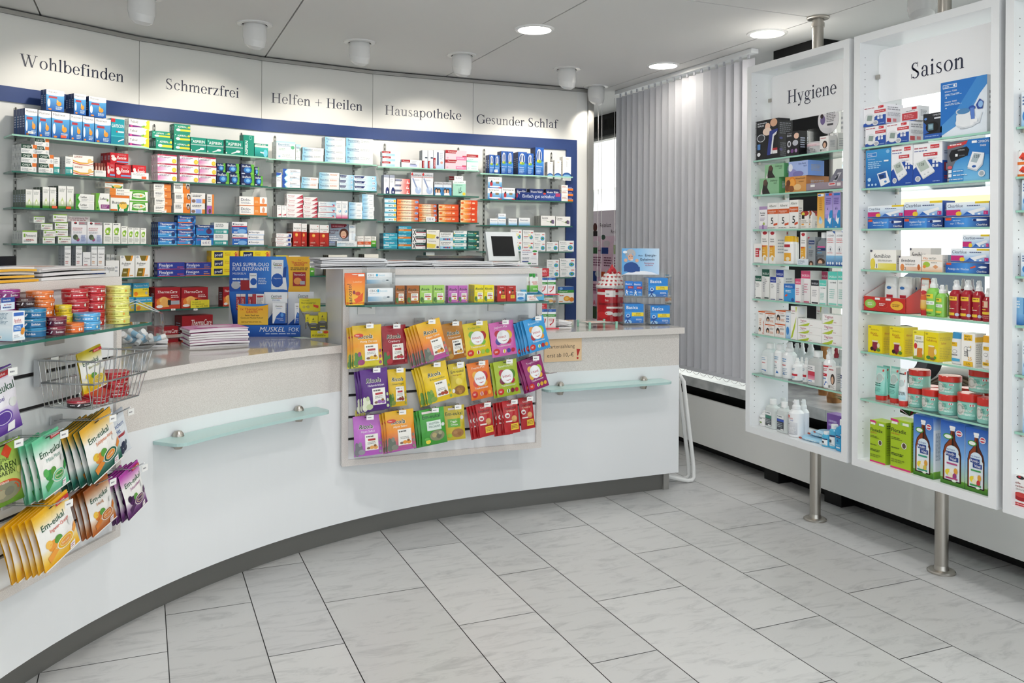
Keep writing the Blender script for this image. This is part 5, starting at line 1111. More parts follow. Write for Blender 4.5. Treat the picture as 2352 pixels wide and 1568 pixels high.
 'knobi': ('2e6fc8', 'e9eef6', 'g 0 .45 1 1 7fb4ec 1f56b4; g 0 .1 1 .45 a8c89a 8fbcea; g 0 0 1 .1 2f6a1e 5f9a2c; p 1c0d07 .1,.06 .1,.5 .18,.62 .38,.72 .42,.86 .58,.86 .62,.72 .8,.6 .86,.5 .86,.06; p 8a3c18 .13,.08 .13,.5 .2,.61 .4,.72 .43,.86 .5,.86 .46,.6 .3,.5 .2,.1; p 5a2410 .5,.86 .57,.86 .6,.72 .78,.6 .83,.5 .83,.08 .7,.08; r .4 .86 .6 .93 eef0f2; r .38 .9 .62 .935 f8f8f8; p e9f2f8 .18,.08 .18,.48 .3,.58 .66,.58 .8,.48 .8,.08; e .5 .54 .26 .09 d8eaf6; e .32 .76 .2 .045 4a9c3c; e .32 .76 .15 .03 f2f6ee; e .78 .84 .14 .05 f4f4f6; e .78 .84 .11 .04 c8445a; r .68 .83 .88 .85 f4f4f6; r .24 .46 .66 .53 22408c; b Knobi- .27 .475 .042 f6f6fa .36; r .36 .385 .76 .455 22408c; b Vital .42 .4 .042 f6f6fa .3; t Das_Original .26 .555 .022 2a4a9c .4; r .28 .33 .72 .355 @B; e .36 .2 .14 .05 f0d83c; e .52 .22 .12 .06 f4efe2; e .44 .16 .1 .05 f2e9c8; e .66 .24 .08 .05 e2a23c; e .62 .16 .08 .045 @A; r .24 .1 .74 .125 @B; e .6 .085 .1 .02 e8f0e4', '3a7cd0', 'g 0 0 1 .12 4f8a2c 7fb43c; g 0 .8 1 1 c8def6 2e6fc8; l .15 .3 .85 .75 22 9aaabc'),
})
_kn = DES['knobi']
for nm, A, B in (('knobi1', 'd8c24a', '2f9a7c'), ('knobi2', 'a03a7c', 'b8447c'), ('knobi3', 'c8343c', '3a9a50')):
    DES[nm] = (_kn[0], _kn[1], _kn[2].replace('@A', A).replace('@B', B), _kn[3], _kn[4])
# rack cartons and others
for nm, c, d, tx in (('ricbr', 'a8622a', '8a4c1e', 'Kräuter-Karamell'), ('ricgr', 'a5d068', '86b04c', 'Apfelminze'), ('ricpu', 'c06ab8', '9a4c94', 'Alpen_Salbei'), ('ricye', 'ecdc26', 'd0c01c', 'Zitronenmelisse')):
    DES[nm] = (c, d, 'r 0 .9 1 1 %s; j Ricola .1 .72 .13 1c4434 .82; b %s .12 .62 .055 f6f2e4 .8; r .34 .16 .9 .56 f6f4ec; l .4 .4 .84 .52 2 8a8a84; r .4 .33 .84 .39 b8343c; e .68 .23 .12 .05 e0b04a; e .16 .2 .13 .14 4c7a3c; e .24 .1 .1 .08 6a8a4a; e .9 .1 .06 .04 e8c84a' % (c, tx), c)
DES['ricred'] = ('c03028', '98241e', 'r 0 .88 1 1 b02a24; t Kinder .3 .86 .07 f6eaea .4; b Em-eukal .14 .76 .07 3a1c18 .72; e .3 .58 .09 .09 f4f0ec; e .64 .58 .12 .09 b8703c; e .64 .68 .13 .05 4a2c1c; r .5 .2 .8 .48 8a4a24; r .4 .18 .86 .4 ecc83a; l .46 .22 .8 .36 2 a8742c', 'c84038')
DES['basica'] = ('2a86d8', 'd4d8de', 'g 0 0 1 .6 1a70cc 3f9ae6; b Basica .1 .74 .17 f8fafc .82; r .38 .36 1 .56 f0d83c; i Direkt .6 .47 .06 6a5a24 .26; l .5 .39 .9 .44 1 a8963a; e .18 .4 .09 .09 dcecfa; e .18 .4 .06 .06 1a5ab0; p 1a4a9c .0,.3 .16,.28 .34,.34 .34,.3 .24,.24 .3,.04 .24,.04 .17,.18 .08,.02 .02,.02 .12,.22 0,.26; e .18 .06 .2 .12 a8d4f6; p 1a4a9c .04,0 .16,.2 .28,0 .22,0 .16,.1 .1,0; l .6 .14 .95 .24 2 dcecfa; l .78 .04 .95 .09 1 dcecfa')
DES['basicas'] = ('2a7cd8', 'd4d8de', 'g 0 0 1 .5 3a9ae8 1a60c4; b Basica .08 .76 .12 f8fafc .84; r .36 .5 1 .66 b8283c; l .44 .54 .9 .62 2 f2d0d6; e .2 .36 .08 .05 dcecfa; p eaf2fa .04,.26 .2,.3 .44,.32 .3,.22 .4,.04 .34,.04 .2,.2 .08,.02 .02,.02 .14,.24; l .56 .2 .95 .32 3 dcecfa; l .6 .05 .95 .1 1 dcecfa')
DES['neuds'] = ('f8f6f6', 'e8e4e4', 'r 0 .76 1 1 2c5ca4; r 0 .7 1 .86 f4f6f8; r 0 .6 1 .74 3f9a3c; t Diasporal .06 .64 .06 f4faf0 .86; l .1 .36 .7 .52 3 d88a8c; p c8323c .3,.14 .7,.3 .8,.5 .7,.5 .56,.3 .2,.2; r .0 .0 1 .08 f2d8dc; e .3 .92 .2 .05 5a8ad0')
DES['ipalat'] = ('eef3f6', 'e2ecf4', 'g 0 0 1 .5 c8e4f4 f4f7f8; r .52 .0 1 .96 f4f6f8; r .54 .88 1 .97 3a6cc0; r .56 .62 .98 .78 f8f8f8; b Ipalat .6 .67 .07 b8344a .34; l .6 .63 .95 .66 1 c87a84; r .56 .36 .9 .52 3a78c8; l .6 .4 .86 .48 2 dcecfa; e .82 .33 .1 .07 e8a040; e .8 .28 .09 .06 d88a2c; l .06 .56 .46 .9 7 8aa4b8; r .04 .04 .34 .16 e8ecec; l .05 .05 .33 .15 1 3a3c40; e .24 .3 .16 .05 b4d8ee')
DES['purplebox'] = ('8a5cb0', '7a4ea0', 'l .1 .5 .6 .8 2 cbb4e0; r 0 0 1 .1 6a4090')
DES['cranb'] = ('f4f2f0', 'e0dedc', 'e .4 .92 .2 .06 2a2a2c; e .36 .94 .07 .03 c82838; b Heiße .06 .7 .07 8a1c28 .8; b Cranberry .06 .6 .07 8a1c28 1.2; l .1 .5 .8 .56 2 a8a4a0; e .45 .3 .4 .14 a01c24; e .45 .36 .34 .08 c8403c; r 0 0 1 .1 c0282e; l .1 .03 .8 .07 1 f2dcdc')
DES['plbox'] = ('f4f2ee', 'e0ded8', 'r 0 0 1 .2 e8782c; p e2442c .1,.5 .5,.9 .9,.6 .6,.3; i PLUS .3 .3 .24 3a3a40 .6')
DES['bluewbox'] = ('e6f0f8', 'ccd8e4', 'g 0 0 1 .6 8fc4ec f0f6fa; l .1 .6 .8 .9 3 5a7aa8; e .4 .3 .3 .16 3f8ad0')
DES['cb12'] = ('f4f8fa', 'dfe6ea', 't CB12 .06 .72 .17 4a525a .3; r .36 .7 .44 .92 4fb4dc; t boost .47 .72 .17 a8d4e4 .4; l .06 .58 .6 .64 1 b4c0c6; h 0 .05 .6 .4 8fc4ea f0f6fa; e .66 .3 .08 .12 dfe8ee; e .8 .34 .06 .06 5a6a74')
# ================================================================ shelves full of cartons
KIND = {}
for k_, v_ in {'ointment_carton': 'bep bepo bepbig systr systrv sovent sovred tyros tyrosv medig medigv bluew kamist diclo finalg finalgo proff fenih fenist fenistr smallteal canbl canlong canv canbig canpink cangr navyw vagi vagiv lyingw tallw pyral heel',
               'bottle_carton': 'maalox gaviscon legal iber gloh kloster valw knobi1 knobi2 knobi3 florad laus hedrin licen sagg sagb sagbl sagp sagk sagt cone wavep waver nerv',
               'supplement_carton': 'calc calcy frub magv magnes biol biolr diasp femi1 femi2 vitav artisch neuds centr basica basicas five fruit eucab',
               'device_carton': 'thermo thermos bpm bpmred bpblue bpbig omrs omrb inhal', 'test_carton': 'clear clearn clearm clearw', 'tissue_box': 'tissueg tissueb tissueo',
               'tea_carton': 'kirsch magnt salbei cranb', 'heat_pad_carton': 'therma thermal', 'lozenge_carton': 'ricbr ricgr ricpu ricye ricred ipalatf cb12 lefax lefaxg rennie'}.items():
    for q_ in v_.split(): KIND[q_] = k_


def posword(r, n, what=('bottom', 'middle', 'top')):
    if n == 1: return ''
    if r == 0: return 'stack bottom'
    if r == n - 1: return 'stack top'
    if n == 3: return 'stack middle'
    return '%s from stack bottom' % ORD[r + 1]


def behind(d):
    return ('', 'second row', 'third row', 'fourth row', 'fifth row', 'sixth row', 'seventh row')[d]


PEND = []       # (object, description, position words, where) - labels are written once everything is placed


def note(o, desc, pos, where, cat, group=None):
    o['category'] = cat
    if group: o['group'] = group
    PEND.append((o, desc, pos, where, o.location.copy()))


def put(frame, crop, x0, x1, yt, design, desc, nh=1, nd=1, dep=0.05, yb=None, where='', z=None, inset=0.0, group=None, name='medicine_carton', cat='box', rot=0, gap=0.0012):
    """cartons stacked nh high and nd deep; x0, x1, yt (and yb) are read off the photograph"""
    o, e = frame
    n = Vector((-e.y, e.x))
    f = o + n * inset
    yb_ = yb if yb is not None else yt
    pt = cp(crop, (x0 + x1) / 2, yt)
    P0, P1 = cp(crop, x0, yt), cp(crop, x1, yt)
    A, B, T = at_pl(*P0, f, e), at_pl(*P1, f, e), at_pl(*pt, f, e)
    s0 = (Vector(A[:2]) - f).dot(e); s1 = (Vector(B[:2]) - f).dot(e)
    zb = z
    if yb is not None: zb = at_pl(*cp(crop, (x0 + x1) / 2, yb), f, e)[2]
    h = (T[2] - zb) / nh - 0.0006
    w = s1 - s0 - gap
    me = carton_mesh(design, w, h, dep)
    rz = math.atan2(e.y, e.x)
    rnd = random.Random(int(x0 * 13 + yt))
    for r in range(nh):
        jx = rnd.uniform(-0.003, 0.003) if nh > 1 and r else 0
        for d in range(nd):
            p = f + e * (s0 + gap / 2 + jx) + n * (d * (dep + 0.002))
            ob = link_mesh(KIND.get(design, name) if name == 'medicine_carton' else name, me, (p.x, p.y, zb + r * (h + 0.0006) + 0.0004), rz + (rnd.uniform(-0.02, 0.02) if d else 0))
            pos = ', '.join(q for q in (posword(r, nh), behind(d)) if q)
            note(ob, desc, pos, where, cat, group)
    return s0, s1, zb + nh * (h + 0.0006)


def row(sec, lev, crop, items, inset=0.012):
    o, e, n, L = SEC[sec]
    fr = (o - n * SHELF_F, e)
    where = '%s shelf under %s' % (LV[lev - 1], SW[sec - 1])
    for it in items:
        x0, x1, yt, design, desc = it[:5]
        kw = dict(it[5]) if len(it) > 5 else {}
        kw.setdefault('inset', inset)
        put(fr, crop, x0, x1, yt, design, desc, where=where, z=ZS[sec][lev - 1], **kw)


D = dict
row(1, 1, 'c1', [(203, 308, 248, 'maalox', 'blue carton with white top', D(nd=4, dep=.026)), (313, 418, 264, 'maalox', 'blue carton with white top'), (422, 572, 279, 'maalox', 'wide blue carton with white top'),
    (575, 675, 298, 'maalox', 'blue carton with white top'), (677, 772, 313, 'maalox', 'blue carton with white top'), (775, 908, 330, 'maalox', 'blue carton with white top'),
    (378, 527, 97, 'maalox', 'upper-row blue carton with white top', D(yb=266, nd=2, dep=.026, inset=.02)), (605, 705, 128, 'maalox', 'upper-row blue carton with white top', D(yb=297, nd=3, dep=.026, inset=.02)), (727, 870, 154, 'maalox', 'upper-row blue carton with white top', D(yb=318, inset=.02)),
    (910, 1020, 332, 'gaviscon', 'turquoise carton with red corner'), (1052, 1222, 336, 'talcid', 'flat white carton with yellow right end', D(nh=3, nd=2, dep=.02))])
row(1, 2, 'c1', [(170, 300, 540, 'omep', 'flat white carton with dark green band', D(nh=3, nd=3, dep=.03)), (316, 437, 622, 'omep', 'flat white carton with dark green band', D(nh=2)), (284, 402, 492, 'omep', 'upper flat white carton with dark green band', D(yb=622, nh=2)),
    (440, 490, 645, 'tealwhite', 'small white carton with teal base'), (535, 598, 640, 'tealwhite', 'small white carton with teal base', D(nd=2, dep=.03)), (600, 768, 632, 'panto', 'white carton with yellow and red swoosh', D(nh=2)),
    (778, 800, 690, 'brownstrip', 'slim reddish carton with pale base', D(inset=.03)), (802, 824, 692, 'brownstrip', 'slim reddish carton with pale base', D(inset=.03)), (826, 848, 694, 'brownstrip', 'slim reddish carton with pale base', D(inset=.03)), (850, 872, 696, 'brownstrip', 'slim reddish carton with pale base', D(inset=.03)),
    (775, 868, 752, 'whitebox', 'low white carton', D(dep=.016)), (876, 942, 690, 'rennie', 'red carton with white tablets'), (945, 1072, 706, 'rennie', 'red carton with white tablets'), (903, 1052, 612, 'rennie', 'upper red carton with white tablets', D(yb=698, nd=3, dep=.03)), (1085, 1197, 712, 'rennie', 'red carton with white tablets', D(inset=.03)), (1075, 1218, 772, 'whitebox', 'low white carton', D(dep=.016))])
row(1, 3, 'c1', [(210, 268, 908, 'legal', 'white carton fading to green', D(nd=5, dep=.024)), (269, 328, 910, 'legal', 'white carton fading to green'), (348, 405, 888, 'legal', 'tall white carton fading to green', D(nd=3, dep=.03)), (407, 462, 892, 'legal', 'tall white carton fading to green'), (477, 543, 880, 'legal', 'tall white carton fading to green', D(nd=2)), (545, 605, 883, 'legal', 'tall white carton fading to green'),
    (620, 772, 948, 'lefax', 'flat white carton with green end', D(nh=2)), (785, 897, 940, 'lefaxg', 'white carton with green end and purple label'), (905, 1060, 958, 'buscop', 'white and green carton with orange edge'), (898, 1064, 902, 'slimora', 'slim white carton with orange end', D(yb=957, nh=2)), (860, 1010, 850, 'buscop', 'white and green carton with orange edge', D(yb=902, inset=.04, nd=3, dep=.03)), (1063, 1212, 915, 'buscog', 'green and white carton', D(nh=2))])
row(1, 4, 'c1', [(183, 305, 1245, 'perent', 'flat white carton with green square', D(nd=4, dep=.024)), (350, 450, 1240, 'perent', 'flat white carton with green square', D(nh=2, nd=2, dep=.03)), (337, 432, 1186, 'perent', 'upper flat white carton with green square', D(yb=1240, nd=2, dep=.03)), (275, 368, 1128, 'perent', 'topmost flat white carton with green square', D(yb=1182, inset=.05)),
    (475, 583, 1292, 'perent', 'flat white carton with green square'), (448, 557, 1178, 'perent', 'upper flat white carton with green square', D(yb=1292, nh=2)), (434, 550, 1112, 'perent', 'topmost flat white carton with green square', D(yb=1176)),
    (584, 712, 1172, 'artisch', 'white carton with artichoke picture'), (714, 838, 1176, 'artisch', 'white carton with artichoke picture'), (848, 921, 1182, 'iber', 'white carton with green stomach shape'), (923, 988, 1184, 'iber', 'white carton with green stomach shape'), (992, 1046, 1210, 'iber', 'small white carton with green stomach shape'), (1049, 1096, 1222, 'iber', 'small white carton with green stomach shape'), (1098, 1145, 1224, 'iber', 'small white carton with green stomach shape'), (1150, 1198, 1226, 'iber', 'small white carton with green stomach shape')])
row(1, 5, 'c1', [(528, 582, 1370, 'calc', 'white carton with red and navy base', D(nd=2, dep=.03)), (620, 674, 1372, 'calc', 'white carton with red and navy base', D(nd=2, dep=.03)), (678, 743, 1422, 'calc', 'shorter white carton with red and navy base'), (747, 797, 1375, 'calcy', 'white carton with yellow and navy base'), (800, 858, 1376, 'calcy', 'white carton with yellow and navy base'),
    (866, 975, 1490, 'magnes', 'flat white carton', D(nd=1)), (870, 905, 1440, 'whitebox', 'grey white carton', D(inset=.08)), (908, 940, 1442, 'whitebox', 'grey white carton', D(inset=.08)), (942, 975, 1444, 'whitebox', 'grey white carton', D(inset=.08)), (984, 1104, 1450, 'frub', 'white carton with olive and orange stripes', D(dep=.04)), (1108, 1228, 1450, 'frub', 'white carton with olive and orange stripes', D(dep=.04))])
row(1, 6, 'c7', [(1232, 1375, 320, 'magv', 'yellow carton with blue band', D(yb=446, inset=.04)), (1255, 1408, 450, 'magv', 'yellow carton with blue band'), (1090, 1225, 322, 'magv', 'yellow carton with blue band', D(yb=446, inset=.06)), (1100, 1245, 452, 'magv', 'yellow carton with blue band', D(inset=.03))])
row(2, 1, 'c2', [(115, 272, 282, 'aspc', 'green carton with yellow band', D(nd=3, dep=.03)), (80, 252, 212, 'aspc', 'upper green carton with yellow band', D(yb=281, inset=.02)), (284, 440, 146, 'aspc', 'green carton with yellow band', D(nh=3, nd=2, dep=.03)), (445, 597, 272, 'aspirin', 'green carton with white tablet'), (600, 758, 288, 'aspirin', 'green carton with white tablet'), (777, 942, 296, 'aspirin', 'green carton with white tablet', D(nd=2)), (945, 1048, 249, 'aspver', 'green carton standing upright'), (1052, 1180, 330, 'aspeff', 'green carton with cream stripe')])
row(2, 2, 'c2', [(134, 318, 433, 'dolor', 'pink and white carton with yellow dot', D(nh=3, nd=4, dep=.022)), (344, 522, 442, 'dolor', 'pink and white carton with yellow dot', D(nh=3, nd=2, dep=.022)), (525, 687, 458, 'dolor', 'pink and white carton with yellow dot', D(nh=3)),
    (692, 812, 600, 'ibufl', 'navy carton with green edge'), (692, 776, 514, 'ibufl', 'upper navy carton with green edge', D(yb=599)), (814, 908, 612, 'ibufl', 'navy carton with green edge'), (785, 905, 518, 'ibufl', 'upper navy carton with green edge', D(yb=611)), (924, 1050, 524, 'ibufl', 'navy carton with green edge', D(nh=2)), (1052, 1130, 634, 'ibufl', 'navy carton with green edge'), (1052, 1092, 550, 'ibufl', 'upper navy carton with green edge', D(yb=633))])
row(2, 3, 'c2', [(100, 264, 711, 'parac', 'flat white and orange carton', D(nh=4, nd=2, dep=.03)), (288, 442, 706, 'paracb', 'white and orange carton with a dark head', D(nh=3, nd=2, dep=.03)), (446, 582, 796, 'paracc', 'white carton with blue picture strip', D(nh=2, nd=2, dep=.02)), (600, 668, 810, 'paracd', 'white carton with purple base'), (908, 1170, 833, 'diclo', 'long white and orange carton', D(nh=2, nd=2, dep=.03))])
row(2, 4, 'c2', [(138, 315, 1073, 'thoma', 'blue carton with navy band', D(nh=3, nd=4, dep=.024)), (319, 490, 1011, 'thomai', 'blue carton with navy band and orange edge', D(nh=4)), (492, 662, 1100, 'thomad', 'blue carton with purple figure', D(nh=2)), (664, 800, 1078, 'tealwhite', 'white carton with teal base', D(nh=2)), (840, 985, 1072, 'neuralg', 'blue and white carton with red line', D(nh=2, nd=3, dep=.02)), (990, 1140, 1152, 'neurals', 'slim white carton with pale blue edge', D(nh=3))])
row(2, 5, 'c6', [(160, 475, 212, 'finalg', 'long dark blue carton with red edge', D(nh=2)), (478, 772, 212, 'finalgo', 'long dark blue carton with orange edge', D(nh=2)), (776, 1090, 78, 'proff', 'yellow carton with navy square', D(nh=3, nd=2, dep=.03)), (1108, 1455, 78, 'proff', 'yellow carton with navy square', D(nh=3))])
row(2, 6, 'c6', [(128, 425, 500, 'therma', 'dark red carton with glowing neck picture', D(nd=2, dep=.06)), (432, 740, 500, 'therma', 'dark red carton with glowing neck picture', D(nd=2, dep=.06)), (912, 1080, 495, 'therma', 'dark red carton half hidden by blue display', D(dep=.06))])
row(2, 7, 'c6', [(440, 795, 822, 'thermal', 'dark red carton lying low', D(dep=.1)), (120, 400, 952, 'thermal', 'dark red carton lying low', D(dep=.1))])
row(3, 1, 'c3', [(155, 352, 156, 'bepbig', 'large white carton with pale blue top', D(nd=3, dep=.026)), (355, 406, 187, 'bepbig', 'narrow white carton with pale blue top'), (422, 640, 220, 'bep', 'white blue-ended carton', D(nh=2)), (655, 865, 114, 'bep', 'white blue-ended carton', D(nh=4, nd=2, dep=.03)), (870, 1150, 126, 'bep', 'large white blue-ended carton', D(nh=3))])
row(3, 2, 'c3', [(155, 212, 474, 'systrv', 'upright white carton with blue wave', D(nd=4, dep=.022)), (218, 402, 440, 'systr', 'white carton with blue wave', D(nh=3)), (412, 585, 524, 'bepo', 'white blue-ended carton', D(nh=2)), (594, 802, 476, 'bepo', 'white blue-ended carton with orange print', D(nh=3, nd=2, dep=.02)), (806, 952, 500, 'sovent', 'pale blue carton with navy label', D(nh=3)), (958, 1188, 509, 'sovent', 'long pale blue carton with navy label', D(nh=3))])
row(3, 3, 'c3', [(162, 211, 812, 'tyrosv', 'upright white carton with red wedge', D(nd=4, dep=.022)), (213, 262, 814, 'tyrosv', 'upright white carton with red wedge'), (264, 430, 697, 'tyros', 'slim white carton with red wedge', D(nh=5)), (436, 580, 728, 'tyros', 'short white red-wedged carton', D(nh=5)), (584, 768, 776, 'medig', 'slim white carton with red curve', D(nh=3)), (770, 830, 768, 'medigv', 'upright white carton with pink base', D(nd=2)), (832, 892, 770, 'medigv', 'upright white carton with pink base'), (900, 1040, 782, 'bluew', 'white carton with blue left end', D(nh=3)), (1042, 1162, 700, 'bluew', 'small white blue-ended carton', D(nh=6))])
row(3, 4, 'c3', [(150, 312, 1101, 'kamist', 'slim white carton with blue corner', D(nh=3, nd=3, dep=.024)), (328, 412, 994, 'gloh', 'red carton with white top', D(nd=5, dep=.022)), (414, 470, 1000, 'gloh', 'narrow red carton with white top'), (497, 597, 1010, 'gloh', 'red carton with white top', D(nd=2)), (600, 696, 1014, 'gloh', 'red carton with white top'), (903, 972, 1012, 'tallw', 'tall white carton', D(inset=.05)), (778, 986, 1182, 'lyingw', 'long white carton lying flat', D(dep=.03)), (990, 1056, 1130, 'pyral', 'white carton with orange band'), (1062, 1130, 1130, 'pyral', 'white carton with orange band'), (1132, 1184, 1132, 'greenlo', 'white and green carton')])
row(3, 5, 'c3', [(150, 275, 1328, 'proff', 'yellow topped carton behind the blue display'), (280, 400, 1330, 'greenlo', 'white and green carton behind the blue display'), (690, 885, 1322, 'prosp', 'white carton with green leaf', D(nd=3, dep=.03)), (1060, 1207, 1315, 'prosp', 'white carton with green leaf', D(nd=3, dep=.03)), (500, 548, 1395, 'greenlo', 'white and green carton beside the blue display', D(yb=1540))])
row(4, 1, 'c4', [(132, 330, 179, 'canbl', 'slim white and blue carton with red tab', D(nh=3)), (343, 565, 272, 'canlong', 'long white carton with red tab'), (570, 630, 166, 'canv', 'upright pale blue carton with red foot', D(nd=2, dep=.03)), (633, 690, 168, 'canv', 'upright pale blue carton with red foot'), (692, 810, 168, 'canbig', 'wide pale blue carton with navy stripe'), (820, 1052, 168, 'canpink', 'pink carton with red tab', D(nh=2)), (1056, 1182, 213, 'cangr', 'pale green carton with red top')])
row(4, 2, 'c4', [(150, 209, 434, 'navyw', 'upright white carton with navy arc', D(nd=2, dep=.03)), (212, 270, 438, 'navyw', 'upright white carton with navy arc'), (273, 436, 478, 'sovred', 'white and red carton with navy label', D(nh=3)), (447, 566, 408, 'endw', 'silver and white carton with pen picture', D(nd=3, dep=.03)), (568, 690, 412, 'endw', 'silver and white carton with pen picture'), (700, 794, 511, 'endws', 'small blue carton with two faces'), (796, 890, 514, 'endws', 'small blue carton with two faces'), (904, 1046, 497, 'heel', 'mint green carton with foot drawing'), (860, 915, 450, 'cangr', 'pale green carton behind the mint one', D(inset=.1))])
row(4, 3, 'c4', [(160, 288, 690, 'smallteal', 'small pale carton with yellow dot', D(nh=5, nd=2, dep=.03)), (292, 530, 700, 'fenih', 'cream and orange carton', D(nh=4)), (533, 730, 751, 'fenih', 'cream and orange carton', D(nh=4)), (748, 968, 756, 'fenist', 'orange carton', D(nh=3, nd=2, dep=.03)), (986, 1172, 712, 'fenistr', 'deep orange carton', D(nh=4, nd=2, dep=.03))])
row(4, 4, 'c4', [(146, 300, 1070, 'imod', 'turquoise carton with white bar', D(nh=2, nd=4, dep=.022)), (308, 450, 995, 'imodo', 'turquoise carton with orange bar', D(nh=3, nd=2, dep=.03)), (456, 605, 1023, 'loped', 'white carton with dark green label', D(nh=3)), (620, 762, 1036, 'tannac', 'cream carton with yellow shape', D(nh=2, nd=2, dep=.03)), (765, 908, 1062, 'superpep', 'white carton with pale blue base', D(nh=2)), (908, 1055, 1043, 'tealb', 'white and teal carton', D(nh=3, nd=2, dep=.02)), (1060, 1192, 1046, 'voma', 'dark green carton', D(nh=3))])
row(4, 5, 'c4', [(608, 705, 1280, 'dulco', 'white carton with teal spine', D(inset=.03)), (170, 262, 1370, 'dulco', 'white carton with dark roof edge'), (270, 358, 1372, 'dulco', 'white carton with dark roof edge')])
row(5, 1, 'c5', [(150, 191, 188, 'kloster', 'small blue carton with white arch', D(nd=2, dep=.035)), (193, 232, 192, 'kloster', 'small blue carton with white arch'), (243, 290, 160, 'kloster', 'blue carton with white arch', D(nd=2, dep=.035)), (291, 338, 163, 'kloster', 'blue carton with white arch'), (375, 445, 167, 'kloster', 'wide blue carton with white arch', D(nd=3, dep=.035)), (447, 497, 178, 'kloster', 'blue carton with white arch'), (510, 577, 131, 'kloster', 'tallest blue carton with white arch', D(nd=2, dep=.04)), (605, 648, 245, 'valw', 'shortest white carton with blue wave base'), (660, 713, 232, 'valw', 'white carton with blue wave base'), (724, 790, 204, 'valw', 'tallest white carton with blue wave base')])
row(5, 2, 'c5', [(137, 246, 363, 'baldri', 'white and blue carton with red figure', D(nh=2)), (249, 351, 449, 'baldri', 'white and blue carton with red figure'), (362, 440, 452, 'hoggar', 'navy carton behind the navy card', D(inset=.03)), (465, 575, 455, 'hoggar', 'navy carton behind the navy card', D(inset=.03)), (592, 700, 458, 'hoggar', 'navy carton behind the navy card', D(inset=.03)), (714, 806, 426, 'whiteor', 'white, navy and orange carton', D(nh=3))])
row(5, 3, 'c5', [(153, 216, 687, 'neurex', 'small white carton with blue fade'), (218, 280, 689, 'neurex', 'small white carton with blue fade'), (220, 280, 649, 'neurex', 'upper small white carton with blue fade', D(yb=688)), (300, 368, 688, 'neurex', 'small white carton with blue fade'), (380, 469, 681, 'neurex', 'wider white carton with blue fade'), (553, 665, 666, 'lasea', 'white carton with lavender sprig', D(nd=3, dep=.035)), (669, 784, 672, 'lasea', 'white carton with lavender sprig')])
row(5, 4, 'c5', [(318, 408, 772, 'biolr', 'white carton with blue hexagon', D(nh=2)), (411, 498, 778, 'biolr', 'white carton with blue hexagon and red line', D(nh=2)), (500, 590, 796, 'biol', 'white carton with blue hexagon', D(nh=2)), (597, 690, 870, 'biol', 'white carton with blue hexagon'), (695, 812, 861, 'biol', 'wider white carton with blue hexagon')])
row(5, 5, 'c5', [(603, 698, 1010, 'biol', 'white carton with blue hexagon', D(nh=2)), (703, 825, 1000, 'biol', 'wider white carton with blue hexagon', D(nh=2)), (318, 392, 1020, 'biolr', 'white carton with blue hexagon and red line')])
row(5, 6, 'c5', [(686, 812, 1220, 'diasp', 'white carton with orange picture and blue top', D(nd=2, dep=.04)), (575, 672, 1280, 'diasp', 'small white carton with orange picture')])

# ---------------------------------------------------------------- cards and tags on the sign wall
def card(frame, crop, x0, x1, yt, yb, col, ops, name, label, cat, inset=0.0, t=0.001, lean=0.0, mat_=None):
    o, e = frame; n = Vector((-e.y, e.x)); f = o + n * inset
    xm, ym = (x0 + x1) / 2, (yt + yb) / 2
    A, B = at_pl(*cp(crop, x0, ym), f, e), at_pl(*cp(crop, x1, ym), f, e)
    T, Z = at_pl(*cp(crop, xm, yt), f, e), at_pl(*cp(crop, xm, yb), f, e)
    w = math.hypot(B[0] - A[0], B[1] - A[1]); h = T[2] - Z[2]
    mb = MB(); mb.box(0, 0, 0, w, t, h, col)
    draw(mb, ops, lambda u, v, k: (u * w, -k * EPS, v * h), w / h)
    ob = mb.build(name, mat_ or M_PAPER, None, (A[0], A[1], Z[2] + 0.0005), math.atan2(e.y, e.x))
    if lean: ob.rotation_euler[0] = lean
    return tag(ob, label, cat)


def wallf(sec): return (SEC[sec][0] - SEC[sec][2] * SHELF_F, SEC[sec][1])


card(wallf(5), 'c5', 390, 712, 487, 546, '26407e', 'h 0 0 1 1 1c3070 3a5aa8; t Einfach_gut_schlafen! .06 .32 .42 dfe8f6 .78; r .86 .55 .98 .98 b8406c; p d8422c .56,.8 .62,.8 .62,1 .56,1', 'shelf_card', 'long navy card reading Einfach gut schlafen on the second shelf under Gesunder Schlaf', 'card', 0.004, 0.003)
card(wallf(3), 'c3', 700, 897, 1006, 1228, '8f98a8', 'r 0 .0 1 .8 9aa6b8; e .76 .56 .24 .24 5a3226; e .74 .52 .15 .17 e2b498; r .66 .0 1 .32 8a929c; p 7c1c2c .1,.8 .8,.86 .92,.94 .88,1 .08,1; l .16 .86 .86 .94 1 d8909a; b trockener .0 .66 .1 6a2c3c .5; b Mund? .0 .54 .1 6a2c3c .3; l .0 .1 .5 .46 4 e4e8ee; b Skinsan .0 .12 .09 3a6cc0 .5; e .75 .42 .08 .03 c86a64', 'shelf_card', 'display card with a smiling woman between red and white cartons under Helfen + Heilen', 'card', 0.06, 0.002)
PRICE = 'r 0 0 1 1 f2f2f0; t %s .14 .3 .4 5a4a8a .7'
card(wallf(2), 'c2', 545, 640, 1242, 1296, 'f2f2f0', PRICE % '6,45_€', 'price_card', 'handwritten price card 6,45 on the fourth shelf under Schmerzfrei', 'card', -0.002)
card(wallf(4), 'c4', 610, 708, 892, 948, 'f2f2f0', PRICE % '7,95_€', 'price_card', 'handwritten price card on the third shelf under Hausapotheke', 'card', -0.002)
card(wallf(4), 'c4', 920, 1015, 448, 497, 'e4e2ee', PRICE % '25,90_€', 'price_card', 'price card tilted above the mint green carton under Hausapotheke', 'card', 0.03)
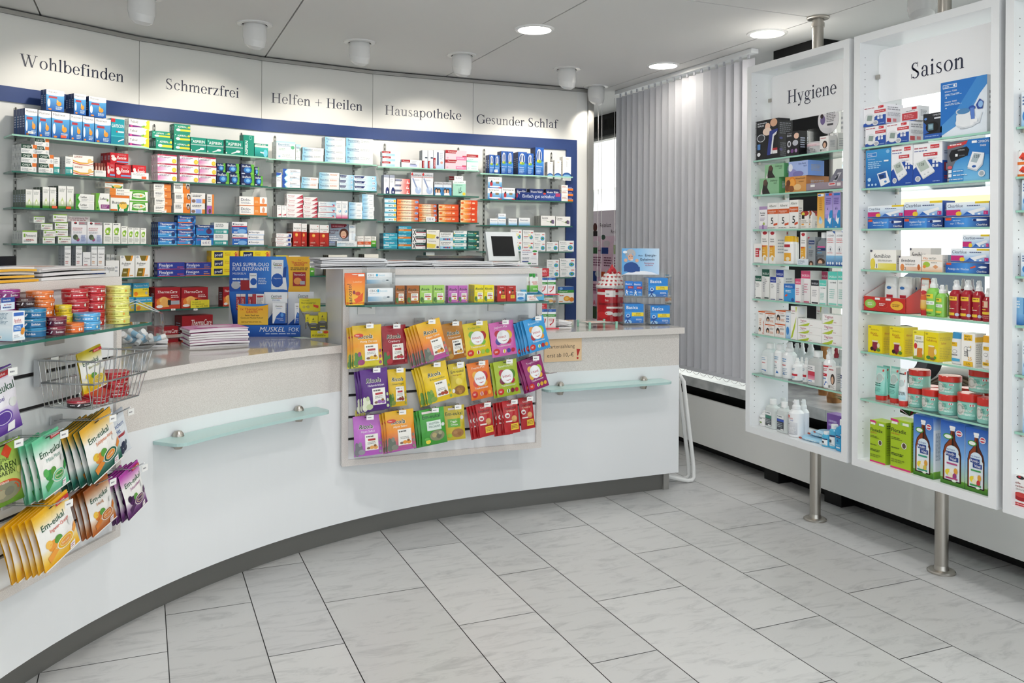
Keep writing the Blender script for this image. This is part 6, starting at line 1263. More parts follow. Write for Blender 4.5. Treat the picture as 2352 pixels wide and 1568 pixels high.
card(wallf(2), 'c6', 540, 755, 645, 740, 'e6d83c', 't bis_zum_15. .1 .7 .16 4a4424 .7; t zum_Kennenlernen .06 .45 .14 4a4424 .8; t 6er_=_€_19,95 .3 .14 .2 4a4424 .62', 'price_note', 'yellow handwritten price note on a dark red carton', 'note', 0.002)
card(wallf(1), 'c1', 552, 736, 1130, 1172, 'dcd6d6', 'b Unterstützung_für .04 .5 .36 7a2c44 .92; l .1 .1 .9 .4 1 9a5a6a', 'shelf_card', 'small card reading Unterstützung für behind the artichoke cartons', 'card', 0.05)
# small price tags clipped on shelf edges
k = 0
for sec, crop, lst in ((1, 'c1', [(230, 272, 443, 'w'), (498, 542, 478, 'o'), (232, 275, 745, 'w'), (372, 414, 752, 'w'), (1162, 1198, 815, 'o'), (426, 468, 1054, 'o'), (542, 582, 1060, 'o'), (976, 1014, 1078, 'w'), (1134, 1170, 1086, 'w')]),
                       (2, 'c2', [(172, 215, 975, 'w')]), (2, 'c6', [(315, 365, 755, 'w'), (575, 620, 755, 'w')]), (5, 'c5', [(190, 215, 316, 'w')])):
    for x0, x1, y, c in lst:
        k += 1
        hgt = 20
        col = 'f4f4f2' if c == 'w' else 'f0532c'
        p = cp(crop, (x0 + x1) / 2, y)
        lev = 1 + min(range(7), key=lambda q: abs(at_pl(p[0], p[1], wallf(sec)[0], wallf(sec)[1])[2] - ZS[sec][q]))
        nm = 'white' if c == 'w' else 'orange'
        t_ = card(wallf(sec), crop, x0, x1, y - hgt / 2, y + hgt / 2, col, 'l .15 .3 .85 .7 1 8a8a8a' if c == 'w' else 'r .1 .3 .9 .7 f27a50', 'price_tag', '', 'tag', -0.004, 0.002)
        t_['group'] = 'price tags on the shelf edges'
        PEND.append((t_, nm + ' price tag on the shelf edge', '', '%s shelf under %s' % (LV[lev - 1], SW[sec - 1]), t_.location.copy()))
# ---------------------------------------------------------------- the cases: cartons
FC = {nm: (Vector((AF + 0.022, CASES[nm])), E_C) for nm in CASES}


def crow(nm, lev, crop, items, **dk):
    where = '%s shelf of the %s case' % (LV[lev - 1], nm) if lev < 8 else 'floor of the %s case' % nm
    for it in items:
        kw = dict(dk); kw.update(dict(it[5]) if len(it) > 5 else {})
        if lev == 8 and 'yb' in kw:      # stand it on the case floor at the depth its foot shows
            kw['inset'] = max(0.0, at_z(*cp(crop, (it[0] + it[1]) / 2, kw.pop('yb')), CASE_Z[nm][7])[0] - FC[nm][0].x)
        put(FC[nm], crop, *it[:5], where=where, z=CASE_Z[nm][lev - 1], **kw)


crow('Hygiene', 1, 'h1', [(108, 305, 214, 'thermo', 'large black carton with white ear thermometer', D(dep=.09)), (374, 490, 320, 'thermos', 'small black carton with round pictures', D(dep=.05)), (677, 758, 362, 'earw', 'small white carton with a head picture', D(dep=.05)), (768, 800, 338, 'whitebox', 'small white carton', D(dep=.05, inset=.05)), (806, 840, 332, 'whitebox', 'small white carton', D(dep=.05, inset=.06)), (866, 896, 140, 'whitebox', 'tall white carton', D(dep=.05, inset=.1))])
crow('Hygiene', 2, 'h1', [(135, 312, 738, 'tissueg', 'green tissue box with dark dog', D(dep=.1)), (183, 356, 612, 'tissueg', 'upper green tissue box with dark dog', D(yb=736, dep=.1)), (366, 556, 724, 'tissueo', 'orange brown tissue box with almonds', D(dep=.14)), (397, 572, 586, 'tissueb', 'pale blue tissue box', D(yb=722, dep=.1))])
crow('Hygiene', 3, 'h1', [(133, 204, 995, 'eucab', 'white and lilac carton', D(dep=.05)), (207, 303, 964, 'five', 'white carton with orange band and figure 5', D(dep=.03)), (304, 403, 958, 'five', 'white carton with orange band and figure 5', D(dep=.03)), (404, 486, 936, 'five', 'white carton with orange band and figure 5', D(dep=.03)), (507, 580, 1038, 'fruit', 'white carton with fruit picture', D(dep=.02)), (582, 606, 1034, 'fruit', 'white carton with fruit picture', D(dep=.1)), (655, 721, 874, 'cone', 'tall yellow carton with ice cone', D(dep=.05)), (726, 795, 872, 'waver', 'tall violet carton with blue wave and red mark', D(dep=.05)), (797, 866, 868, 'wavep', 'tall violet carton with blue wave', D(dep=.05))])
crow('Hygiene', 4, 'h1', [(150, 216, 1210, 'laus', 'white carton with yellow panel', D(dep=.07)), (221, 281, 1212, 'laus', 'white carton with yellow panel', D(dep=.07)), (350, 400, 1212, 'laus', 'white carton with yellow panel', D(dep=.05, inset=.09)), (502, 556, 1224, 'laus', 'white carton with yellow panel', D(dep=.07)), (571, 638, 1270, 'hedrin', 'grey carton with blue label', D(dep=.045)), (737, 816, 1218, 'licen', 'white carton with navy base', D(dep=.05)), (818, 898, 1218, 'licen', 'white carton with navy base', D(dep=.05))])
crow('Hygiene', 5, 'h2', [(85, 134, 112, 'sagg', 'short white carton with green top', D(dep=.05)), (137, 197, 62, 'sagg', 'tall white carton with green top', D(dep=.05, inset=.02)), (201, 247, 122, 'sagb', 'short white carton with blue top', D(dep=.04)), (247, 307, 66, 'sagb', 'tall white carton with blue top', D(dep=.07, inset=.02)), (309, 396, 176, 'sagbl', 'bright blue carton'), (396, 441, 136, 'sagp', 'short white carton with pink top'), (442, 516, 74, 'sagp', 'tall white carton with pink top', D(dep=.07, inset=.02)), (521, 583, 146, 'sagk', 'white carton with black top'), (585, 641, 147, 'sagt', 'short white carton with turquoise top', D(dep=.06)), (655, 728, 80, 'sagt', 'tall white carton with turquoise top', D(dep=.06)), (729, 788, 80, 'sagt', 'tall white carton with turquoise top', D(dep=.06)), (600, 652, 80, 'sagp', 'tall white carton with pink top', D(inset=.1))])
crow('Hygiene', 6, 'h2', [(108, 160, 390, 'deumv', 'upright white carton with orange edge', D(dep=.05)), (162, 236, 406, 'deum', 'white carton with orange edge and woman', D(nh=2, dep=.04)), (240, 320, 384, 'deum', 'white carton with orange edge and woman', D(nh=2, dep=.06)), (324, 362, 400, 'bluewbox', 'white carton with blue picture'), (362, 415, 350, 'vagiv', 'tall white carton with green sickle', D(dep=.06)), (416, 604, 455, 'vagi', 'flat white carton with green sickle', D(nh=3, dep=.05)), (606, 788, 418, 'vagi', 'larger flat white carton with green sickle', D(nh=3, dep=.05)), (562, 606, 350, 'vagiv', 'tall white carton with green sickle', D(inset=.08))])
crow('Hygiene', 7, 'h2', [(655, 716, 826, 'earw', 'white carton with small photograph', D(dep=.05))])
crow('Hygiene', 8, 'h2', [(645, 785, 1203, 'purplebox', 'purple carton', D(dep=.06, inset=.14))])
crow('Saison', 1, 'a1', [(88, 240, 446, 'bpm', 'white and blue carton with pressure monitor', D(dep=.1)), (75, 240, 296, 'bpm', 'upper white and blue carton with pressure monitor', D(yb=444, dep=.1)), (242, 410, 420, 'bpm', 'white and blue carton with pressure monitor', D(dep=.11)), (345, 480, 304, 'bpmred', 'white carton with red label', D(yb=412, dep=.06, inset=.04)), (514, 652, 350, 'omrs', 'small black carton with wrist monitor', D(dep=.06)), (642, 985, 98, 'inhal', 'large blue carton with white inhaler', D(dep=.065))])
crow('Saison', 2, 'a1', [(92, 278, 616, 'bpblue', 'blue carton with pale monitor', D(dep=.1)), (279, 439, 588, 'bpbig', 'white and blue carton with monitor', D(dep=.1)), (440, 656, 570, 'bpbig', 'wider white and blue carton with monitor', D(dep=.1)), (692, 1000, 545, 'omrb', 'sky blue carton with black cuff', D(dep=.1))])
crow('Saison', 3, 'a1', [(105, 366, 1122, 'clearn', 'long navy carton', D(dep=.05)), (370, 658, 1118, 'clearn', 'long navy carton', D(dep=.05)), (670, 996, 1114, 'clearm', 'long navy carton with large lettering', D(dep=.05)), (107, 371, 1030, 'clear', 'pale blue carton with pink corner', D(yb=1118, dep=.05)), (374, 656, 998, 'clear', 'pale blue carton with pink corner', D(yb=1114, dep=.07)), (684, 1000, 1002, 'clear', 'pale blue carton with pink corner', D(yb=1110, dep=.05))])
crow('Saison', 4, 'a1', [(125, 316, 1356, 'femi1', 'white carton with yellow figure', D(dep=.03)), (335, 499, 1402, 'femi2', 'white carton with orange figure', D(dep=.04)), (415, 570, 1342, 'femi2', 'taller white carton with orange figure', D(dep=.06, inset=.06)), (502, 656, 1390, 'vitav', 'white and orange carton with fruit', D(dep=.03)), (677, 995, 1452, 'clearw', 'long navy carton', D(dep=.05)), (718, 1002, 1346, 'clear', 'pale blue carton with pink corner', D(yb=1448, dep=.05)), (803, 1002, 1242, 'clear', 'topmost pale blue carton with pink corner', D(yb=1344, dep=.05))])
crow('Saison', 6, 'a2', [(93, 182, 406, 'kirsch', 'yellow tea carton with red glass', D(dep=.08)), (229, 320, 415, 'kirsch', 'yellow tea carton with red glass', D(dep=.08)), (376, 449, 438, 'magnt', 'yellow and white tea carton', D(dep=.07)), (450, 538, 448, 'salbei', 'yellow tea carton with amber glass', D(dep=.08)), (684, 770, 455, 'antib', 'white and yellow carton with insect drawing', D(dep=.06))])
crow('Saison', 8, 'a2', [(105, 204, 1010, 'florad', 'lime green carton with pink corner', D(dep=.07, yb=1278)), (235, 365, 1004, 'florad', 'larger lime green carton with pink corner', D(dep=.08, yb=1324, inset=-.002)), (380, 508, 978, 'knobi1', 'blue carton with brown bottle', D(dep=.08, yb=1372, inset=-.004)), (552, 706, 1015, 'knobi2', 'blue carton with brown bottle and pink print', D(dep=.08, yb=1424, inset=-.006)), (708, 852, 1058, 'knobi3', 'blue carton with brown bottle and green print', D(dep=.08, yb=1472, inset=-.008))])
crow('third', 2, 'px', [(2337, 2362, 346, 'plbox', 'white and orange carton', D(yb=378, dep=.05)), (2337, 2362, 378, 'plbox', 'white and orange carton', D(dep=.05))])
crow('third', 1, 'px', [(2346, 2372, 210, 'bluewbox', 'white and blue carton', D(dep=.05))])
crow('third', 3, 'px', [(2347, 2380, 412, 'bluewbox', 'white and blue carton', D(dep=.05))])
crow('third', 4, 'px', [(2345, 2375, 580, 'bluewbox', 'white and blue carton', D(dep=.05))])
crow('third', 6, 'px', [(2348, 2380, 785, 'bluewbox', 'white and blue carton', D(dep=.05))])
crow('third', 7, 'px', [(2349, 2380, 892, 'bluewbox', 'white and blue carton', D(dep=.05))])
crow('third', 8, 'px', [(2325, 2372, 1092, 'cranb', 'white tea carton with red cup', D(dep=.06, yb=1190, inset=-.004))])
# ================================================================ bottles, tubes, jars, tins and bags
CROP['m1'] = (0, 560, 7.127)


def adopt(ch, par):
    ch.parent = par
    ch.matrix_parent_inverse = (Matrix.Translation(par.location) @ Matrix.Rotation(par.rotation_euler.z, 4, 'Z')).inverted()
    for k in ('label', 'category', 'group'):
        if k in ch: del ch[k]
    return ch


def loft(mb, prof, n=24, ex=2.0, col='fff', cap=True, mi=0):
    """stack of rounded sections (z, half width, half depth[, colour])"""
    rings = []
    for p in prof:
        r = []
        for k in range(n):
            t = 2 * math.pi * k / n
            c, s = math.cos(t), math.sin(t)
            r.append((p[1] * math.copysign(abs(c) ** (2 / ex), c), p[2] * math.copysign(abs(s) ** (2 / ex), s), p[0]))
        rings.append(r)
    for i in range(len(prof) - 1):
        c = prof[i][3] if len(prof[i]) > 3 else col
        mb.grid([rings[i], rings[i + 1]], c, mi, True, True)
    if cap:
        mb.face(list(reversed(rings[0])), prof[0][3] if len(prof[0]) > 3 else col, mi)
        mb.face(rings[-1], prof[-1][3] if len(prof[-1]) > 3 else col, mi)


def loft_map(prof, ex, z0, z1, ulo=0.0, uhi=1.0):
    """u across the visible front, v between z0 and z1, lying on the lofted surface"""
    def f(u, v, k):
        z = z0 + (z1 - z0) * v
        a, b = prof[0], prof[-1]
        for p, q in zip(prof, prof[1:]):
            if p[0] <= z <= q[0]: a, b = p, q; break
        w = 0 if b[0] == a[0] else (z - a[0]) / (b[0] - a[0])
        rx, ry = a[1] + (b[1] - a[1]) * w, a[2] + (b[2] - a[2]) * w
        X = (-0.93 + 1.86 * (ulo + (uhi - ulo) * u))
        y = ry * max(0.0, 1 - abs(X) ** ex) ** (1 / ex)
        e = 0.0005 + 0.00015 * k
        return (X * rx * (1 + e / max(rx, 0.004)), -y - e, z)
    return f


_BOT = {}


def bottle_meshes(kind, w, h, design):
    key = (kind, round(w, 3), round(h, 3), design)
    if key in _BOT: return _BOT[key]
    bc, cc, ops = BOT[design]
    r = w / 2
    mb, mc = MB(), MB()
    ex = 2.0
    if kind == 'jug':
        ex = 4.0; d = r * 0.62
        prof = [(0, r * .94, d * .9), (h * .02, r, d), (h * .62, r, d), (h * .72, r * .9, d * .95), (h * .79, r * .42, d * .6), (h * .83, r * .38, d * .55)]
        lz = (h * .06, h * .6)
        cr = r * .42; mc.lathe([(cr, h * .83), (cr, h * .985), (cr * .92, h)], 20, cc)
    elif kind == 'round':
        prof = [(0, r * .93, r * .93), (h * .02, r, r), (h * .74, r, r), (h * .80, r * .8, r * .8), (h * .82, r * .62, r * .62)]
        lz = (h * .05, h * .7)
        mc.lathe([(r * .66, h * .82), (r * .66, h * .98), (r * .6, h)], 20, cc)
    elif kind == 'spray':
        prof = [(0, r * .93, r * .93), (h * .02, r, r), (h * .64, r, r), (h * .71, r * .72, r * .72), (h * .74, r * .5, r * .5)]
        lz = (h * .04, h * .62)
        mc.lathe([(r * .56, h * .74), (r * .56, h * .82), (r * .42, h * .86), (r * .36, h * .97), (r * .3, h)], 18, cc)
        mc.box(-r * .14, -r * .52, h * .92, r * .14, 0, h * .96, cc)
    elif kind == 'lotion':
        ex = 2.6; d = r * .6
        prof = [(0, r * .88, d * .88), (h * .03, r * .97, d), (h * .4, r, d), (h * .72, r * .96, d), (h * .8, r * .86, d * .92)]
        lz = (h * .05, h * .76)
        mcp = [(h * .8, r * .88, d * .94), (h * .97, r * .84, d * .9), (h, r * .74, d * .8)]
        loft(mc, mcp, 22, ex, cc)
    elif kind == 'tube':
        prof = [(h * .14, r * .92, r * .92), (h * .2, r, r), (h * .55, r * .98, r * .72), (h * .93, r, r * .14), (h, r, r * .06)]
        lz = (h * .18, h * .95)
        mc.lathe([(r * .9, 0), (r * .92, h * .02), (r * .92, h * .135), (r * .8, h * .14)], 20, cc)
    elif kind == 'jar':
        prof = [(0, r * .9, r * .9), (h * .04, r * .97, r * .97), (h * .66, r * .97, r * .97), (h * .72, r * .9, r * .9)]
        lz = (h * .06, h * .66)
        mc.lathe([(r, h * .70), (r, h * .96), (r * .95, h), (0, h)], 26, cc)
    elif kind == 'pouch':
        ex = 2.0; d = r * .35
        prof = [(0, r, d * .9), (h * .1, r, d), (h * .6, r * .97, d * .7), (h * .8, r * .95, d * .25), (h * .83, r * .9, d * .12)]
        lz = (h * .03, h * .8)
        mc.lathe([(r * .3, h * .8), (r * .3, h * .84), (r * .34, h * .85), (r * .34, h)], 16, cc)
    loft(mb, prof, 26, ex, bc)
    draw(mb, ops, loft_map(prof, ex, *lz), w / (lz[1] - lz[0]), 0, 8)
    _BOT[key] = (mb.mesh(kind, M_GLOSS), mc.mesh('cap', M_GLOSS))
    return _BOT[key]


BOT = {
 'jugc': ('dfe7e8', 'f4f5f5', 'r .06 .05 .6 .95 f4f6f6; l .1 .7 .5 .9 2 7fa8c8; r .1 .5 .56 .64 f8f8f8; l .14 .53 .5 .62 1 c8585a; l .1 .1 .5 .2 1 4f8ac0; p 3a78c0 .38,.08 .46,.2 .54,.08'),
 'jugg': ('c2c5c4', 'eef0f0', 'r .1 .06 .62 .96 f2f0f0; r .1 .42 .62 .64 c83048; g .1 .2 .62 .42 e8a8b8 d05a78; l .14 .7 .56 .9 2 8a8c94; l .14 .08 .5 .16 1 3f7ac0'),
 'rowh': ('f2f4f5', 'f4f5f6', 'l .2 .72 .8 .9 2 7fa8c8; r .16 .56 .8 .66 fafafa; l .2 .58 .76 .65 1 c8585a; l .2 .3 .7 .5 2 a8b4bc; p 3a78c0 .5,.1 .66,.24 .8,.1'),
 'spw': ('f2f4f6', 'f6f7f8', 'l .2 .7 .8 .9 2 5f98c8; l .2 .5 .8 .62 1 c8585a; l .2 .1 .8 .44 4 a8bccc; p 3a78c0 .3,.1 .46,.24 .6,.1'),
 'spr': ('f4f5f6', 'f4f5f5', 'l .2 .7 .8 .9 2 8aa0b4; r .1 .3 .9 .46 c83040; l .2 .1 .8 .24 2 7fa8d0'),
 'sprr': ('f2f3f4', 'f4f5f5', 'r .0 .86 1 .93 c83040; l .2 .68 .9 .82 2 c85a60; r .0 .46 .7 .58 c02838; l .1 .5 .6 .56 1 f2d8dc; l .1 .3 .7 .42 1 6a90c0; p 2a68b8 .4,.06 .6,.26 .9,.1'),
 'sprred': ('f2f3f4', 'b83444', 'r .1 .4 .9 .6 c83040; l .2 .7 .8 .9 2 8aa0b4'),
 'spnavy': ('f4f5f7', 'f4f5f7', 'r .0 .56 1 .72 22346c; l .1 .6 .9 .68 1 dfe6f2; t 72 .3 .42 .08 3a5aa0 .4; l .1 .1 .8 .36 3 a8b8cc'),
 'bodek': ('d6dcdb', 'f4f5f5', 'r .1 .05 .72 .95 4a5054; r .1 .52 .72 .7 2f7a68; r .1 .72 .72 .95 eceeee; l .14 .8 .66 .92 1 5a6a6c; r .4 .06 .68 .14 f0f0f0; l .14 .2 .66 .48 3 a8b0b4'),
 'bodekb': ('d6dcdb', 'f4f5f5', 'r .1 .05 .8 .95 3a4048; r .1 .56 .8 .7 2a4cb0; r .1 .72 .8 .95 eceeee; l .14 .8 .7 .92 1 5a6a6c; r .5 .06 .78 .14 f0f0f0; l .14 .2 .7 .5 3 a8b0b4'),
 'steri': ('f2f3f5', 'f2f3f4', 'e .25 .88 .2 .06 d8402c; t STERITAN .06 .76 .07 c8404a .84; i med .5 .68 .06 5a6ab0 .4; g .05 .05 .95 .62 c0c2c8 dfe0e4; l .1 .5 .6 .56 1 4a4e58; e .2 .36 .08 .03 f4f4f6; e .2 .28 .08 .03 f4f4f6; e .2 .2 .08 .03 f4f4f6; l .4 .1 .9 .4 6 f2f2f4'),
 'smallw': ('f4f4f4', 'f4f4f4', 'r .1 .1 .9 .9 f8f8f6; l .2 .7 .8 .84 1 4a4e54; e .5 .36 .16 .1 8aa06a; l .2 .12 .8 .2 1 a0a4a8; r .1 .86 .9 .9 3a3e44'),
 'blues': ('4fb4dc', 'f4f6f7', 'r .3 .1 .9 .8 eef4f6; r .3 .68 .9 .8 2a3a68; r .3 .3 .6 .5 3a3e48; l .36 .12 .86 .26 2 7f98a8'),
 'bluej': ('2f9ed4', 'f4f6f7', 'r .1 .66 .6 .8 20346c; r .6 .86 .95 .92 f4f6f8; l .14 .7 .56 .76 1 e0e8f4; p 1c5a9c .2,.44 .3,.6 .4,.44; l .14 .2 .7 .3 2 8fd0f0; r .2 .06 .56 .14 e0eef4'),
 'lausb': ('f6f5f4', 'f0bc20', 'r .2 .78 .8 .92 b82c38; t Läuse .22 .6 .09 4a4448 .66; r .2 .1 .86 .5 ecae3a; e .6 .2 .18 .1 f4e6c8'),
 'hedb': ('7e858c', 'f0f1f2', 'r .06 .72 .94 .86 1c3268; t Hedrin .14 .76 .07 f0f3f8 .74; r .1 .9 .9 .96 e8489c; l .1 .56 .7 .64 1 5fb0dc; l .1 .34 .9 .5 3 5a6066; e .5 .1 .4 .2 4a3428; e .46 .06 .22 .13 e0b498'),
 'mueck': ('f4f4f4', 'f6f6f6', 'e .5 .9 .2 .06 3f7ac0; r .3 .5 .8 .62 c02838; b mücken .14 .34 .1 3a3a44 .74; b schutz .14 .2 .1 3a3a44 .74; r .0 .0 1 .14 f0b83c'),
 'green': ('8fd05a', 'f2f4f4', 'r .1 .74 .8 .94 e8d83c; l .14 .8 .7 .92 1 3a5a2c; r .1 .46 .86 .62 f2f6f0; l .14 .5 .8 .58 1 8a9a8a; r .1 .16 .8 .26 e8d83c; l .14 .04 .8 .12 1 3f7a2c'),
 'redsp': ('a8202e', 'f2f4f5', 'r .1 .74 .86 .92 f0c83c; l .16 .8 .8 .9 1 6a2420; p f0b84a .2,.5 .9,.62 .8,.56 .2,.42; l .14 .34 .9 .42 1 f2d8c0; r .1 .08 .7 .2 f0c83c; e .86 .12 .12 .07 c8d0e4'),
 'redsp2': ('a8202e', 'f2f4f5', 'r .0 .66 .8 .98 e8c8a8; r .1 .7 .4 .94 c83a34; l .1 .5 .8 .6 1 f0b84a; r .1 .3 .9 .44 f0c83c; l .14 .08 .9 .26 2 d88a7c'),
 'redtube': ('f0883c', 'd03438', 'r 0 .7 1 1 f2f0ee; t Anti .1 .78 .06 d03438 .7; g 0 .0 1 .7 f0b84a f4f0ea; r .1 .3 .9 .5 e86a3c; e .5 .56 .4 .07 c8343c'),
 'sunb': ('f5f5f3', '3f98cc', 'r .1 .72 .6 .9 f0c030; b ANTI .14 .82 .05 4a3c20 .4; e .4 .5 .2 .08 8a8a8c; e .4 .5 .17 .065 f5f5f3; l .1 .3 .7 .4 1 8a8a8c; r .1 .08 .8 .2 4fb0dc'),
 'suny': ('f5f5f3', 'f0b02c', 'r .24 .72 .8 .88 f0c030; b ANTI .28 .8 .05 4a3c20 .4; e .5 .54 .2 .08 8a8a8c; e .5 .54 .17 .065 f5f5f3; b 25 .5 .24 .09 f0b83c .3; r .2 .08 .8 .22 f0c030; l .3 .1 .7 .2 1 8a6a20'),
 'tubet': ('8fd8cc', 'd8362c', 'g 0 .0 1 .4 7cd0c0 a0ded4; g 0 .4 1 1 a0ded4 c4ece4; e .5 .62 .4 .2 d9e4e0; e .5 .62 .34 .16 b4c8c4; p d83a2c .3,.62 .9,.66 .9,.58 .4,.54; l .1 .3 .9 .46 2 2f6a60; l .2 .1 .8 .26 3 6ab0a4; r .7 .88 .86 .96 e04a44'),
 'tubex': ('e8f2f2', 'd8362c', 'g 0 .0 1 .36 a8dcea f0f6f6; p d83a2c .1,.62 .9,.7 .9,.6 .2,.54; l .0 .84 1 .92 1 2a2e30; b TESTER .02 .16 .1 26282a .96; e .5 .56 .34 .12 c4d4d4; r .76 .88 .92 .96 e04a44'),
 'jarp': ('8fcfc0', 'cc3026', 'e .36 .56 .26 .4 dcdcd4; e .36 .56 .21 .32 b8bdb4; e .36 .56 .14 .22 d4d6d0; p d8362c .2,.5 .9,.6 .8,.42 .3,.36; r .62 .16 .96 .3 a8e0d4; b PFERDE .48 .42 .13 f2f2ec .48; l .5 .2 .95 .34 2 f0f6f2; r .8 .78 .96 .94 e8eeee; r .82 .8 .92 .92 c83a38; l .5 .6 .75 .9 3 5a9a8c'),
 'wet': ('a8d8f0', 'a8d8f0', 'e .12 .5 .1 .24 a84838; l .3 .3 .8 .7 2 f4fafc'),
}


def bottle_thing(kind, name, frame, crop, x0, x1, yt, z, design, desc, where, inset=0.02, yb=None, cat='bottle', part='cap', group=None):
    o, e = frame; n = Vector((-e.y, e.x)); f = o + n * inset
    A, B = at_pl(*cp(crop, x0, yt), f, e), at_pl(*cp(crop, x1, yt), f, e)
    T = at_pl(*cp(crop, (x0 + x1) / 2, yt), f, e)
    if yb is not None and z is not None and 'floor' in where:
        f = f + n * (max(0.0, at_z(*cp(crop, (x0 + x1) / 2, yb), z)[0] - f.x))
        A, B, T = [at_pl(*cp(crop, q_, yt), f, e) for q_ in (x0, x1, (x0 + x1) / 2)]
    elif yb is not None: z = at_pl(*cp(crop, (x0 + x1) / 2, yb), f, e)[2]
    w = (Vector(B[:2]) - Vector(A[:2])).length; h = T[2] - z
    me, mc = bottle_meshes(kind, w, h, design)
    d = w / 2 if kind not in ('jug',) else w * 0.31
    p = Vector(T[:2]) + n * d
    root = link_mesh(name, me, (p.x, p.y, z + 0.0006), math.atan2(e.y, e.x))
    note(root, desc, '', where, cat, group)
    link_mesh(part, mc, (0, 0, 0), 0, parent=root)
    return root


def brow(nm, lev, crop, items):
    where = '%s shelf of the %s case' % (LV[lev - 1], nm) if lev < 8 else 'floor of the %s case' % nm
    for it in items:
        kind, name, x0, x1, yt, design, desc = it[:7]
        kw = dict(it[7]) if len(it) > 7 else {}
        bottle_thing(kind, name, FC[nm], crop, x0, x1, yt, CASE_Z[nm][lev - 1], design, desc, where, **kw)


brow('Hygiene', 4, 'h1', [('lotion', 'lotion_bottle', 313, 407, 1262, 'lausb', 'white bottle with yellow cap', D(inset=-.012)), ('lotion', 'lotion_bottle', 408, 456, 1268, 'lausb', 'white bottle with yellow cap', D(inset=.03)), ('jug', 'shampoo_bottle', 644, 734, 1230, 'hedb', 'grey bottle with white cap and navy label', D(inset=.0))])
brow('Hygiene', 7, 'h2', [('jug', 'disinfectant_bottle', 122, 217, 640, 'jugc', 'large clear bottle with white cap'), ('round', 'disinfectant_bottle', 217, 275, 647, 'rowh', 'white round bottle'), ('spray', 'spray_bottle', 275, 350, 632, 'spw', 'tall white spray bottle'),
    ('spray', 'spray_bottle', 352, 408, 642, 'spw', 'white spray bottle in the back row', D(inset=.12)), ('spray', 'spray_bottle', 408, 452, 634, 'spw', 'white spray bottle in the back row', D(inset=.14)), ('spray', 'spray_bottle', 452, 516, 634, 'spw', 'white spray bottle in the back row', D(inset=.13)),
    ('spray', 'spray_bottle', 354, 411, 757, 'spr', 'small white spray bottle with red band'), ('spray', 'spray_bottle', 412, 446, 750, 'spr', 'small white spray bottle with red band', D(inset=.05)), ('spray', 'spray_bottle', 446, 482, 754, 'spr', 'small white spray bottle with red band', D(inset=.03)),
    ('jug', 'disinfectant_bottle', 480, 596, 702, 'jugg', 'large grey bottle with red label', D(inset=.0)), ('spray', 'spray_bottle', 597, 665, 684, 'sprr', 'white spray bottle with red bands', D(inset=.0)), ('spray', 'spray_bottle', 668, 718, 680, 'sprred', 'white spray bottle with red nozzle', D(inset=.08)), ('round', 'disinfectant_bottle', 716, 756, 692, 'rowh', 'white round bottle in the back row', D(inset=.1)), ('spray', 'spray_bottle', 737, 789, 735, 'spnavy', 'white spray bottle with navy band', D(inset=-.005))])
brow('Hygiene', 8, 'h2', [('spray', 'drop_bottle', 97, 157, 1170, 'smallw', 'small white squat bottle', D(inset=.03, yb=1320)), ('jug', 'disinfectant_bottle', 152, 236, 1080, 'bodek', 'clear bottle with dark green label', D(inset=.03, yb=1332)), ('jug', 'disinfectant_bottle', 142, 205, 1072, 'bodek', 'clear bottle behind the green labelled one', D(inset=.12)),
    ('jug', 'disinfectant_bottle', 243, 325, 1103, 'bodekb', 'clear bottle with blue and black label', D(inset=.015, yb=1360)), ('jug', 'disinfectant_bottle', 246, 312, 1070, 'bodekb', 'clear bottle behind the blue labelled one', D(inset=.12)), ('spray', 'spray_bottle', 320, 401, 1085, 'steri', 'white spray bottle with grey label', D(inset=.0, yb=1385)), ('spray', 'spray_bottle', 401, 460, 1082, 'steri', 'white spray bottle in second row', D(inset=.06)),
    ('round', 'hand_gel_bottle', 588, 646, 1336, 'blues', 'small blue bottle with white cap', D(inset=.0, yb=1472)), ('round', 'hand_gel_bottle', 646, 705, 1280, 'blues', 'taller blue bottle with white cap', D(inset=.005, yb=1486)), ('jug', 'hand_gel_bottle', 704, 784, 1243, 'bluej', 'large blue bottle with white cap', D(inset=-.002, yb=1520))])
brow('Saison', 5, 'a2', [('lotion', 'lotion_bottle', 170, 250, 98, 'mueck', 'white lotion bottle in red tray', D(inset=.03)), ('lotion', 'lotion_bottle', 255, 334, 100, 'mueck', 'white lotion bottle in red tray', D(inset=.03)), ('lotion', 'lotion_bottle', 330, 372, 104, 'mueck', 'white lotion bottle in red tray', D(inset=.08)), ('lotion', 'lotion_bottle', 370, 408, 104, 'mueck', 'white lotion bottle in red tray', D(inset=.1)),
    ('tube', 'cream_tube', 411, 460, 105, 'redtube', 'orange and white tube', D(inset=.015)), ('spray', 'spray_bottle', 443, 515, 106, 'green', 'tall light green spray bottle', D(inset=.0)), ('spray', 'spray_bottle', 508, 566, 150, 'green', 'short light green spray bottle', D(inset=.0)), ('spray', 'spray_bottle', 560, 592, 150, 'green', 'short light green spray bottle', D(inset=.05)),
    ('spray', 'spray_bottle', 589, 659, 118, 'redsp', 'dark red spray bottle', D(inset=.0)), ('spray', 'spray_bottle', 661, 733, 118, 'redsp', 'dark red spray bottle', D(inset=.0)), ('spray', 'spray_bottle', 736, 802, 124, 'redsp', 'dark red spray bottle', D(inset=.0)), ('spray', 'spray_bottle', 803, 858, 170, 'redsp2', 'shorter dark red spray bottle', D(inset=-.004)), ('spray', 'spray_bottle', 655, 700, 112, 'redsp', 'dark red spray bottle in the back row', D(inset=.08)), ('spray', 'spray_bottle', 716, 756, 114, 'redsp', 'dark red spray bottle in the back row', D(inset=.08))])
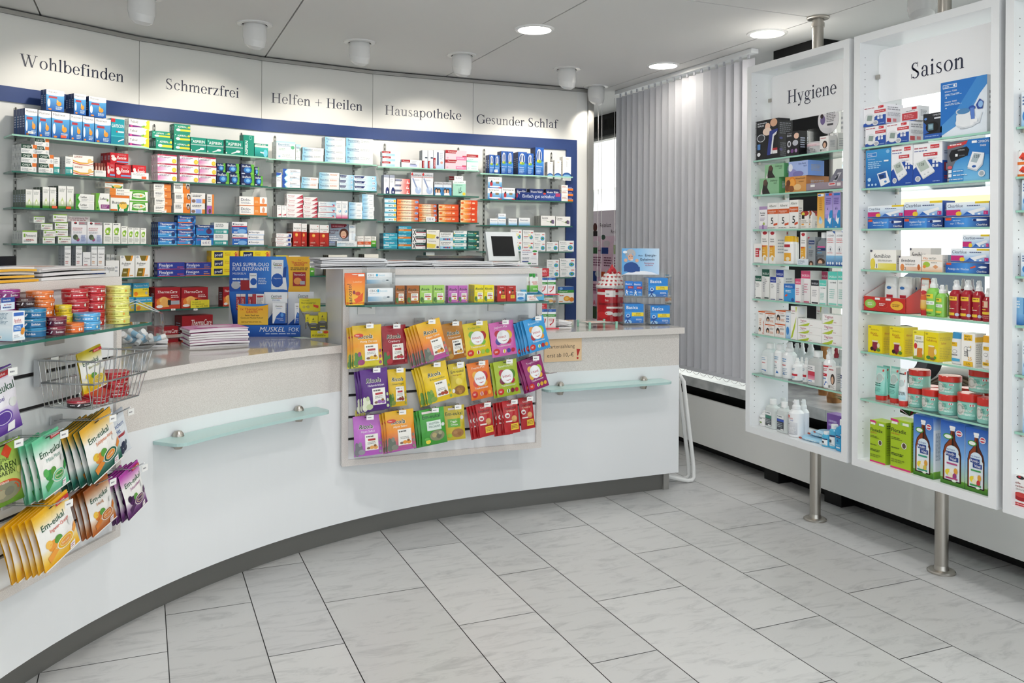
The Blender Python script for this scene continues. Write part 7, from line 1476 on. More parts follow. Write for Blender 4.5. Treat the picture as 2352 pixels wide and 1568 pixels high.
brow('Saison', 6, 'a2', [('lotion', 'lotion_bottle', 596, 676, 449, 'sunb', 'white lotion bottle with blue cap', D(inset=-.002)), ('lotion', 'lotion_bottle', 794, 860, 472, 'suny', 'white lotion bottle with orange cap', D(inset=-.006))])
brow('Saison', 7, 'a2', [('tube', 'cream_tube', 120, 181, 666, 'tubet', 'mint tube with red cap', D(cat='tube')), ('tube', 'cream_tube', 168, 212, 662, 'tubet', 'mint tube with red cap', D(cat='tube', inset=.06)), ('tube', 'cream_tube', 212, 271, 668, 'tubet', 'mint tube with red cap', D(cat='tube')), ('tube', 'cream_tube', 272, 319, 680, 'tubex', 'pale tube marked TESTER', D(cat='tube', inset=.0)),
    ('jar', 'balm_jar', 318, 405, 800, 'jarp', 'mint jar with red lid', D(cat='jar', part='lid', inset=.02)), ('jar', 'balm_jar', 405, 504, 810, 'jarp', 'mint jar with red lid', D(cat='jar', part='lid', inset=.012)), ('jar', 'balm_jar', 505, 617, 842, 'jarp', 'mint jar with red lid', D(cat='jar', part='lid', inset=.005)), ('jar', 'balm_jar', 620, 754, 836, 'jarp', 'large mint jar with red lid', D(cat='jar', part='lid', inset=.0)), ('jar', 'balm_jar', 752, 858, 864, 'jarp', 'mint jar with red lid', D(cat='jar', part='lid', inset=-.004)),
    ('jar', 'balm_jar', 318, 425, 686, 'jarp', 'upper mint jar with red lid', D(cat='jar', part='lid', inset=.02, yb=802)), ('jar', 'balm_jar', 505, 621, 724, 'jarp', 'upper mint jar with red lid', D(cat='jar', part='lid', inset=.01, yb=846)), ('jar', 'balm_jar', 686, 838, 684, 'jarp', 'upper large mint jar with red lid', D(cat='jar', part='lid', inset=.03, yb=830)),
    ('jar', 'balm_jar', 415, 505, 790, 'jarp', 'mint jar with red lid in the back row', D(cat='jar', part='lid', inset=.11)), ('jar', 'balm_jar', 636, 730, 802, 'jarp', 'mint jar with red lid in the back row', D(cat='jar', part='lid', inset=.13)), ('jar', 'balm_jar', 760, 850, 830, 'jarp', 'mint jar with red lid in the back row', D(cat='jar', part='lid', inset=.12))])


# trays, tubs and small packs in the cases
def tray(frame, crop, x0, x1, yt, yb, z, dep, col, inner, ops, name, label, side_up=0.0, inset=0.0):
    o, e = frame; n = Vector((-e.y, e.x)); f = o + n * inset
    ym = (yt + yb) / 2
    A, B = at_pl(*cp(crop, x0, ym), f, e), at_pl(*cp(crop, x1, ym), f, e)
    T = at_pl(*cp(crop, (x0 + x1) / 2, yt), f, e)
    w = (Vector(B[:2]) - Vector(A[:2])).length; h = T[2] - z; t = 0.002
    mb = MB()
    mb.box(0, 0, 0, w, dep, t, inner); mb.box(0, 0, 0, w, t, h, inner, 0, {'f': col})
    hs = h + side_up
    for x in (0, w - t):
        mb.face([(x, 0, 0), (x, 0, h), (x, dep, hs), (x, dep, 0)], col); mb.face([(x + t, dep, 0), (x + t, dep, hs), (x + t, 0, h), (x + t, 0, 0)], inner if x == 0 else col)
        mb.face([(x, 0, h), (x + t, 0, h), (x + t, dep, hs), (x, dep, hs)], col)
    mb.box(0, dep - t, 0, w, dep, hs, col)
    draw(mb, ops, lambda u, v, k: (u * w, -k * EPS, v * h), w / h)
    ob = mb.build(name, M_CARD, None, (A[0], A[1], z + 0.0006), math.atan2(e.y, e.x))
    return tag(ob, label, 'tray')


tray(FC['Saison'], 'a2', 67, 330, 228, 312, CASE_Z['Saison'][4], 0.17, 'c8302a', 'e9e4e2', 'e .16 .5 .14 .3 8fc050; e .16 .5 .1 .2 a8d06a; e .46 .5 .14 .3 d84a3c; e .46 .5 .13 .27 c03028; e .8 .5 .15 .3 f0b83c; l .1 .4 .22 .6 2 f4f6ee; l .38 .4 .54 .6 2 f2dcd8; l .7 .4 .9 .6 2 8a5a1c; r .28 .8 .4 .94 f0f0ee; r .54 .8 .66 .94 f0f0ee', 'cardboard_tray', 'red cardboard tray holding white lotion bottles in the Saison case', 0.08, -0.004)
tray(FC['Hygiene'], 'h1', 556, 888, 778, 842, CASE_Z['Hygiene'][1], 0.15, '9a8c98', '8a7c88', 'r .12 .5 .24 .8 f0f0ee; r .62 .5 .8 .86 f0ecec; r .64 .6 .78 .8 c83a40; r .84 .4 .94 .8 e8e4e4', 'cardboard_tray', 'mauve cardboard tray of slanted packs in the Hygiene case', 0.01, 0.0)
for j, (x0, x1, c, d) in enumerate([(690, 800, '8c8a96', 'grey slanted pack in the mauve tray'), (800, 890, '4fa0c4', 'blue slanted pack in the mauve tray')]):
    f, e = FC['Hygiene']; A = at_pl(*cp('h1', x0, 780), f, e); B = at_pl(*cp('h1', x1, 780), f, e); w = A[1] - B[1]
    mb = MB(); mb.box(0, 0, 0, w, 0.02, 0.11, c, 0, {'r': 'b9b4bc', 'l': 'b9b4bc'}); draw(mb, 'r .3 .3 .6 .8 d9d6dc; l .3 .35 .6 .75 2 5a5a66; e .45 .5 .1 .12 3a3c44; r .0 .0 1 .1 6a6874', lambda u, v, k: (u * w, -k * EPS, v * 0.11), w / 0.11)
    ob = mb.build('medicine_pack', M_CARD, None, (AF + 0.05, A[1], CASE_Z['Hygiene'][1] + 0.012), -math.pi / 2); ob.rotation_euler[0] = -0.62
    ob.rotation_mode = 'XYZ'; tag(ob, d, 'box')
# clear tub with a round sign, round disc card
_f, _e = FC['Hygiene']; _z = CASE_Z['Hygiene'][0]
A, B = at_pl(*cp('h1', 497, 400), _f, _e), at_pl(*cp('h1', 675, 400), _f, _e); T = at_pl(*cp('h1', 586, 300), _f, _e)
_r = (A[1] - B[1]) / 2; _h = T[2] - _z
tb = thing('dispenser_tub', 'clear plastic tub with a round sign on the top shelf of the Hygiene case', 'tub', (AF + 0.03 + _r, (A[1] + B[1]) / 2, _z + 0.001), -math.pi / 2)
mb = MB(); mb.lathe([(_r * .96, 0), (_r, 0.004), (_r, _h)], 32, 'e6e4ea', cap=False); mb.build('shell', M_ACRYL, tb)
mb = MB(); mb.lathe([(_r * .94, 0.004), (_r * .95, _h * .48)], 32, 'eceaec', cap=True)
for i in range(14):
    t0, t1 = math.radians(200 + i * 10), math.radians(210 + i * 10)
    mb.face([(_r * 1.004 * math.cos(a), _r * 1.004 * math.sin(a), z) for a, z in ((t0, _h * .3), (t1, _h * .3), (t1, _h * .42), (t0, _h * .42))], 'ecd8dc')
draw(mb, 'b Thermometer .2 .52 .12 c8909c .6; l .1 .08 .8 .4 3 8a888c', lambda u, v, k: (_r * 1.006 * math.cos(math.radians(205 + 130 * u)), _r * 1.006 * math.sin(math.radians(205 + 130 * u)), v * _h * .6), 2.0)
mb.build('label', M_PAPER, tb)
c_ = at_pl(*cp('h1', 645, 205), _f, _e); rr = 0.5 * (at_pl(*cp('h1', 552, 205), _f, _e)[1] - at_pl(*cp('h1', 738, 205), _f, _e)[1])
mb = MB(); P = [(rr * math.cos(k * math.pi / 16), rr * math.sin(k * math.pi / 16)) for k in range(32)]
mb.face([(x, -0.001, z) for x, z in P], 'e9e7ea'); mb.face([(x, 0.001, z) for x, z in reversed(P)], 'e9e7ea')
for p, q in zip(P, P[1:] + P[:1]): mb.face([(p[0], -0.001, p[1]), (p[0], 0.001, p[1]), (q[0], 0.001, q[1]), (q[0], -0.001, q[1])], 'b9b7ba')
draw(mb, 'l .24 .78 .8 .88 1 b05a60; e .24 .5 .12 .16 7a6a9a; e .2 .64 .08 .08 3a2c30; l .42 .4 .9 .74 6 8a888c; r .46 .28 .74 .35 5a585c', lambda u, v, k: ((u - .5) * 2 * rr, -0.001 - k * EPS, (v - .5) * 2 * rr), 1.0)
mb.box(-0.004, 0, -rr - 0.03, 0.004, 0.001, -rr * 0.9, 'd0ced0')
mb.build('round_sign', M_PAPER, tb, (tb.location.y - c_[1], 0.0, c_[2] - _z))
# wet wipe packs lying at the foot of the Hygiene case
for j, (x0, x1, yt, ins, dz) in enumerate([(412, 585, 1398, .0, 0), (440, 585, 1352, .05, 0), (430, 588, 1336, .04, .02), (452, 598, 1305, .06, .03), (535, 650, 1292, .09, .03)]):
    f, e = FC['Hygiene']; z = CASE_Z['Hygiene'][7]
    A, B = at_pl(*cp('h2', x0, 1400), f, e), at_pl(*cp('h2', x1, 1400), f, e); w = A[1] - B[1]
    mb = MB(); hgt = 0.016
    prof = [(0.0, w / 2, .04), (hgt * .5, w / 2, .048), (hgt, w / 2 * .92, .03)]
    loft(mb, prof, 24, 3.0, 'a4d4ee'); mb.v = [(x + w / 2, y + .05, zz) for x, y, zz in mb.v]
    draw(mb, 'e .12 .5 .07 .3 b05040; l .3 .3 .85 .7 2 f4fafc; r .9 .1 1 .9 d4ecf8', lambda u, v, k: (u * w, .05 - .0475 - k * EPS, v * hgt), w / hgt)
    ob = mb.build('wet_wipe_pack', M_FOIL, None, (f.x + ins, A[1], z + dz + 0.001), -math.pi / 2 + random.Random(j).uniform(-.15, .15))
    note(ob, 'pale blue wet wipe pack', '', 'floor of the Hygiene case', 'pack', 'wet wipe packs')
card(FC['Hygiene'], 'h1', 86, 152, 1330, 1500, 'f0eeec', 'r .2 .3 .7 .75 c8303c; l .24 .35 .66 .7 3 f2dcdc; e .8 .7 .1 .07 8a8884', 'leaflet', 'white leaflet with red panel at the left of the fourth Hygiene shelf', 'leaflet', -0.008, 0.004)
card(FC['Hygiene'], 'h1', 472, 570, 1468, 1522, 'dfe8f0', 't LICENER .1 .4 .34 4a5a78 .6; l .1 .1 .6 .3 1 8fa8c0', 'leaflet', 'small pale leaflet lying before the grey carton in the Hygiene case', 'leaflet', -0.012, 0.004)
for j in range(4):
    card(FC['third'], 'px', 2327 + j * 6, 2350 + j * 6, 683 + j, 746, ('7fb4dc', '4f8ac8', 'e4eef4', '3f7abc')[j], 'l .1 .6 .8 .9 3 e8f0f6; g 0 0 1 .4 2a6ab0 7fb4e0', 'leaflet', ('pale blue leaflet, leftmost', 'mid blue leaflet, second', 'white leaflet, third', 'dark blue leaflet, rightmost')[j] + ' in the case cut by the right edge', 'leaflet', 0.002 * j, 0.0015)

# ---------------------------------------------------------------- glass shelves on the racks
def rack_pt(R, s, off, z=0.0):
    o, e, w = R; n = Vector((-e.y, e.x)); p = o + e * s - n * off
    return (p.x, p.y, z)


SHZ = {1: 1.086, 2: 1.096}
for R, z, s0, s1, dep, lab in ((R1, 1.086, -0.012, 0.935, 0.165, 'thick glass shelf on the candy rack in the middle of the counter'), (R2, 1.096, 0.03, 0.855, 0.185, 'thick glass shelf with pastille tins on the left rack')):
    rz = math.atan2(R[1].y, R[1].x)
    t = thing('rack_shelf', lab, 'shelf', rack_pt(R, s0, dep, z - 0.0085), rz)
    L = s1 - s0
    mb = MB(); mb.prism([(0.0, 0.05), (0.07, 0.0), (L, 0.0), (L - 0.03, dep + 0.008), (0.03, dep + 0.008)], 0, 0.008, 'fff', 0, 1); mb.build('glass', [M_GLASS, M_GEDGE], t)
    for s in (0.12, L - 0.2):
        mb = MB(); mb.box(s - 0.04, dep + 0.006, -0.045, s + 0.04, dep + 0.011, -0.001, 'c9cacb'); mb.box(s - 0.004, 0.06, -0.012, s + 0.004, dep + 0.006, -0.001, 'c9cacb'); mb.build('bracket', M_ALU, t)

# ---------------------------------------------------------------- pastille tins
_TIN = {}


def tin_meshes(r, h, ca, cb, ops):
    key = (round(r, 3), round(h, 4), ca, cb, ops)
    if key in _TIN: return _TIN[key]
    mb = MB(); mb.lathe([(r * .95, 0), (r * .98, h * .03), (r * .985, h * .08), (r * .97, h * .12), (r * .97, h * .60)], 40, ca)
    fm = lambda u, v, k: ((r * .97 + .0004 + k * .0001) * math.cos(math.radians(190 + 160 * u)), (r * .97 + .0004 + k * .0001) * math.sin(math.radians(190 + 160 * u)), h * (.12 + .46 * v))
    draw(mb, ops, fm, 2.8 * r * .97 / (h * .46), 0, 14)
    ml = MB(); ml.lathe([(r * .985, h * .60), (r, h * .61), (r, h * .64, 'd8d4cc'), (r * .99, h * .66), (r, h * .70), (r, h * .93), (r * .985, h * .985), (r * .95, h), (r * .9, h * .97), (0, h * .97)], 40, cb)
    fl = lambda u, v, k: ((r + .0004 + k * .0001) * math.cos(math.radians(190 + 160 * u)), (r + .0004 + k * .0001) * math.sin(math.radians(190 + 160 * u)), h * (.71 + .2 * v))
    draw(ml, 'l .3 .2 .6 .8 1 %s' % ('f0ece0' if sum(rgb(cb)) < 2.2 else 'a89a3a'), fl, 14, 0, 14)
    _TIN[key] = (mb.mesh('tin', M_TIN), ml.mesh('lid', M_TIN))
    return _TIN[key]


def tin_at(p, r, h, ca, cb, ops, rz, desc, pos, where, group='pastille tins'):
    a, b = tin_meshes(r, h, ca, cb, ops)
    o = link_mesh('pastille_tin', a, p, rz)
    link_mesh('lid', b, (0, 0, 0), 0, parent=o)
    note(o, desc, pos, where, 'tin', group)
    return o


PUL = 'i Pulmoll .1 .2 .6 f6eaea .2; l .36 .25 .7 .75 1 %s; e .8 .5 .035 .36 %s; e .9 .5 .035 .36 %s'
SOY = 'p f2eef2 .3,.2 .36,.9 .4,.8 .35,.2; b Soldan .5 .3 .5 f2eef2 .3; l .08 .3 .26 .7 1 f2eef2'


def tin_stack(crop, x0, x1, yt, yb, n, ca, cb, ops, desc, z=1.096, where='on the left rack shelf'):
    px, py = cp(crop, (x0 + x1) / 2, yb)
    P = Vector(at_z(px, py, z)); d = Vector((P.x, P.y)); dist = d.length
    ra, rb = Vector(ray(cp(crop, x0, yb)[0], py)), Vector(ray(cp(crop, x1, yb)[0], py))
    ang = math.acos(max(-1, min(1, ra.xy.normalized().dot(rb.xy.normalized()))))
    r = dist * math.tan(ang / 2) * 1.0
    c = d + d.normalized() * r * 0.97
    rt = Vector(ray(*cp(crop, (x0 + x1) / 2, yt)))
    ztop = HCAM + rt.z / rt.xy.length * dist
    h = (ztop - z) / n
    face = math.atan2(d.y, d.x) - math.pi / 2
    rnd = random.Random(int(x0))
    for i in range(n):
        tin_at((c.x + rnd.uniform(-.002, .002), c.y + rnd.uniform(-.002, .002), z + i * h + .0004), r, h - .0004, ca, cb, ops, face + rnd.uniform(-.5, .5), desc, posword(i, n), where)


tin_stack('m1', 1715, 2135, 690, 1318, 5, 'e6e67a', 'ece884', PUL.replace('f6eaea', 'b02c38') % ('a8982c', 'e0a03c', 'e6e67a'), 'pale yellow pastille tin')
tin_stack('m1', 1285, 1725, 690, 1345, 5, 'b81e2a', 'c02430', PUL % ('f2d0d0', 'f0e8e4', 'f0e8e4'), 'red pastille tin, back stack')
tin_stack('m1', 1002, 1462, 742, 1388, 4, 'b81e2a', 'c02430', PUL % ('f2d0d0', 'd8dcc8', 'b81e2a'), 'red pastille tin, front stack')
tin_stack('m1', 1195, 1658, 1140, 1418, 2, '4fa4dc', '5fb0e4', PUL % ('e8f2fa', 'd8e8d8', '4fa4dc'), 'sky blue pastille tin')
tin_stack('m1', 900, 1188, 1004, 1432, 3, 'dcc01c', 'e6cc28', PUL.replace('f6eaea', 'b02c38') % ('8a7a1c', 'a8a82c', 'dcc01c'), 'bright yellow pastille tin')
tin_stack('m1', 1040, 1388, 1300, 1458, 1, 'e8702c', 'e87a34', PUL % ('f6e0d0', 'f6ece4', 'f6ece4'), 'single orange pastille tin')
tin_stack('m1', 425, 895, 775, 1452, 5, 'e4742e', 'e87c34', PUL % ('f6e0d0', 'f6ece4', 'f6ece4'), 'orange pastille tin, back stack')
tin_stack('m1', 735, 1083, 1198, 1500, 2, '5e1c34', '86243c', SOY, 'wine red pastille tin')
tin_stack('m1', 300, 764, 1068, 1535, 3, '1c6a9c', '2a86b4', SOY, 'blue pastille tin')
tin_stack('m1', 248, 580, 888, 1490, 4, '34181c', '4a2226', SOY, 'dark brown pastille tin')
tin_stack('m1', -150, 330, 752, 1500, 5, '7e1c6c', '9a2a84', SOY, 'magenta pastille tin')
FR1, FR2 = (R1[0] - Vector((0, 0.0)), R1[1]), (R2[0], R2[1])
DES['ipalatf'] = ('f4f6f8', 'e6eef4', 'r .08 .84 .92 .96 3a6cc0; r .06 .58 .9 .8 f8f4f4; b Ipalat .14 .65 .1 b8344a .66; l .16 .6 .8 .63 1 c87a84; r .06 .32 .86 .54 3a78c8; l .12 .36 .7 .5 3 dcecfa; e .84 .34 .16 .09 e8a040; e .8 .26 .14 .08 d88a2c; l .1 .1 .6 .22 2 b4c0cc; g 0 0 1 .1 f4f6f8 d4e8f4', 'f4f6f8', 'g 0 0 1 .5 c0e0f2 eef4f8; l .1 .56 .86 .96 9 8aa0b0; r .06 .06 .6 .18 f4f4f4; l .08 .07 .58 .17 1 26282c; e .3 .38 .2 .06 9fcbe8')
put((R2[0] - Vector((-E2.y, E2.x)) * 0.17, E2), 'm1', 205, 405, 1100, 'ipalatf', 'white and blue lozenge carton', dep=0.075, yb=1580, where='on the left rack shelf')
card((R2[0] - Vector((-E2.y, E2.x)) * 0.12, E2), 'm1', 20, 240, 880, 1080, 'd8e4f0', 'r 0 .6 1 1 2f4f98; b Soforthilfe .1 .72 .14 eef2f8 .8; b bei_Frosch .2 .36 .13 c04a5a .7; l .1 .1 .8 .3 1 5a6a9c', 'promo_card', 'slanted blue and white promotion card among the tins on the left rack', 'card', 0, 0.002)

# ---------------------------------------------------------------- candy bags
def RIC(top, mid, bot, sub, sc='f8f4e6', herb='4c7a3c', h2='8a9a6a', cd='e0a83c', neu=False, tagc='b8343c'):
    return (mid, mid, 'g 0 .5 1 1 %s %s; g 0 0 1 .5 %s %s; o Ricola .18 .675 .1 f6f2e2 .68; j Ricola .19 .678 .098 163a2c .66; b %s .24 .58 .05 %s .6; e .16 .2 .13 .13 %s; e .1 .1 .1 .1 %s; e .26 .1 .12 .07 %s; e .2 .3 .06 .06 %s; e .08 .28 .05 .07 %s; r .38 .13 .86 .53 f5f3ec; l .42 .44 .82 .51 1 6a6a66; r .48 .37 .76 .42 %s; l .46 .28 .8 .35 2 a8a8a2; e .5 .19 .07 .03 8a6a5a; e .62 .2 .08 .045 %s; e .76 .19 .08 .045 %s; e .74 .24 .05 .03 8a5a2c; e .93 .36 .04 .04 %s; e .93 .22 .04 .04 %s; e .92 .08 .05 .04 %s%s' % (mid, top, bot, mid, sub, sc, herb, herb, h2, h2, herb, tagc, cd, cd, h2, h2, h2, '; e .2 .76 .16 .045 d0382c; b Neu .1 .745 .035 f6e8e4 .2' if neu else ''))


def INT(base, dk, title, tc, f1, f2, f3):
    return (base, dk, 'g 0 0 1 1 %s %s; b %s .2 .82 .06 %s .62; e .3 .66 .13 .1 %s; e .72 .6 .16 .13 %s; e .28 .44 .12 .1 %s; e .7 .42 .12 .08 %s; e .5 .68 .1 .07 %s; e .5 .55 .27 .2 c6c8cc; e .5 .555 .255 .19 f3f3f4; b intact .3 .53 .075 b8282e .42; p b8282e .4,.46 .5,.425 .62,.45 .62,.465 .5,.445; b Traubenzucker .2 .28 .05 f6f4ec .62; e .17 .15 .13 .09 d0342c; l .1 .12 .24 .18 2 f6e4e0; e .48 .14 .07 .06 f4f4f0; e .66 .14 .08 .065 %s; e .84 .14 .08 .06 %s; e .48 .14 .03 .06 %s' % (base, base, title, tc, f1, f2, f3, f1, f2, f3, f1, f2))


def EME(top, bot, sub, sc, f1, f2, zf=True):
    return ('f4f2ee', bot, 'g 0 .68 1 .95 f6f4f0 @; r 0 .95 1 1 @; r 0 0 1 .08 %s; g 0 .08 1 .36 %s f6f4f0; b Em-eukal .14 .66 .105 2c5a40 .8; b %s .3 .56 .06 %s .55; e .3 .34 .14 .09 %s; e .2 .4 .08 .07 %s; e .44 .38 .1 .07 5a9a3c; e .62 .26 .24 .115 f4efe6; e .62 .26 .22 .1 %s; e .62 .26 .17 .07 f2d8a0; e .62 .26 .155 .06 %s; b Em-eukal .5 .245 .035 f6ecd8 .25; p %s .4,.2 .16,.08 .1,.2 .3,.28; p %s .84,.32 .98,.44 .99,.32 .88,.26; p f4f2f4 .72,.12 .86,.14 .84,.02 .7,.02; l .73 .04 .83 .11 2 b05a6a; e .86 .5 .08 .05 e6e8e6; r 0 0 1 .02 f4f2ee%s' .replace('@', top) % (bot, bot, sub, sc, f1, f2, bot, f1, f1, f1, '; r .62 .88 .98 .95 c02c34; b Zuckerfrei .65 .9 .03 f6e8e8 .3' if zf else ''))


def KIN(base, sub):
    return (base, base, 'g 0 0 1 1 %s %s; t Kinder .3 .84 .06 f4ece8 .4; b Em-eukal .12 .74 .07 3a1a16 .76; b %s .2 .67 .045 e8c8a8 .6; e .24 .56 .16 .08 f2ece8; e .2 .55 .05 .035 b02430; e .28 .55 .05 .035 b02430; r .4 .1 .92 .3 ecc840; l .44 .14 .88 .27 3 a06a24; e .66 .44 .2 .1 c89058; e .66 .46 .15 .07 dca868; r .1 .36 .5 .4 f0e4e0' % (base, base, sub))


BAGS = {
 'b1': RIC('ecc824', 'ec9a24', 'd8d83c', 'Honig_Zitrone', 'f8f0d8', '5a8a3c', 'a04a7c', 'ecc040', True),
 'b2': RIC('a81c2c', 'a01826', '8c1420', 'Cranberry', 'f6eaea', '3f7a34', 'b8343c', 'c03848'),
 'b3': RIC('ecc020', 'ee8c24', 'b04ab0', 'Alpen_Salbei', 'f8f0d8', '6a7468', '8a8c80', 'e8983c', tagc='f5f3ec'),
 'b4': RIC('c0801c', 'b87414', 'a8640e', 'Kräuter-Karamell', 'f8ecd0', '8a7a3c', 'c89a4c', 'e0b050', tagc='2a2a2c'),
 'b5': INT('e2c824', 'c0a81c', 'Kinder-Mix', '5a9a3c', '7ab83c', 'b02a30', 'a8c84a'),
 'b6': INT('d86ab4', 'b04a90', 'Joghurt-Mix', 'f6e8f2', 'c02440', 'ecc83c', '4a4a9c'),
 'b7': INT('3a9cdc', '2878b4', 'Brause-Mix', 'c8e8f8', 'e8983c', '9ac83c', 'b02a30'),
 'b8': RIC('5a1e86', '521a7c', '481670', 'Holunderblüten', 'f4eaf8', 'e4e8d0', 'c8d4a8', '9a6ab0'),
 'b9': RIC('ecc820', 'e8c01c', 'e0b818', 'Kräuter_Original', '5a6a2c', '5a8a3c', '8a9a4c', '8a2c2c'),
 'b10': RIC('f0cc1c', 'ecc818', 'e8c414', 'Kräuterzucker', '6a7a2c', '6a9a3c', '8aa84c', 'b0442c', tagc='f5f3ec'),
 'b11': ('e2c82a', 'c8b020', 'g 0 0 1 1 dcc428 e6d036; t Kinder .3 .84 .06 f6f0d8 .4; b Em-eukal .12 .72 .08 3a3a1a .76; b Honigpops .2 .64 .045 a8701c .6; e .5 .2 .34 .14 9a6a30; e .42 .22 .1 .06 b8843c; e .6 .2 .1 .06 a8742c; e .52 .14 .1 .06 c08c44; e .5 .46 .2 .1 ecd860; e .14 .2 .08 .06 f4f4f0; r .56 .84 .92 .9 f4f4f0'),
 'b12': INT('ee7c24', 'c86018', 'Frucht-Mix', 'f8ecd8', 'f0b03c', 'c8303c', 'd84a2c'),
 'b13': INT('a8bc2c', '889c1c', 'Gartenfrüchte-Mix', 'f4f6e0', 'b8283c', '5a8a2c', '7a1c34'),
 'b14': INT('98206c', '741850', 'Tropic-Mix', 'f4dcec', 'ecb83c', 'a8c83c', 'e0b03c'),
 'b15': RIC('c06ac8', 'c472cc', 'b85cc0', 'Alpen_Salbei', 'f6eaf8', '7a7a80', '9a9aa0', 'e8a85c'),
 'b16': RIC('ecbc20', 'ee9024', 'b050b4', 'Alpen_Salbei', 'f8f0d8', '6a7468', '8a8c80', 'e8983c', True, 'f5f3ec'),
 'b17': ('3f9a34', '2f7a26', 'g 0 0 1 1 3a9430 46a43a; b Em-eukal .1 .74 .1 14402a .84; r .24 .4 .82 .66 dce8e0; b HUSTEN- .34 .56 .06 3a6a5a .42; b MISCHUNG .32 .47 .06 3a6a5a .46; e .62 .24 .3 .15 8a8c6c; e .5 .26 .1 .07 b8a878; e .68 .22 .11 .07 6a6a58; e .74 .3 .08 .05 a8a884; e .24 .1 .1 .06 ecd84a; e .2 .18 .1 .04 5fb44a; e .9 .52 .07 .05 d8e0da; r .1 .88 .5 .94 e8dcd8'),
 'b18': ('cdb832', 'a8982a', 'g 0 0 1 1 c8b430 d4c03c; b Em-eukal .06 .72 .1 24482a .88; r .14 .38 .76 .62 6ab040; b Veggie .26 .52 .055 f4f6e8 .4; b Drops .3 .43 .055 f4f6e8 .34; e .62 .2 .3 .13 a87a4a; e .5 .22 .1 .05 b88a58; e .7 .18 .1 .05 9a6a3c; e .22 .14 .12 .06 9ac83c; e .86 .64 .08 .06 d8d8cc; r .2 .88 .5 .94 e8dcd8'),
 'b19': KIN('b81c22', 'Wildkirsch'),
 'b20': KIN('b41a20', 'Gummidrops'),
 'l1': ('f0ecf4', '4c2a8a', 'g 0 .82 1 1 f2eef6 5a2a90; g 0 0 1 .42 4a1e88 e8e0f2; b Em-eukal .14 .64 .12 2c5a40 .84; b Salbei .3 .52 .07 6a5a9c .5; e .5 .26 .26 .13 6a4aa8; e .5 .26 .22 .1 e8e0f4; e .5 .26 .2 .09 5a3a98; p f4f2f4 .6,.14 .8,.16 .78,.02 .58,.02; e .84 .44 .12 .07 e4e6e4; r .4 .86 .96 .94 c02c34; b Zuckerfrei .46 .88 .04 f6e8e8 .44'),
 'l2': ('c4d46a', '6a8a2c', 'g 0 0 1 .3 5a8a2c b8cc5c; g 0 .3 1 1 d4dc84 8ab040; p d84a2c .5,.82 .64,.96 .78,.84 .64,.72; t ORIGINAL .3 .7 .05 4a5a2c .4; b BÄREN .3 .56 .11 3a4a24 .62; b GARTEN .34 .48 .07 3a4a24 .5; e .52 .24 .42 .17 d8562c; e .52 .22 .38 .15 8a8a70; e .42 .2 .12 .07 a8a080; e .6 .22 .12 .07 7a7a68; b multivitamin .2 .36 .045 f6e8dc .6; e .2 .12 .08 .06 c83a2c; e .28 .16 .07 .06 e0b83c; e .9 .5 .08 .06 d4d878'),
 'l3': EME('6ac89a', '6cc49c', 'Milde_Minze', '6a9a8c', '3f9a4a', '5ab05a'),
 'l4': EME('ecb02c', '0e5a48', 'Eukalyptus-Honig', 'd8783c', 'e0882c', 'e8c040', False),
 'l5': ('e0e6ec', 'a8b0bc', 'g 0 .8 1 1 e4eaf0 a4acb8; b Fischers .1 .66 .09 3a5a9c .8; b Fritz .1 .54 .09 3a5a9c .7; r .3 .44 .8 .5 a83a44; e .5 .24 .1 .08 26304c; e .36 .16 .1 .08 2c3650; e .62 .14 .1 .08 222c48; e .48 .08 .1 .06 2a344e; e .68 .26 .08 .06 303a54'),
 'l6': EME('a8581c', 'b86424', 'Honig', 'c07a3c', 'd87a24', 'ecc04c', False),
 'l7': EME('b83ca8', '5a1c64', 'Johannisbeere', 'a04a90', '4a1a54', '34143c'),
 'l8': EME('eab018', 'eeb41c', 'Ingwer-Orange', 'd86a5c', 'f0a03c', 'f4c05c'),
 'l9': EME('b4a018', 'ecd024', 'Bio-Fenchel', '8a8a3c', 'dcc428', 'e8d040'),
}
_BAGM = {}


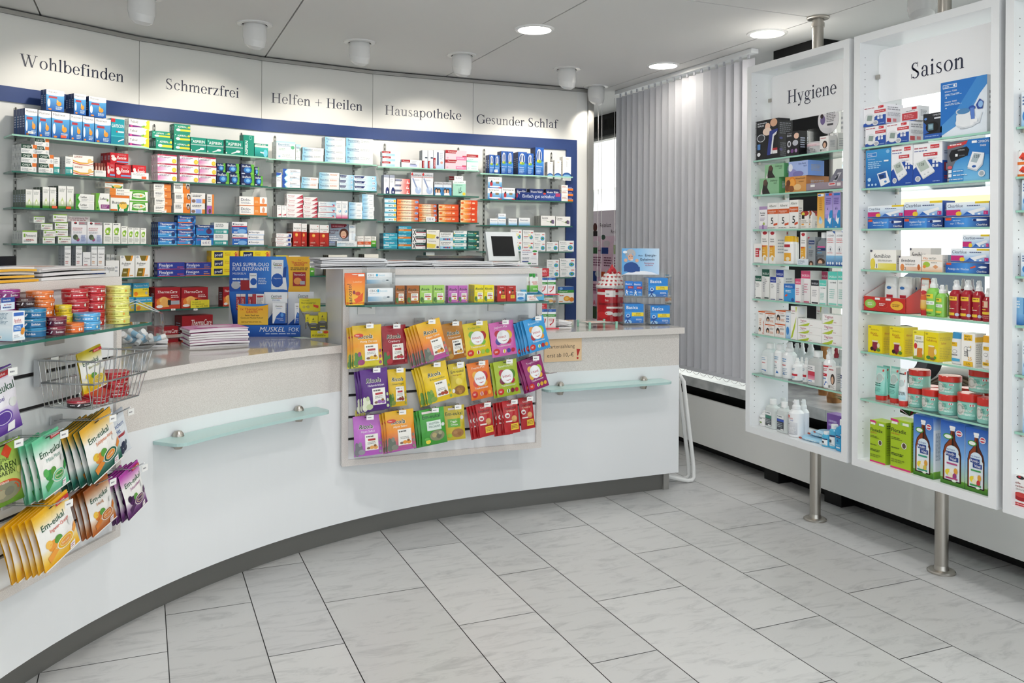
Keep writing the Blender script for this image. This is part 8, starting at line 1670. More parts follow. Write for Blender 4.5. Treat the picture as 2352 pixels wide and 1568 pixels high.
def bag_meshes(design, w, h, bulge):
    key = (design, round(w, 3), round(h, 3))
    if key in _BAGM: return _BAGM[key]
    base, edge, ops = BAGS[design]
    rnd = random.Random(hash(design) % 1 + len(design) + int(w * 1000))
    ph = [rnd.uniform(0, 6.28) for _ in range(4)]

    def surf(u, v):
        if v <= 0.03 or v >= 0.90: b = 0.0012
        else:
            vv = (v - 0.03) / 0.87
            b = 0.0012 + bulge * (max(0, math.sin(math.pi * min(max(u, 0), 1))) ** 0.75) * max(0, math.sin(math.pi * vv ** 0.85)) ** 1.1
            b += 0.0012 * math.sin(9 * u + 5 * v + ph[0]) * math.sin(math.pi * vv) + 0.0009 * math.sin(17 * u - 8 * v + ph[1]) * math.sin(math.pi * vv)
        return b

    def wd(v): return 1.0 - 0.035 * math.sin(math.pi * min(max(v, 0), 1))
    fm = lambda u, v, k: ((u - .5) * w * wd(v), -surf(u, v) - .0010 - .00017 * k, (v - .955) * h)
    nu, nv = 20, 30
    mb = MB()
    G = [[((j / nu - .5) * w * wd(i / nv), -surf(j / nu, i / nv), (i / nv - .955) * h) for j in range(nu + 1)] for i in range(nv + 1)]
    mb.grid(G, edge)
    Bk = [[(x, 0.45 * -y + 0.0006, z) for x, y, z in reversed(r)] for r in G]
    mb.grid(Bk, edge)
    draw(mb, 'r 0 0 1 1 %s; ' % base + ops, fm, w / h, 0, 18)
    for i in range(7): mb.face([fm(u, v, 30) for u, v in ((0.01, .03 + i * 0), (.99, .03), (.99, .034), (0.01, .034))], edge) if i == 0 else None
    hole = [(0.5 + 0.1 * math.cos(k * math.pi / 8), 0.952 + 0.012 * math.sin(k * math.pi / 8)) for k in range(16)]
    mb.face([fm(u, v, 40) for u, v in hole], '2a2420')
    _BAGM[key] = mb.mesh('candy_bag', M_FOIL)
    return _BAGM[key]


def hang_bags(R, crop, cx, yt, w, h, roll, nd, design, desc, where, base=0.045, step=0.0165, bulge=0.008, hook=True, tagx=1):
    o, e, _ = R; n = Vector((-e.y, e.x)); off = base + step * (nd - 1)
    f = o - n * off
    A, B = at_pl(*cp(crop, cx - w / 2, yt), f, e), at_pl(*cp(crop, cx + w / 2, yt), f, e)
    C0 = Vector(at_pl(*cp(crop, cx, yt), f, e)); C1 = Vector(at_pl(*cp(crop, cx, yt + h), f, e))
    wm = (Vector(B[:2]) - Vector(A[:2])).length
    hm = (C0.z - C1.z) / math.cos(math.radians(roll)) * 1.0
    me = bag_meshes(design, wm, hm, bulge)
    rz = math.atan2(e.y, e.x)
    top = C0.z - 0.045 * hm
    rnd = random.Random(int(cx + yt))
    for d in range(nd):
        p = Vector((C0.x, C0.y)) + n * (step * d) - e * ((0.0085 if R is R1 else 0.004) * d)
        ob = link_mesh('candy_bag', me, (p.x, p.y, top - 0.006 * d), 0)
        rr = math.radians(-roll + (rnd.uniform(-2.5, 2.5) if d else 0))
        ob.rotation_euler = (Matrix.Rotation(rz, 3, 'Z') @ Matrix.Rotation(math.radians(-4), 3, 'X') @ Matrix.Rotation(rr, 3, 'Y')).to_euler()
        note(ob, desc, behind(d), where, 'bag', 'hanging candy bags')
    if hook:
        hk = thing('rack_hook', 'wire hook carrying the %s %s' % (desc, where), 'hook', (C0.x + n.x * off, C0.y + n.y * off, top), rz, 'wire hooks on the racks')
        L = off + 0.05
        for sx in (-0.012, 0.012) if nd else ():
            mb = MB(); mb.tube([(sx, -0.002, -0.002), (sx, -off * 0.4, 0.0), (sx * .8, -off - 0.012, 0.004), (sx * .5, -L, 0.022), (0, -L - 0.006, 0.026)], 0.0017, 7, 'ccc'); mb.build('prong', M_CHROME, hk)
        mb = MB(); mb.box(-0.025, -0.004, -0.012, 0.025, 0.0, 0.012, 'c4c6c8'); mb.build('clip', M_GLOSS, hk)
        mb = MB(); mb.box(-0.016, -L - 0.011, 0.0, 0.016, -L - 0.009, 0.02, 'f4f4f2'); draw(mb, 'l .15 .3 .85 .7 1 8a8a90', lambda u, v, k: (-.016 + .032 * u, -L - .011 - k * EPS, .02 * v), 1.6); mb.build('price_tag', M_GLOSS, hk)


W1 = 'on the middle candy rack'
for a in [(262, 112, 285, 395, 2, 3, 'b1', 'yellow orange herb candy bag, upper row'), (522, 115, 238, 380, 3, 1, 'b2', 'dark red cranberry candy bag'), (858, 72, 240, 375, 15, 6, 'b3', 'yellow and violet candy bag, upper row'), (1088, 90, 205, 350, 8, 1, 'b4', 'golden brown caramel candy bag'),
          (1316, 86, 248, 335, 7, 1, 'b5', 'yellow candy bag with white disc'), (1567, 78, 245, 330, 7, 1, 'b6', 'pink candy bag with white disc'), (1882, 42, 205, 315, 13, 5, 'b7', 'sky blue candy bag with white disc')]: hang_bags(R1, 'r2', *a, W1)
for a in [(328, 536, 270, 400, 4, 3, 'b8', 'deep purple elderflower candy bag'), (552, 538, 178, 360, 2, 1, 'b9', 'mustard yellow herb candy bag'), (908, 484, 255, 370, 12, 4, 'b10', 'bright yellow herb candy bag'), (1132, 482, 165, 322, 7, 1, 'b11', 'pale yellow honey candy bag'),
          (1340, 470, 215, 355, 8, 1, 'b12', 'orange candy bag with white disc'), (1605, 455, 230, 340, 7, 2, 'b13', 'olive green candy bag with white disc'), (1860, 425, 200, 308, 16, 3, 'b14', 'magenta candy bag with white disc')]: hang_bags(R1, 'r2', *a, W1)
for a in [(265, 990, 275, 385, 2, 1, 'b15', 'lilac sage candy bag'), (577, 940, 280, 385, 4, 3, 'b16', 'yellow and violet candy bag, bottom row'), (890, 922, 245, 345, 6, 4, 'b17', 'green cough candy bag'), (1110, 893, 200, 330, 2, 1, 'b18', 'yellow green candy bag'),
          (1393, 870, 150, 320, 8, 4, 'b19', 'red cherry candy bag'), (1652, 843, 150, 318, 5, 4, 'b19', 'red cherry candy bag further right'), (1803, 814, 135, 305, 6, 1, 'b20', 'dark red gummy candy bag')]: hang_bags(R1, 'r2', *a, W1)
W2 = 'on the left rack'
for a in [('px', -18, 853, 90, 150, 10, 2, 'l1', 'white and purple sage candy bag'), ('px', -3, 1017, 96, 146, 2, 1, 'l2', 'green fruit gum bag'), ('l1', 350, 330, 215, 465, 12, 4, 'l3', 'white and mint green candy bag'), ('l1', 740, 206, 258, 435, 17, 6, 'l4', 'white and dark green honey candy bag'),
          ('l1', 385, 872, 295, 455, 15, 6, 'l8', 'white and yellow orange candy bag'), ('l1', 745, 705, 195, 375, 13, 3, 'l6', 'white and brown honey candy bag'), ('l1', 1000, 594, 160, 365, 16, 4, 'l7', 'white and purple blackcurrant candy bag')]: hang_bags(R2, *a, W2)
hang_bags(R2, 'l1', 893, 158, 130, 350, 14, 1, 'l5', 'white and blue berry candy bag', W2, base=0.03)
# empty hook at the right end of the candy rack, clear strips behind the lilac bag
hk = thing('rack_hook', 'empty wire hook at the right end of the middle candy rack', 'hook', rack_pt(R1, 0.955, 0.0, 0.735), 0, 'wire hooks on the racks')
for sx in (-0.01, 0.01):
    mb = MB(); mb.tube([(sx, 0, 0), (sx, -0.12, 0.004), (sx * .5, -0.2, 0.02)], 0.0017, 7, 'ccc'); mb.build('prong', M_CHROME, hk)
for j in range(4):
    p = rack_pt(R1, 0.052 + j * 0.008, 0.025 + 0.004 * j, 0.41)
    mb = MB(); mb.box(0, 0, 0, 0.022, 0.004, 0.20, 'ded9a8'); draw(mb, 'r .1 0 .3 1 e8d83c; r .6 0 .8 1 e8d83c; r 0 .0 1 .2 d8c83c', lambda u, v, k: (u * .022, -k * EPS, v * .2), .11)
    ob = mb.build('candy_strip', M_FOIL, None, p, 0.2); note(ob, 'yellow striped candy strip behind the lilac bag', '', W1, 'strip', 'candy strips')

# ---------------------------------------------------------------- on the middle rack's glass shelf
FS = (R1[0] - Vector((0, 0.12)), R1[1]); WS = 'on the glass shelf of the middle rack'
for x0, x1, yt, ds, dc, kw in [(592, 690, 303, 'ricbr', 'brown herb drop carton', D(nd=1)), (712, 846, 303, 'ricbr', 'brown herb drop carton', D(nd=2)), (850, 988, 300, 'ricgr', 'light green herb drop carton', {}), (992, 1112, 298, 'ricgr', 'light green herb drop carton', {}), (1150, 1256, 304, 'ricpu', 'violet herb drop carton', D(nd=2)), (1258, 1356, 302, 'ricpu', 'violet herb drop carton', {}),
                              (1428, 1527, 297, 'ricye', 'yellow herb drop carton', D(nd=4)), (1529, 1636, 297, 'ricye', 'yellow herb drop carton', {}), (1670, 1770, 304, 'ricred', 'red cherry drop carton', D(nd=2)), (1772, 1868, 304, 'ricred', 'red cherry drop carton', {})]:
    put(FS, 'r1', x0, x1, yt, ds, dc, dep=0.018, z=1.086, where=WS, inset=0.0, **kw)
# standing orange pouch
p0 = Vector(at_pl(*cp('r1', 160, 400), FS[0] - Vector((0, .02)), FS[1]))
pw = (Vector(at_pl(*cp('r1', 272, 400), FS[0], FS[1])) - Vector(at_pl(*cp('r1', 52, 400), FS[0], FS[1]))).length
ph_ = Vector(at_pl(*cp('r1', 160, 170), FS[0], FS[1])).z - 1.086
mb = MB(); prof = [(0, pw * .44, .022), (.01, pw * .46, .024), (ph_ * .5, pw * .49, .014), (ph_ * .86, pw * .5, .003), (ph_, pw * .49, .0015)]
loft(mb, prof, 28, 2.6, 'e8742c'); draw(mb, 'g 0 0 1 .55 f0c83c ee9430; g 0 .55 1 1 ee9430 e4602a; T sanostol .3 .04 .2 3a2c24 .62; t Lutscher .4 .7 .06 f6d8b0 .5; e .62 .36 .14 .06 c84a24; e .7 .2 .12 .1 e0561c; p e0561c .4,.18 .6,.24 .9,.4 .86,.12 .5,.08; e .42 .4 .07 .06 8a2c3c; e .5 .955 .16 .014 f4ece0; r .66 .9 .96 .97 f4f2ee', loft_map(prof, 2.6, 0, ph_), pw / ph_, 0, 8)
tag(mb.build('standing_pouch', M_FOIL, None, (p0.x, p0.y, 1.0865), 0), 'orange and yellow standing pouch at the left end of the middle rack shelf', 'pouch')
# acrylic stand with two packs
A, B = at_pl(*cp('r1', 280, 400), *FS), at_pl(*cp('r1', 590, 400), *FS)
wst = B[0] - A[0]
stn = thing('acrylic_stand', 'clear acrylic stand with two white packs on the middle rack shelf', 'stand', (A[0], A[1], 1.0866))
mb = MB()
for x in (0, wst - .003): mb.prism([(x, 0), (x + .003, 0), (x + .003, .08), (x, .08)], 0, .165)
mb.box(0, .077, 0, wst, .08, .17); mb.box(0, 0, 0, wst, .08, .003); mb.box(0, .02, .088, wst, .08, .091); mb.box(0, 0, .0, wst, .003, .03); mb.box(0, .02, .088, wst, .023, .115)
mb.build('shell', M_ACRYL, stn)
put(FS, 'r1', 300, 570, 330, 'cb12', 'white gum pack, lower one', yb=475, dep=0.03, inset=0.012, where='in the acrylic stand of the middle rack')
put(FS, 'r1', 285, 560, 168, 'cb12', 'white gum pack, upper one', yb=288, dep=0.03, inset=0.035, where='in the acrylic stand of the middle rack')
# dextrose tray with pouches
tray(FS, 'r1', 1985, 2165, 400, 482, 1.086, 0.075, '5fb4dc', 'd8dcd8', 'p f4f6f6 0,0 .7,0 .4,1 0,1; b DEXTRO .1 .5 .26 d84030 .5; b ENERGY .14 .16 .22 d8602c .46; r .4 .7 .9 1 b8b4a0', 'cardboard_tray', 'blue and white cardboard tray at the right end of the middle rack shelf', 0.02, -0.02)
put(FS, 'r1', 1872, 1984, 372, 'bluewbox', 'blue and white flat carton', dep=0.06, z=1.086, where=WS, inset=0.0)
BOT['dextp'] = ('e4e8e4', '2fa03c', 'g 0 0 1 .45 3f9c2c 7ac04a; p f2f4f2 0,.3 1,.6 1,1 0,1; b DEXTRO .2 .62 .1 d83a2c .7; b ENERGY .3 .5 .09 e8702c .6; l .3 .1 .9 .25 2 c8e8b8')
for x0, x1, ins in ((2000, 2090, .025), (2035, 2122, .0)):
    bottle_thing('pouch', 'spout_pouch', FS, 'r1', x0, x1, 178, 1.086, 'dextp', 'green and white spout pouch', 'in the blue tray of the middle rack', inset=ins, yb=378, cat='pouch')

# ---------------------------------------------------------------- wire basket on the left rack
n2 = Vector((-E2.y, E2.x))
offF = 0.20
Bp, Cp = Vector(at_pl(*cp('c7', 880, 1050), R2[0] - n2 * offF, E2)), Vector(at_pl(*cp('c7', 1405, 940), R2[0] - n2 * offF, E2))
zt = (Bp.z + Cp.z) / 2
sB, sC = (Bp.xy - (R2[0] - n2 * offF)).dot(E2), (Cp.xy - (R2[0] - n2 * offF)).dot(E2)
zbm = at_pl(*cp('c7', 1100, 1410), R2[0] - n2 * 0.17, E2)[2]
bk = thing('wire_basket', 'chrome wire basket hung on the left rack with tins and a bag', 'basket', rack_pt(R2, sB, 0.0, zbm), math.atan2(E2.y, E2.x))
bw, bh = sC - sB, zt - zbm
def rim(x0, x1, y0, y1, z): return [(x0, y0, z), (x1, y0, z), (x1, y1, z), (x0, y1, z)]
for z, g in ((bh, 0.0), (bh * .52, 0.012), (0.0, 0.028)):
    mb = MB(); mb.tube(rim(g, bw - g, -offF + g, -0.02, z), 0.003 if z > 0 else .002, 8, 'ccc', 0, True); mb.build('rim', M_CHROME, bk)
for k in range(13):
    u = k / 12; x = bw * u; xb = .028 + (bw - .056) * u
    mb = MB(); mb.tube([(x, -offF, bh), (xb, -offF + .028, 0), (xb, -0.02, 0.0), (x, -0.02, bh)], 0.0016, 6, 'ccc'); mb.build('wire', M_CHROME, bk)
for k in range(1, 6):
    y = -offF + (offF - .02) * k / 6
    for x, xb in ((0, .028), (bw, bw - .028)):
        mb = MB(); mb.tube([(x, y, bh), (xb, y, 0)], 0.0016, 6, 'ccc'); mb.build('wire', M_CHROME, bk)
mb = MB(); mb.box(0.005, -0.02, bh * .45, 0.035, -0.001, bh * 1.0, 'b4b6b8'); mb.build('bracket', M_GLOSS, bk)
mb = MB(); mb.box(0.0, -.062, bh * .98, .03, -.06, bh * 1.06, 'f4f4f2'); mb.build('price_tag', M_GLOSS, bk)
hang_bags(R2, 'c7', 815, 930, 225, 385, 10, 1, 'l9', 'yellow and white fennel candy bag in the basket', W2, base=0.11, hook=False)
_b = rack_pt(R2, sB + bw * .78, .11, zbm + .004)
for j in range(3): tin_at((_b[0], _b[1], _b[2] + j * .0255), .044, .025, 'b81e2a', 'c02430', PUL % ('f2d0d0', 'f0e8e4', 'b81e2a'), .3 + j, 'red pastille tin in the wire basket', posword(j, 3), W2)
_b = rack_pt(R2, sB + bw * .36, .13, zbm + .012); o = tin_at(_b, .04, .026, 'b81e2a', 'c02430', PUL % ('f2d0d0', 'f0e8e4', 'b81e2a'), .4, 'tilted red pastille tin at the basket front', '', W2); o.rotation_euler[0] = .2
_b = rack_pt(R2, sB + bw * .16, .12, zbm + .004); tin_at(_b, .035, .02, '2c2426', 'b03040', SOY, .4, 'dark flat pastille tin in the basket corner', '', W2)
# ================================================================ on the counter and the racks' tops
ZC = 0.898


def mag_mesh(w, d, t, bow, cover, edge, ops=None, seed=0):
    rnd = random.Random(seed); mb = MB(); n = 10
    a = rnd.uniform(.4, 1.0); b = rnd.uniform(-.6, .6)
    zf = lambda u: bow * (math.sin(math.pi * u) * a + b * (u - .5) * .8 + abs(b) * .4)
    T = [[(w * u / n, y, t + zf(u / n)) for u in range(n + 1)] for y in (0, d)]
    Bm = [[(w * u / n, y, zf(u / n) * .9) for u in range(n + 1)] for y in (0, d)]
    mb.grid(T, cover); mb.grid([list(reversed(r)) for r in Bm], edge)
    for i in (0, 1):
        A = [T[i], Bm[i]] if i == 1 else [Bm[i], T[i]]
        mb.grid(A, edge, 0, False)
    for k in (0, n): mb.face([Bm[0][k], Bm[1][k], T[1][k], T[0][k]], edge)
    if ops: draw(mb, ops, lambda u, v, k: (w * u, d * v, t + zf(u) + .0003 + k * .00012), w / d, 0, 8)
    return mb


def pile(x, y, z, rz, specs, where, w=.21, d=.285, group='magazines'):
    zz = z
    for i, (t, cover, edge, desc, ops) in enumerate(specs):
        rnd = random.Random(i * 7 + int(x * 100))
        mb = mag_mesh(w, d, t, .0045 if i else .001, cover, edge, ops, i + int(abs(x) * 50))
        ob = mb.build('magazine', M_PAPER, None, (x + rnd.uniform(-.006, .006), y + rnd.uniform(-.006, .006), zz), rz + rnd.uniform(-.05, .05))
        note(ob, desc, posword(i, len(specs)).replace('its stack', 'its pile'), where, 'magazine', group)
        zz += t + .0022 + (.0015 if i == 0 else 0)
    return zz


PORT = 'e .5 .5 .2 .25 d8b09a; e .46 .62 .16 .14 5a4438; r .1 .85 .7 .95 3a4a7c; r .0 .0 1 .14 b8c4d4'
# left rack top
TOPW = 'on top of the left rack'
zr = 1.2356
def rtop(R, s, dpt): o, e, w = R; n = Vector((-e.y, e.x)); p = o + e * s + n * dpt; return p.x, p.y
e2a = math.atan2(E2.y, E2.x)
x, y = rtop(R2, .60, .015); pile(x, y, zr, e2a, [(.009, 'e8e6e6', 'dddcdc', 'white magazine', None), (.008, 'e4e4e6', 'd8d8da', 'white magazine', None), (.006, 'dcdcdf', 'dedede', 'white magazine', None), (.004, 'e0dcdc', 'dcdada', 'white magazine with red corner', 'r .8 .0 1 .4 b02c3c; e .4 .5 .2 .2 d0b0a0')], 'right pile ' + TOPW, .33, .25)
x, y = rtop(R2, .33, .012); pile(x, y, zr, e2a, [(.007, 'e4ded2', 'e0a832', 'yellow edged magazine', None), (.006, 'e4ded2', 'e4b040', 'yellow edged magazine', None), (.006, 'e4ded2', 'dcd8d0', 'yellow edged magazine', None), (.006, 'e4ded2', 'e4b040', 'yellow edged magazine', None), (.005, 'e4dcd4', 'ddd8d4', 'magazine with faces on the cover', PORT)], 'middle pile ' + TOPW, .25, .26)
x, y = rtop(R2, .05, .01); pile(x, y, zr, e2a, [(.012, 'd8d8d4', 'd4d4d0', 'thick grey catalogue', None), (.010, 'd8d8d4', 'dadad6', 'thick grey catalogue', None), (.005, 'd8d0c4', 'b08040', 'brown edged magazine', None), (.004, 'd4dce8', 'd0d4da', 'pale blue magazine', None)], 'left pile ' + TOPW, .26, .26)
# middle rack top: four fanned piles
TOPM = 'on top of the middle rack'
for s, n_, wd, nm in ((-0.09, 6, .30, 'leftmost'), (.20, 4, .26, 'second'), (.43, 4, .30, 'third'), (.70, 3, .22, 'rightmost')):
    x, y = rtop(R1, s, .03)
    pile(x, y, zr, random.Random(int(s * 100)).uniform(-.06, .06), [(.0055, 'e2e4e8', ('dcdee2', 'd4d6da', 'e4e4e6')[i % 3], 'white magazine', None if i < n_ - 1 else ('e .4 .4 .25 .25 c89a8a; r .0 .7 1 1 cfd4dc' if s > 0 else 'r .1 .1 .9 .9 e8eaee')) for i in range(n_)], nm + ' pile ' + TOPM, wd, .24)
# pink magazine stack and papers on the curved worktop
pile(.19, 3.93, ZC, .16, [(.0082, 'd8a8cc' if i % 2 else 'e4c8dc', 'f0eef0', 'pink and white magazine', 'r 0 .0 .3 1 c85aa0; r .3 0 .5 1 e0a4cc') for i in range(7)] + [(.004, 'd890b8', 'e8e0e6', 'pink and white magazine', 'e .5 .5 .3 .3 e8d0dc; r .1 .1 .5 .3 c05a98')], 'in the stack on the curved worktop', .25, .17, 'pink magazines')
pile(-.03, 4.02, ZC, .05, [(.009, 'f0f0f2', 'f2f2f4', 'white note pad', None)] * 3, 'left end of the curved worktop', .14, .1, 'note pads')
pile(2.04, 4.20, ZC, -.1, [(.006, 'f2f2f4', 'eeeef0', 'white leaflet block', None)] * 4, 'beside the red edged acrylic display', .11, .15, 'leaflet blocks')


def money_tray(x, y, rz, lab):
    t = thing('glass_tray', lab, 'tray', (x, y, ZC + .0005), rz, 'glass change trays')
    mb = MB(); mb.prism([(0, 0), (.19, 0), (.19, .16), (0, .16)], .022, .028); mb.build('glass', [M_GLASS, M_GEDGEL], t)
    for i, (px, py) in enumerate(((.015, .0), (.175, .0), (.015, .15), (.175, .15))):
        mb = MB(); mb.box(px - .005, py - .003, 0, px + .005, py + .007, .036, 'a8d8c4'); mb.build('foot', M_GEDGEL, t)
    mb = MB(); mb.box(.02, .02, .0285, .15, .13, .0295, 'd8cfc8'); draw(mb, 'e .3 .5 .2 .3 c8a090; r .5 .2 .9 .8 b8c4c0', lambda u, v, k: (.02 + .13 * u, .02 + .11 * v, .0297 + k * EPS), 1.2); mb.build('inlay', M_PAPER, t)


money_tray(.085, 4.10, .2, 'glass change tray beside the pink magazines on the curved worktop')
money_tray(2.2, 4.1, -.05, 'glass change tray in front of the red sweets tub')
# clear bowl of sample tubes behind the left rack
bx, by = -0.02, 3.98
bo = thing('acrylic_bowl', 'clear bowl full of white sample tubes beside the left rack', 'bowl', (bx, by, ZC + .0005))
mb = MB(); mb.lathe([(.05, 0), (.08, .02), (.105, .06), (.115, .11), (.108, .16), (.09, .20)], 36, cap=False); mb.lathe([(0, .002), (.05, 0)], 36, cap=False)
sl = [(x, y, z + (0.35 * x * (z / .2) if z > .1 else 0)) for x, y, z in mb.v]; mb.v = [(x, y, min(z, .2 - .5 * x) if z > .12 else z) for x, y, z in mb.v]
mb.build('shell', M_ACRYL, bo)
mb = MB(); mb.tube([(.09 * math.cos(a), .09 * math.sin(a), min(.2 + .0315 * math.cos(a), .2 - .045 * math.cos(a))) for a in [math.pi * k / 16 for k in range(32)]], .0022, 6, 'e4ecee', 0, True); mb.build('rim', M_GLOSS, bo)
rnd = random.Random(4)
_tb = MB(); _tb.lathe([(.011, 0), (.011, .062), (.009, .066)], 14, 'e9eef2'); _tb.lathe([(.0115, .02), (.0115, .05)], 14, '9fcbe6', cap=False); _tb.lathe([(.012, .05), (.012, .07), (0, .07)], 14, 'f6f6f6')
_tm = _tb.mesh('sample_tube', M_GLOSS)
for i in range(11):
    a = i * 2.4; r = .02 + .045 * ((i * .37) % 1)
    ob = link_mesh('sample_tube', _tm, (bx + r * math.cos(a), by + r * math.sin(a) - .01, ZC + .03 + .008 * (i // 3)), 0)
    ob.rotation_euler = (math.radians(rnd.uniform(55, 95)), 0, rnd.uniform(0, 6.28))
    note(ob, 'white sample tube lying in the clear bowl', '', '', 'tube', 'sample tubes in the bowl')
for t_ in PEND[-11:]: t_[0]['label'] = 'white sample tube lying among others in the clear bowl'
del PEND[-11:]

# ---------------------------------------------------------------- blue counter display
P0 = Vector(at_z(592, 773, ZC)[:2]); eD = Vector((0.95, -0.312)).normalized(); nD = Vector((-eD.y, eD.x))
dsp = thing('counter_display', 'blue and yellow cardboard counter display headed DAS SUPER-DUO', 'display', (P0.x, P0.y, ZC), math.atan2(eD.y, eD.x))


def dcard(x0, x1, yt, yb, off, col, ops, name, t=.002, crop='c6'):
    o = card((P0 + nD * off, eD), crop, x0, x1, yt, yb, col, ops, name, '', '', 0, t, 0, M_CARD)
    return adopt(o, dsp)


dcard(985, 1908, 145, 950, .16, '2a6cc8', 'g 0 0 1 1 1f55b4 3a86dc; h .0 .5 .6 1 1c4cac 3a8ae0; p f0b82c .72,.4 .74,.6 .73,.85 .7,1 1,1 1,.4; b DAS_SUPER-DUO .04 .86 .05 f4f6fa .45; t FÜR_ENTSPANNTE .04 .795 .05 f4f6fa .45; b MUSKELN .04 .74 .03 e0e8f4 .25; r .52 .53 .67 .95 f2f5f8; i Centrum .54 .88 .035 2a3444 .11; h .55 .865 .65 .875 3f9c4a d84a2c; t MUSKEL .555 .83 .02 5a78b0 .09; e .595 .66 .075 .1 1f5ab4; b Magnesium .55 .68 .018 e4ecf8 .09; p 1a4a9c .67,.84 .71,.86 .7,.7 .66,.7; p f2f5f8 .66,.7 .7,.7 .72,.52 .67,.53; b 1x .86 .94 .025 d0402c; b ThermaCare .77 .9 .03 d0402c .2; b GRATIS .8 .865 .03 d0402c .14; l .76 .8 .98 .85 2 8a6a1c; r .79 .58 .95 .78 a01c26; b ThermaCare .8 .73 .025 f4e4e4 .14; e .85 .65 .05 .05 e89a4c; r .88 .6 .94 .65 b0b4bc; l .04 .56 .24 .7 3 dce8f8; e .08 .59 .055 .055 b8bcc4; r .14 .52 .26 .66 9c2028; r .25 .55 .34 .76 f0f3f6; i Centrum .26 .72 .02 2a3444 .07; e .3 .64 .04 .05 1f5ab4; l .36 .6 .48 .7 4 d4e4f8', 'backboard')
dcard(1000, 1800, 935, 1068, 0.0, '1f5cb8', 'g 0 0 1 1 1a4ca4 2a6cc8; i MUSKEL .41 .44 .42 f4f6fa .37; t FOK .834 .44 .36 e4ecf8 .15; l .5 .2 .98 .32 1 c8d8f0', 'base_front', .004)
dcard(1080, 1430, 690, 930, 0.006, 'f0b428', 'g 0 0 1 .85 f4c84a f0b02c; e .5 1.0 .5 .12 3a86d8; b 1x_ThermaCare .1 .7 .11 c83a2c .8; b GRATIS .28 .56 .11 c83a2c .44; b beim_Kauf_von .25 .42 .075 4a4430 .5; b Centrum_Muskel_Fokus! .1 .3 .075 4a4430 .8; l .12 .1 .9 .18 2 b88a2c', 'front_pocket')
dcard(1384, 1652, 556, 930, .06, 'f0f3f6', 'i Centrum .3 .84 .08 2a3444 .45; h .3 .81 .75 .825 3f9c4a d84a2c; t MUSKEL .36 .73 .05 5a78b0 .34; p 1f5ab4 .0,.0 .4,.4 1,.66 1,0', 'insert')
dcard(1658, 1955, 552, 930, .125, 'f0f3f6', 'i Centrum .38 .84 .08 2a3444 .4; h .38 .81 .78 .825 3f9c4a d84a2c; t MUSKEL .44 .73 .05 5a78b0 .3; p 1f5ab4 .0,.0 .4,.3 1,.5 1,0', 'insert')
L0 = Vector(at_pl(*cp('c6', 1085, 940), P0, eD)); L1 = Vector(at_pl(*cp('c6', 985, 560), P0 + nD * .16, eD))
mb = MB()
q = lambda v, z: ((Vector(v[:2]) - P0).dot(eD), (Vector(v[:2]) - P0).dot(nD), z)
hb = L1.z - ZC
pts = [q(L0, 0.0), q(L0, .028), q(L0.lerp(L1, .5), .05), q(L0.lerp(L1, .85), hb * .7), q(L1, hb), q(L1, 0.0)]
mb.face(pts, '2a62b8'); mb.face([(x - .002, y, z) for x, y, z in reversed(pts)], 'e8ecf2'); mb.build('side_wing', M_CARD, dsp)
mb = MB(); mb.box(q(L0, 0)[0] + .004, .005, .0, .2, .15, .03, '1f5cb8'); mb.build('tray_floor', M_CARD, dsp)
DES['centr'] = ('f2f4f7', 'c4cad4', 'i Centrum .22 .84 .06 2a3444 .6; h .22 .815 .8 .83 3f9c4a d84a2c; t MUSKEL .3 .72 .05 5a78b0 .44; p 1f5ab4 .1,.0 .3,.36 .6,.56 1,.5 1,0; e .74 .42 .12 .1 5a9ae0; b Magnesium .3 .22 .05 e4ecf8 .56; b +_Kalium .5 .14 .05 e4ecf8 .36')
put((P0, eD), 'c6', 1480, 1632, 682, 'centr', 'white and blue supplement carton', yb=914, dep=.04, inset=.012, where='in the blue counter display')
put((P0, eD), 'c6', 1735, 1788, 682, 'centr', 'white and blue supplement carton half hidden', yb=914, dep=.04, inset=.016, where='in the blue counter display')
DES['sachet'] = ('9c2430', 'b8a8a8', 'T ThermaCare .6 .06 .3 f0e0e0 .8; r 0 .84 1 1 d8d0d0; l .1 .1 .4 .9 6 d88a8c')
DES['sachw'] = ('e4e2e2', 'b8a8a8', 'r 0 0 .3 1 a83a40; l .36 .1 .9 .9 10 8a8a90; r .36 .8 .9 .9 b83a40')
for x0, x1, ds in ((1062, 1112, 'sachet'), (1114, 1170, 'sachet'), (1200, 1248, 'sachet'), (1250, 1390, 'sachw')):
    put((P0, eD), 'c6', x0, x1, 575, ds, 'foil wrapped red heat pack', yb=760, dep=.006, inset=.03, where='in the blue counter display', name='heat_pack', cat='pack')
# yellow nerve tonic display
P1 = Vector(at_z(714, 776, ZC)[:2]); eY = Vector((0.95, -0.312)).normalized(); nY = Vector((-eY.y, eY.x))
dy = thing('counter_display', 'small yellow and grey counter display reading Nervenstärke', 'display', (P1.x, P1.y, ZC), math.atan2(eY.y, eY.x))
def ycard(x0, x1, yt, yb, off, col, ops, name, t=.0015):
    return adopt(card((P1 + nY * off, eY), 'c6', x0, x1, yt, yb, col, ops, name, '', '', 0, t, 0, M_CARD), dy)
ycard(1788, 2030, 628, 1000, .08, 'b8b8b2', 'r 0 .62 1 1 ecdc1e; p ecdc1e 0,.66 .5,.58 1,.66 1,.6 0,.6; t Traumhafte .1 .92 .035 5a5420 .4; b Nervenstärke! .1 .84 .05 4a4420 .84; e .22 .74 .07 .045 c8b84a; e .42 .74 .07 .045 c8b84a; b + .31 .72 .05 5a5420; p e8481c .66,.82 .92,.78 .9,.7 .68,.74; l .1 .5 .6 .56 1 8a8a84', 'backboard')
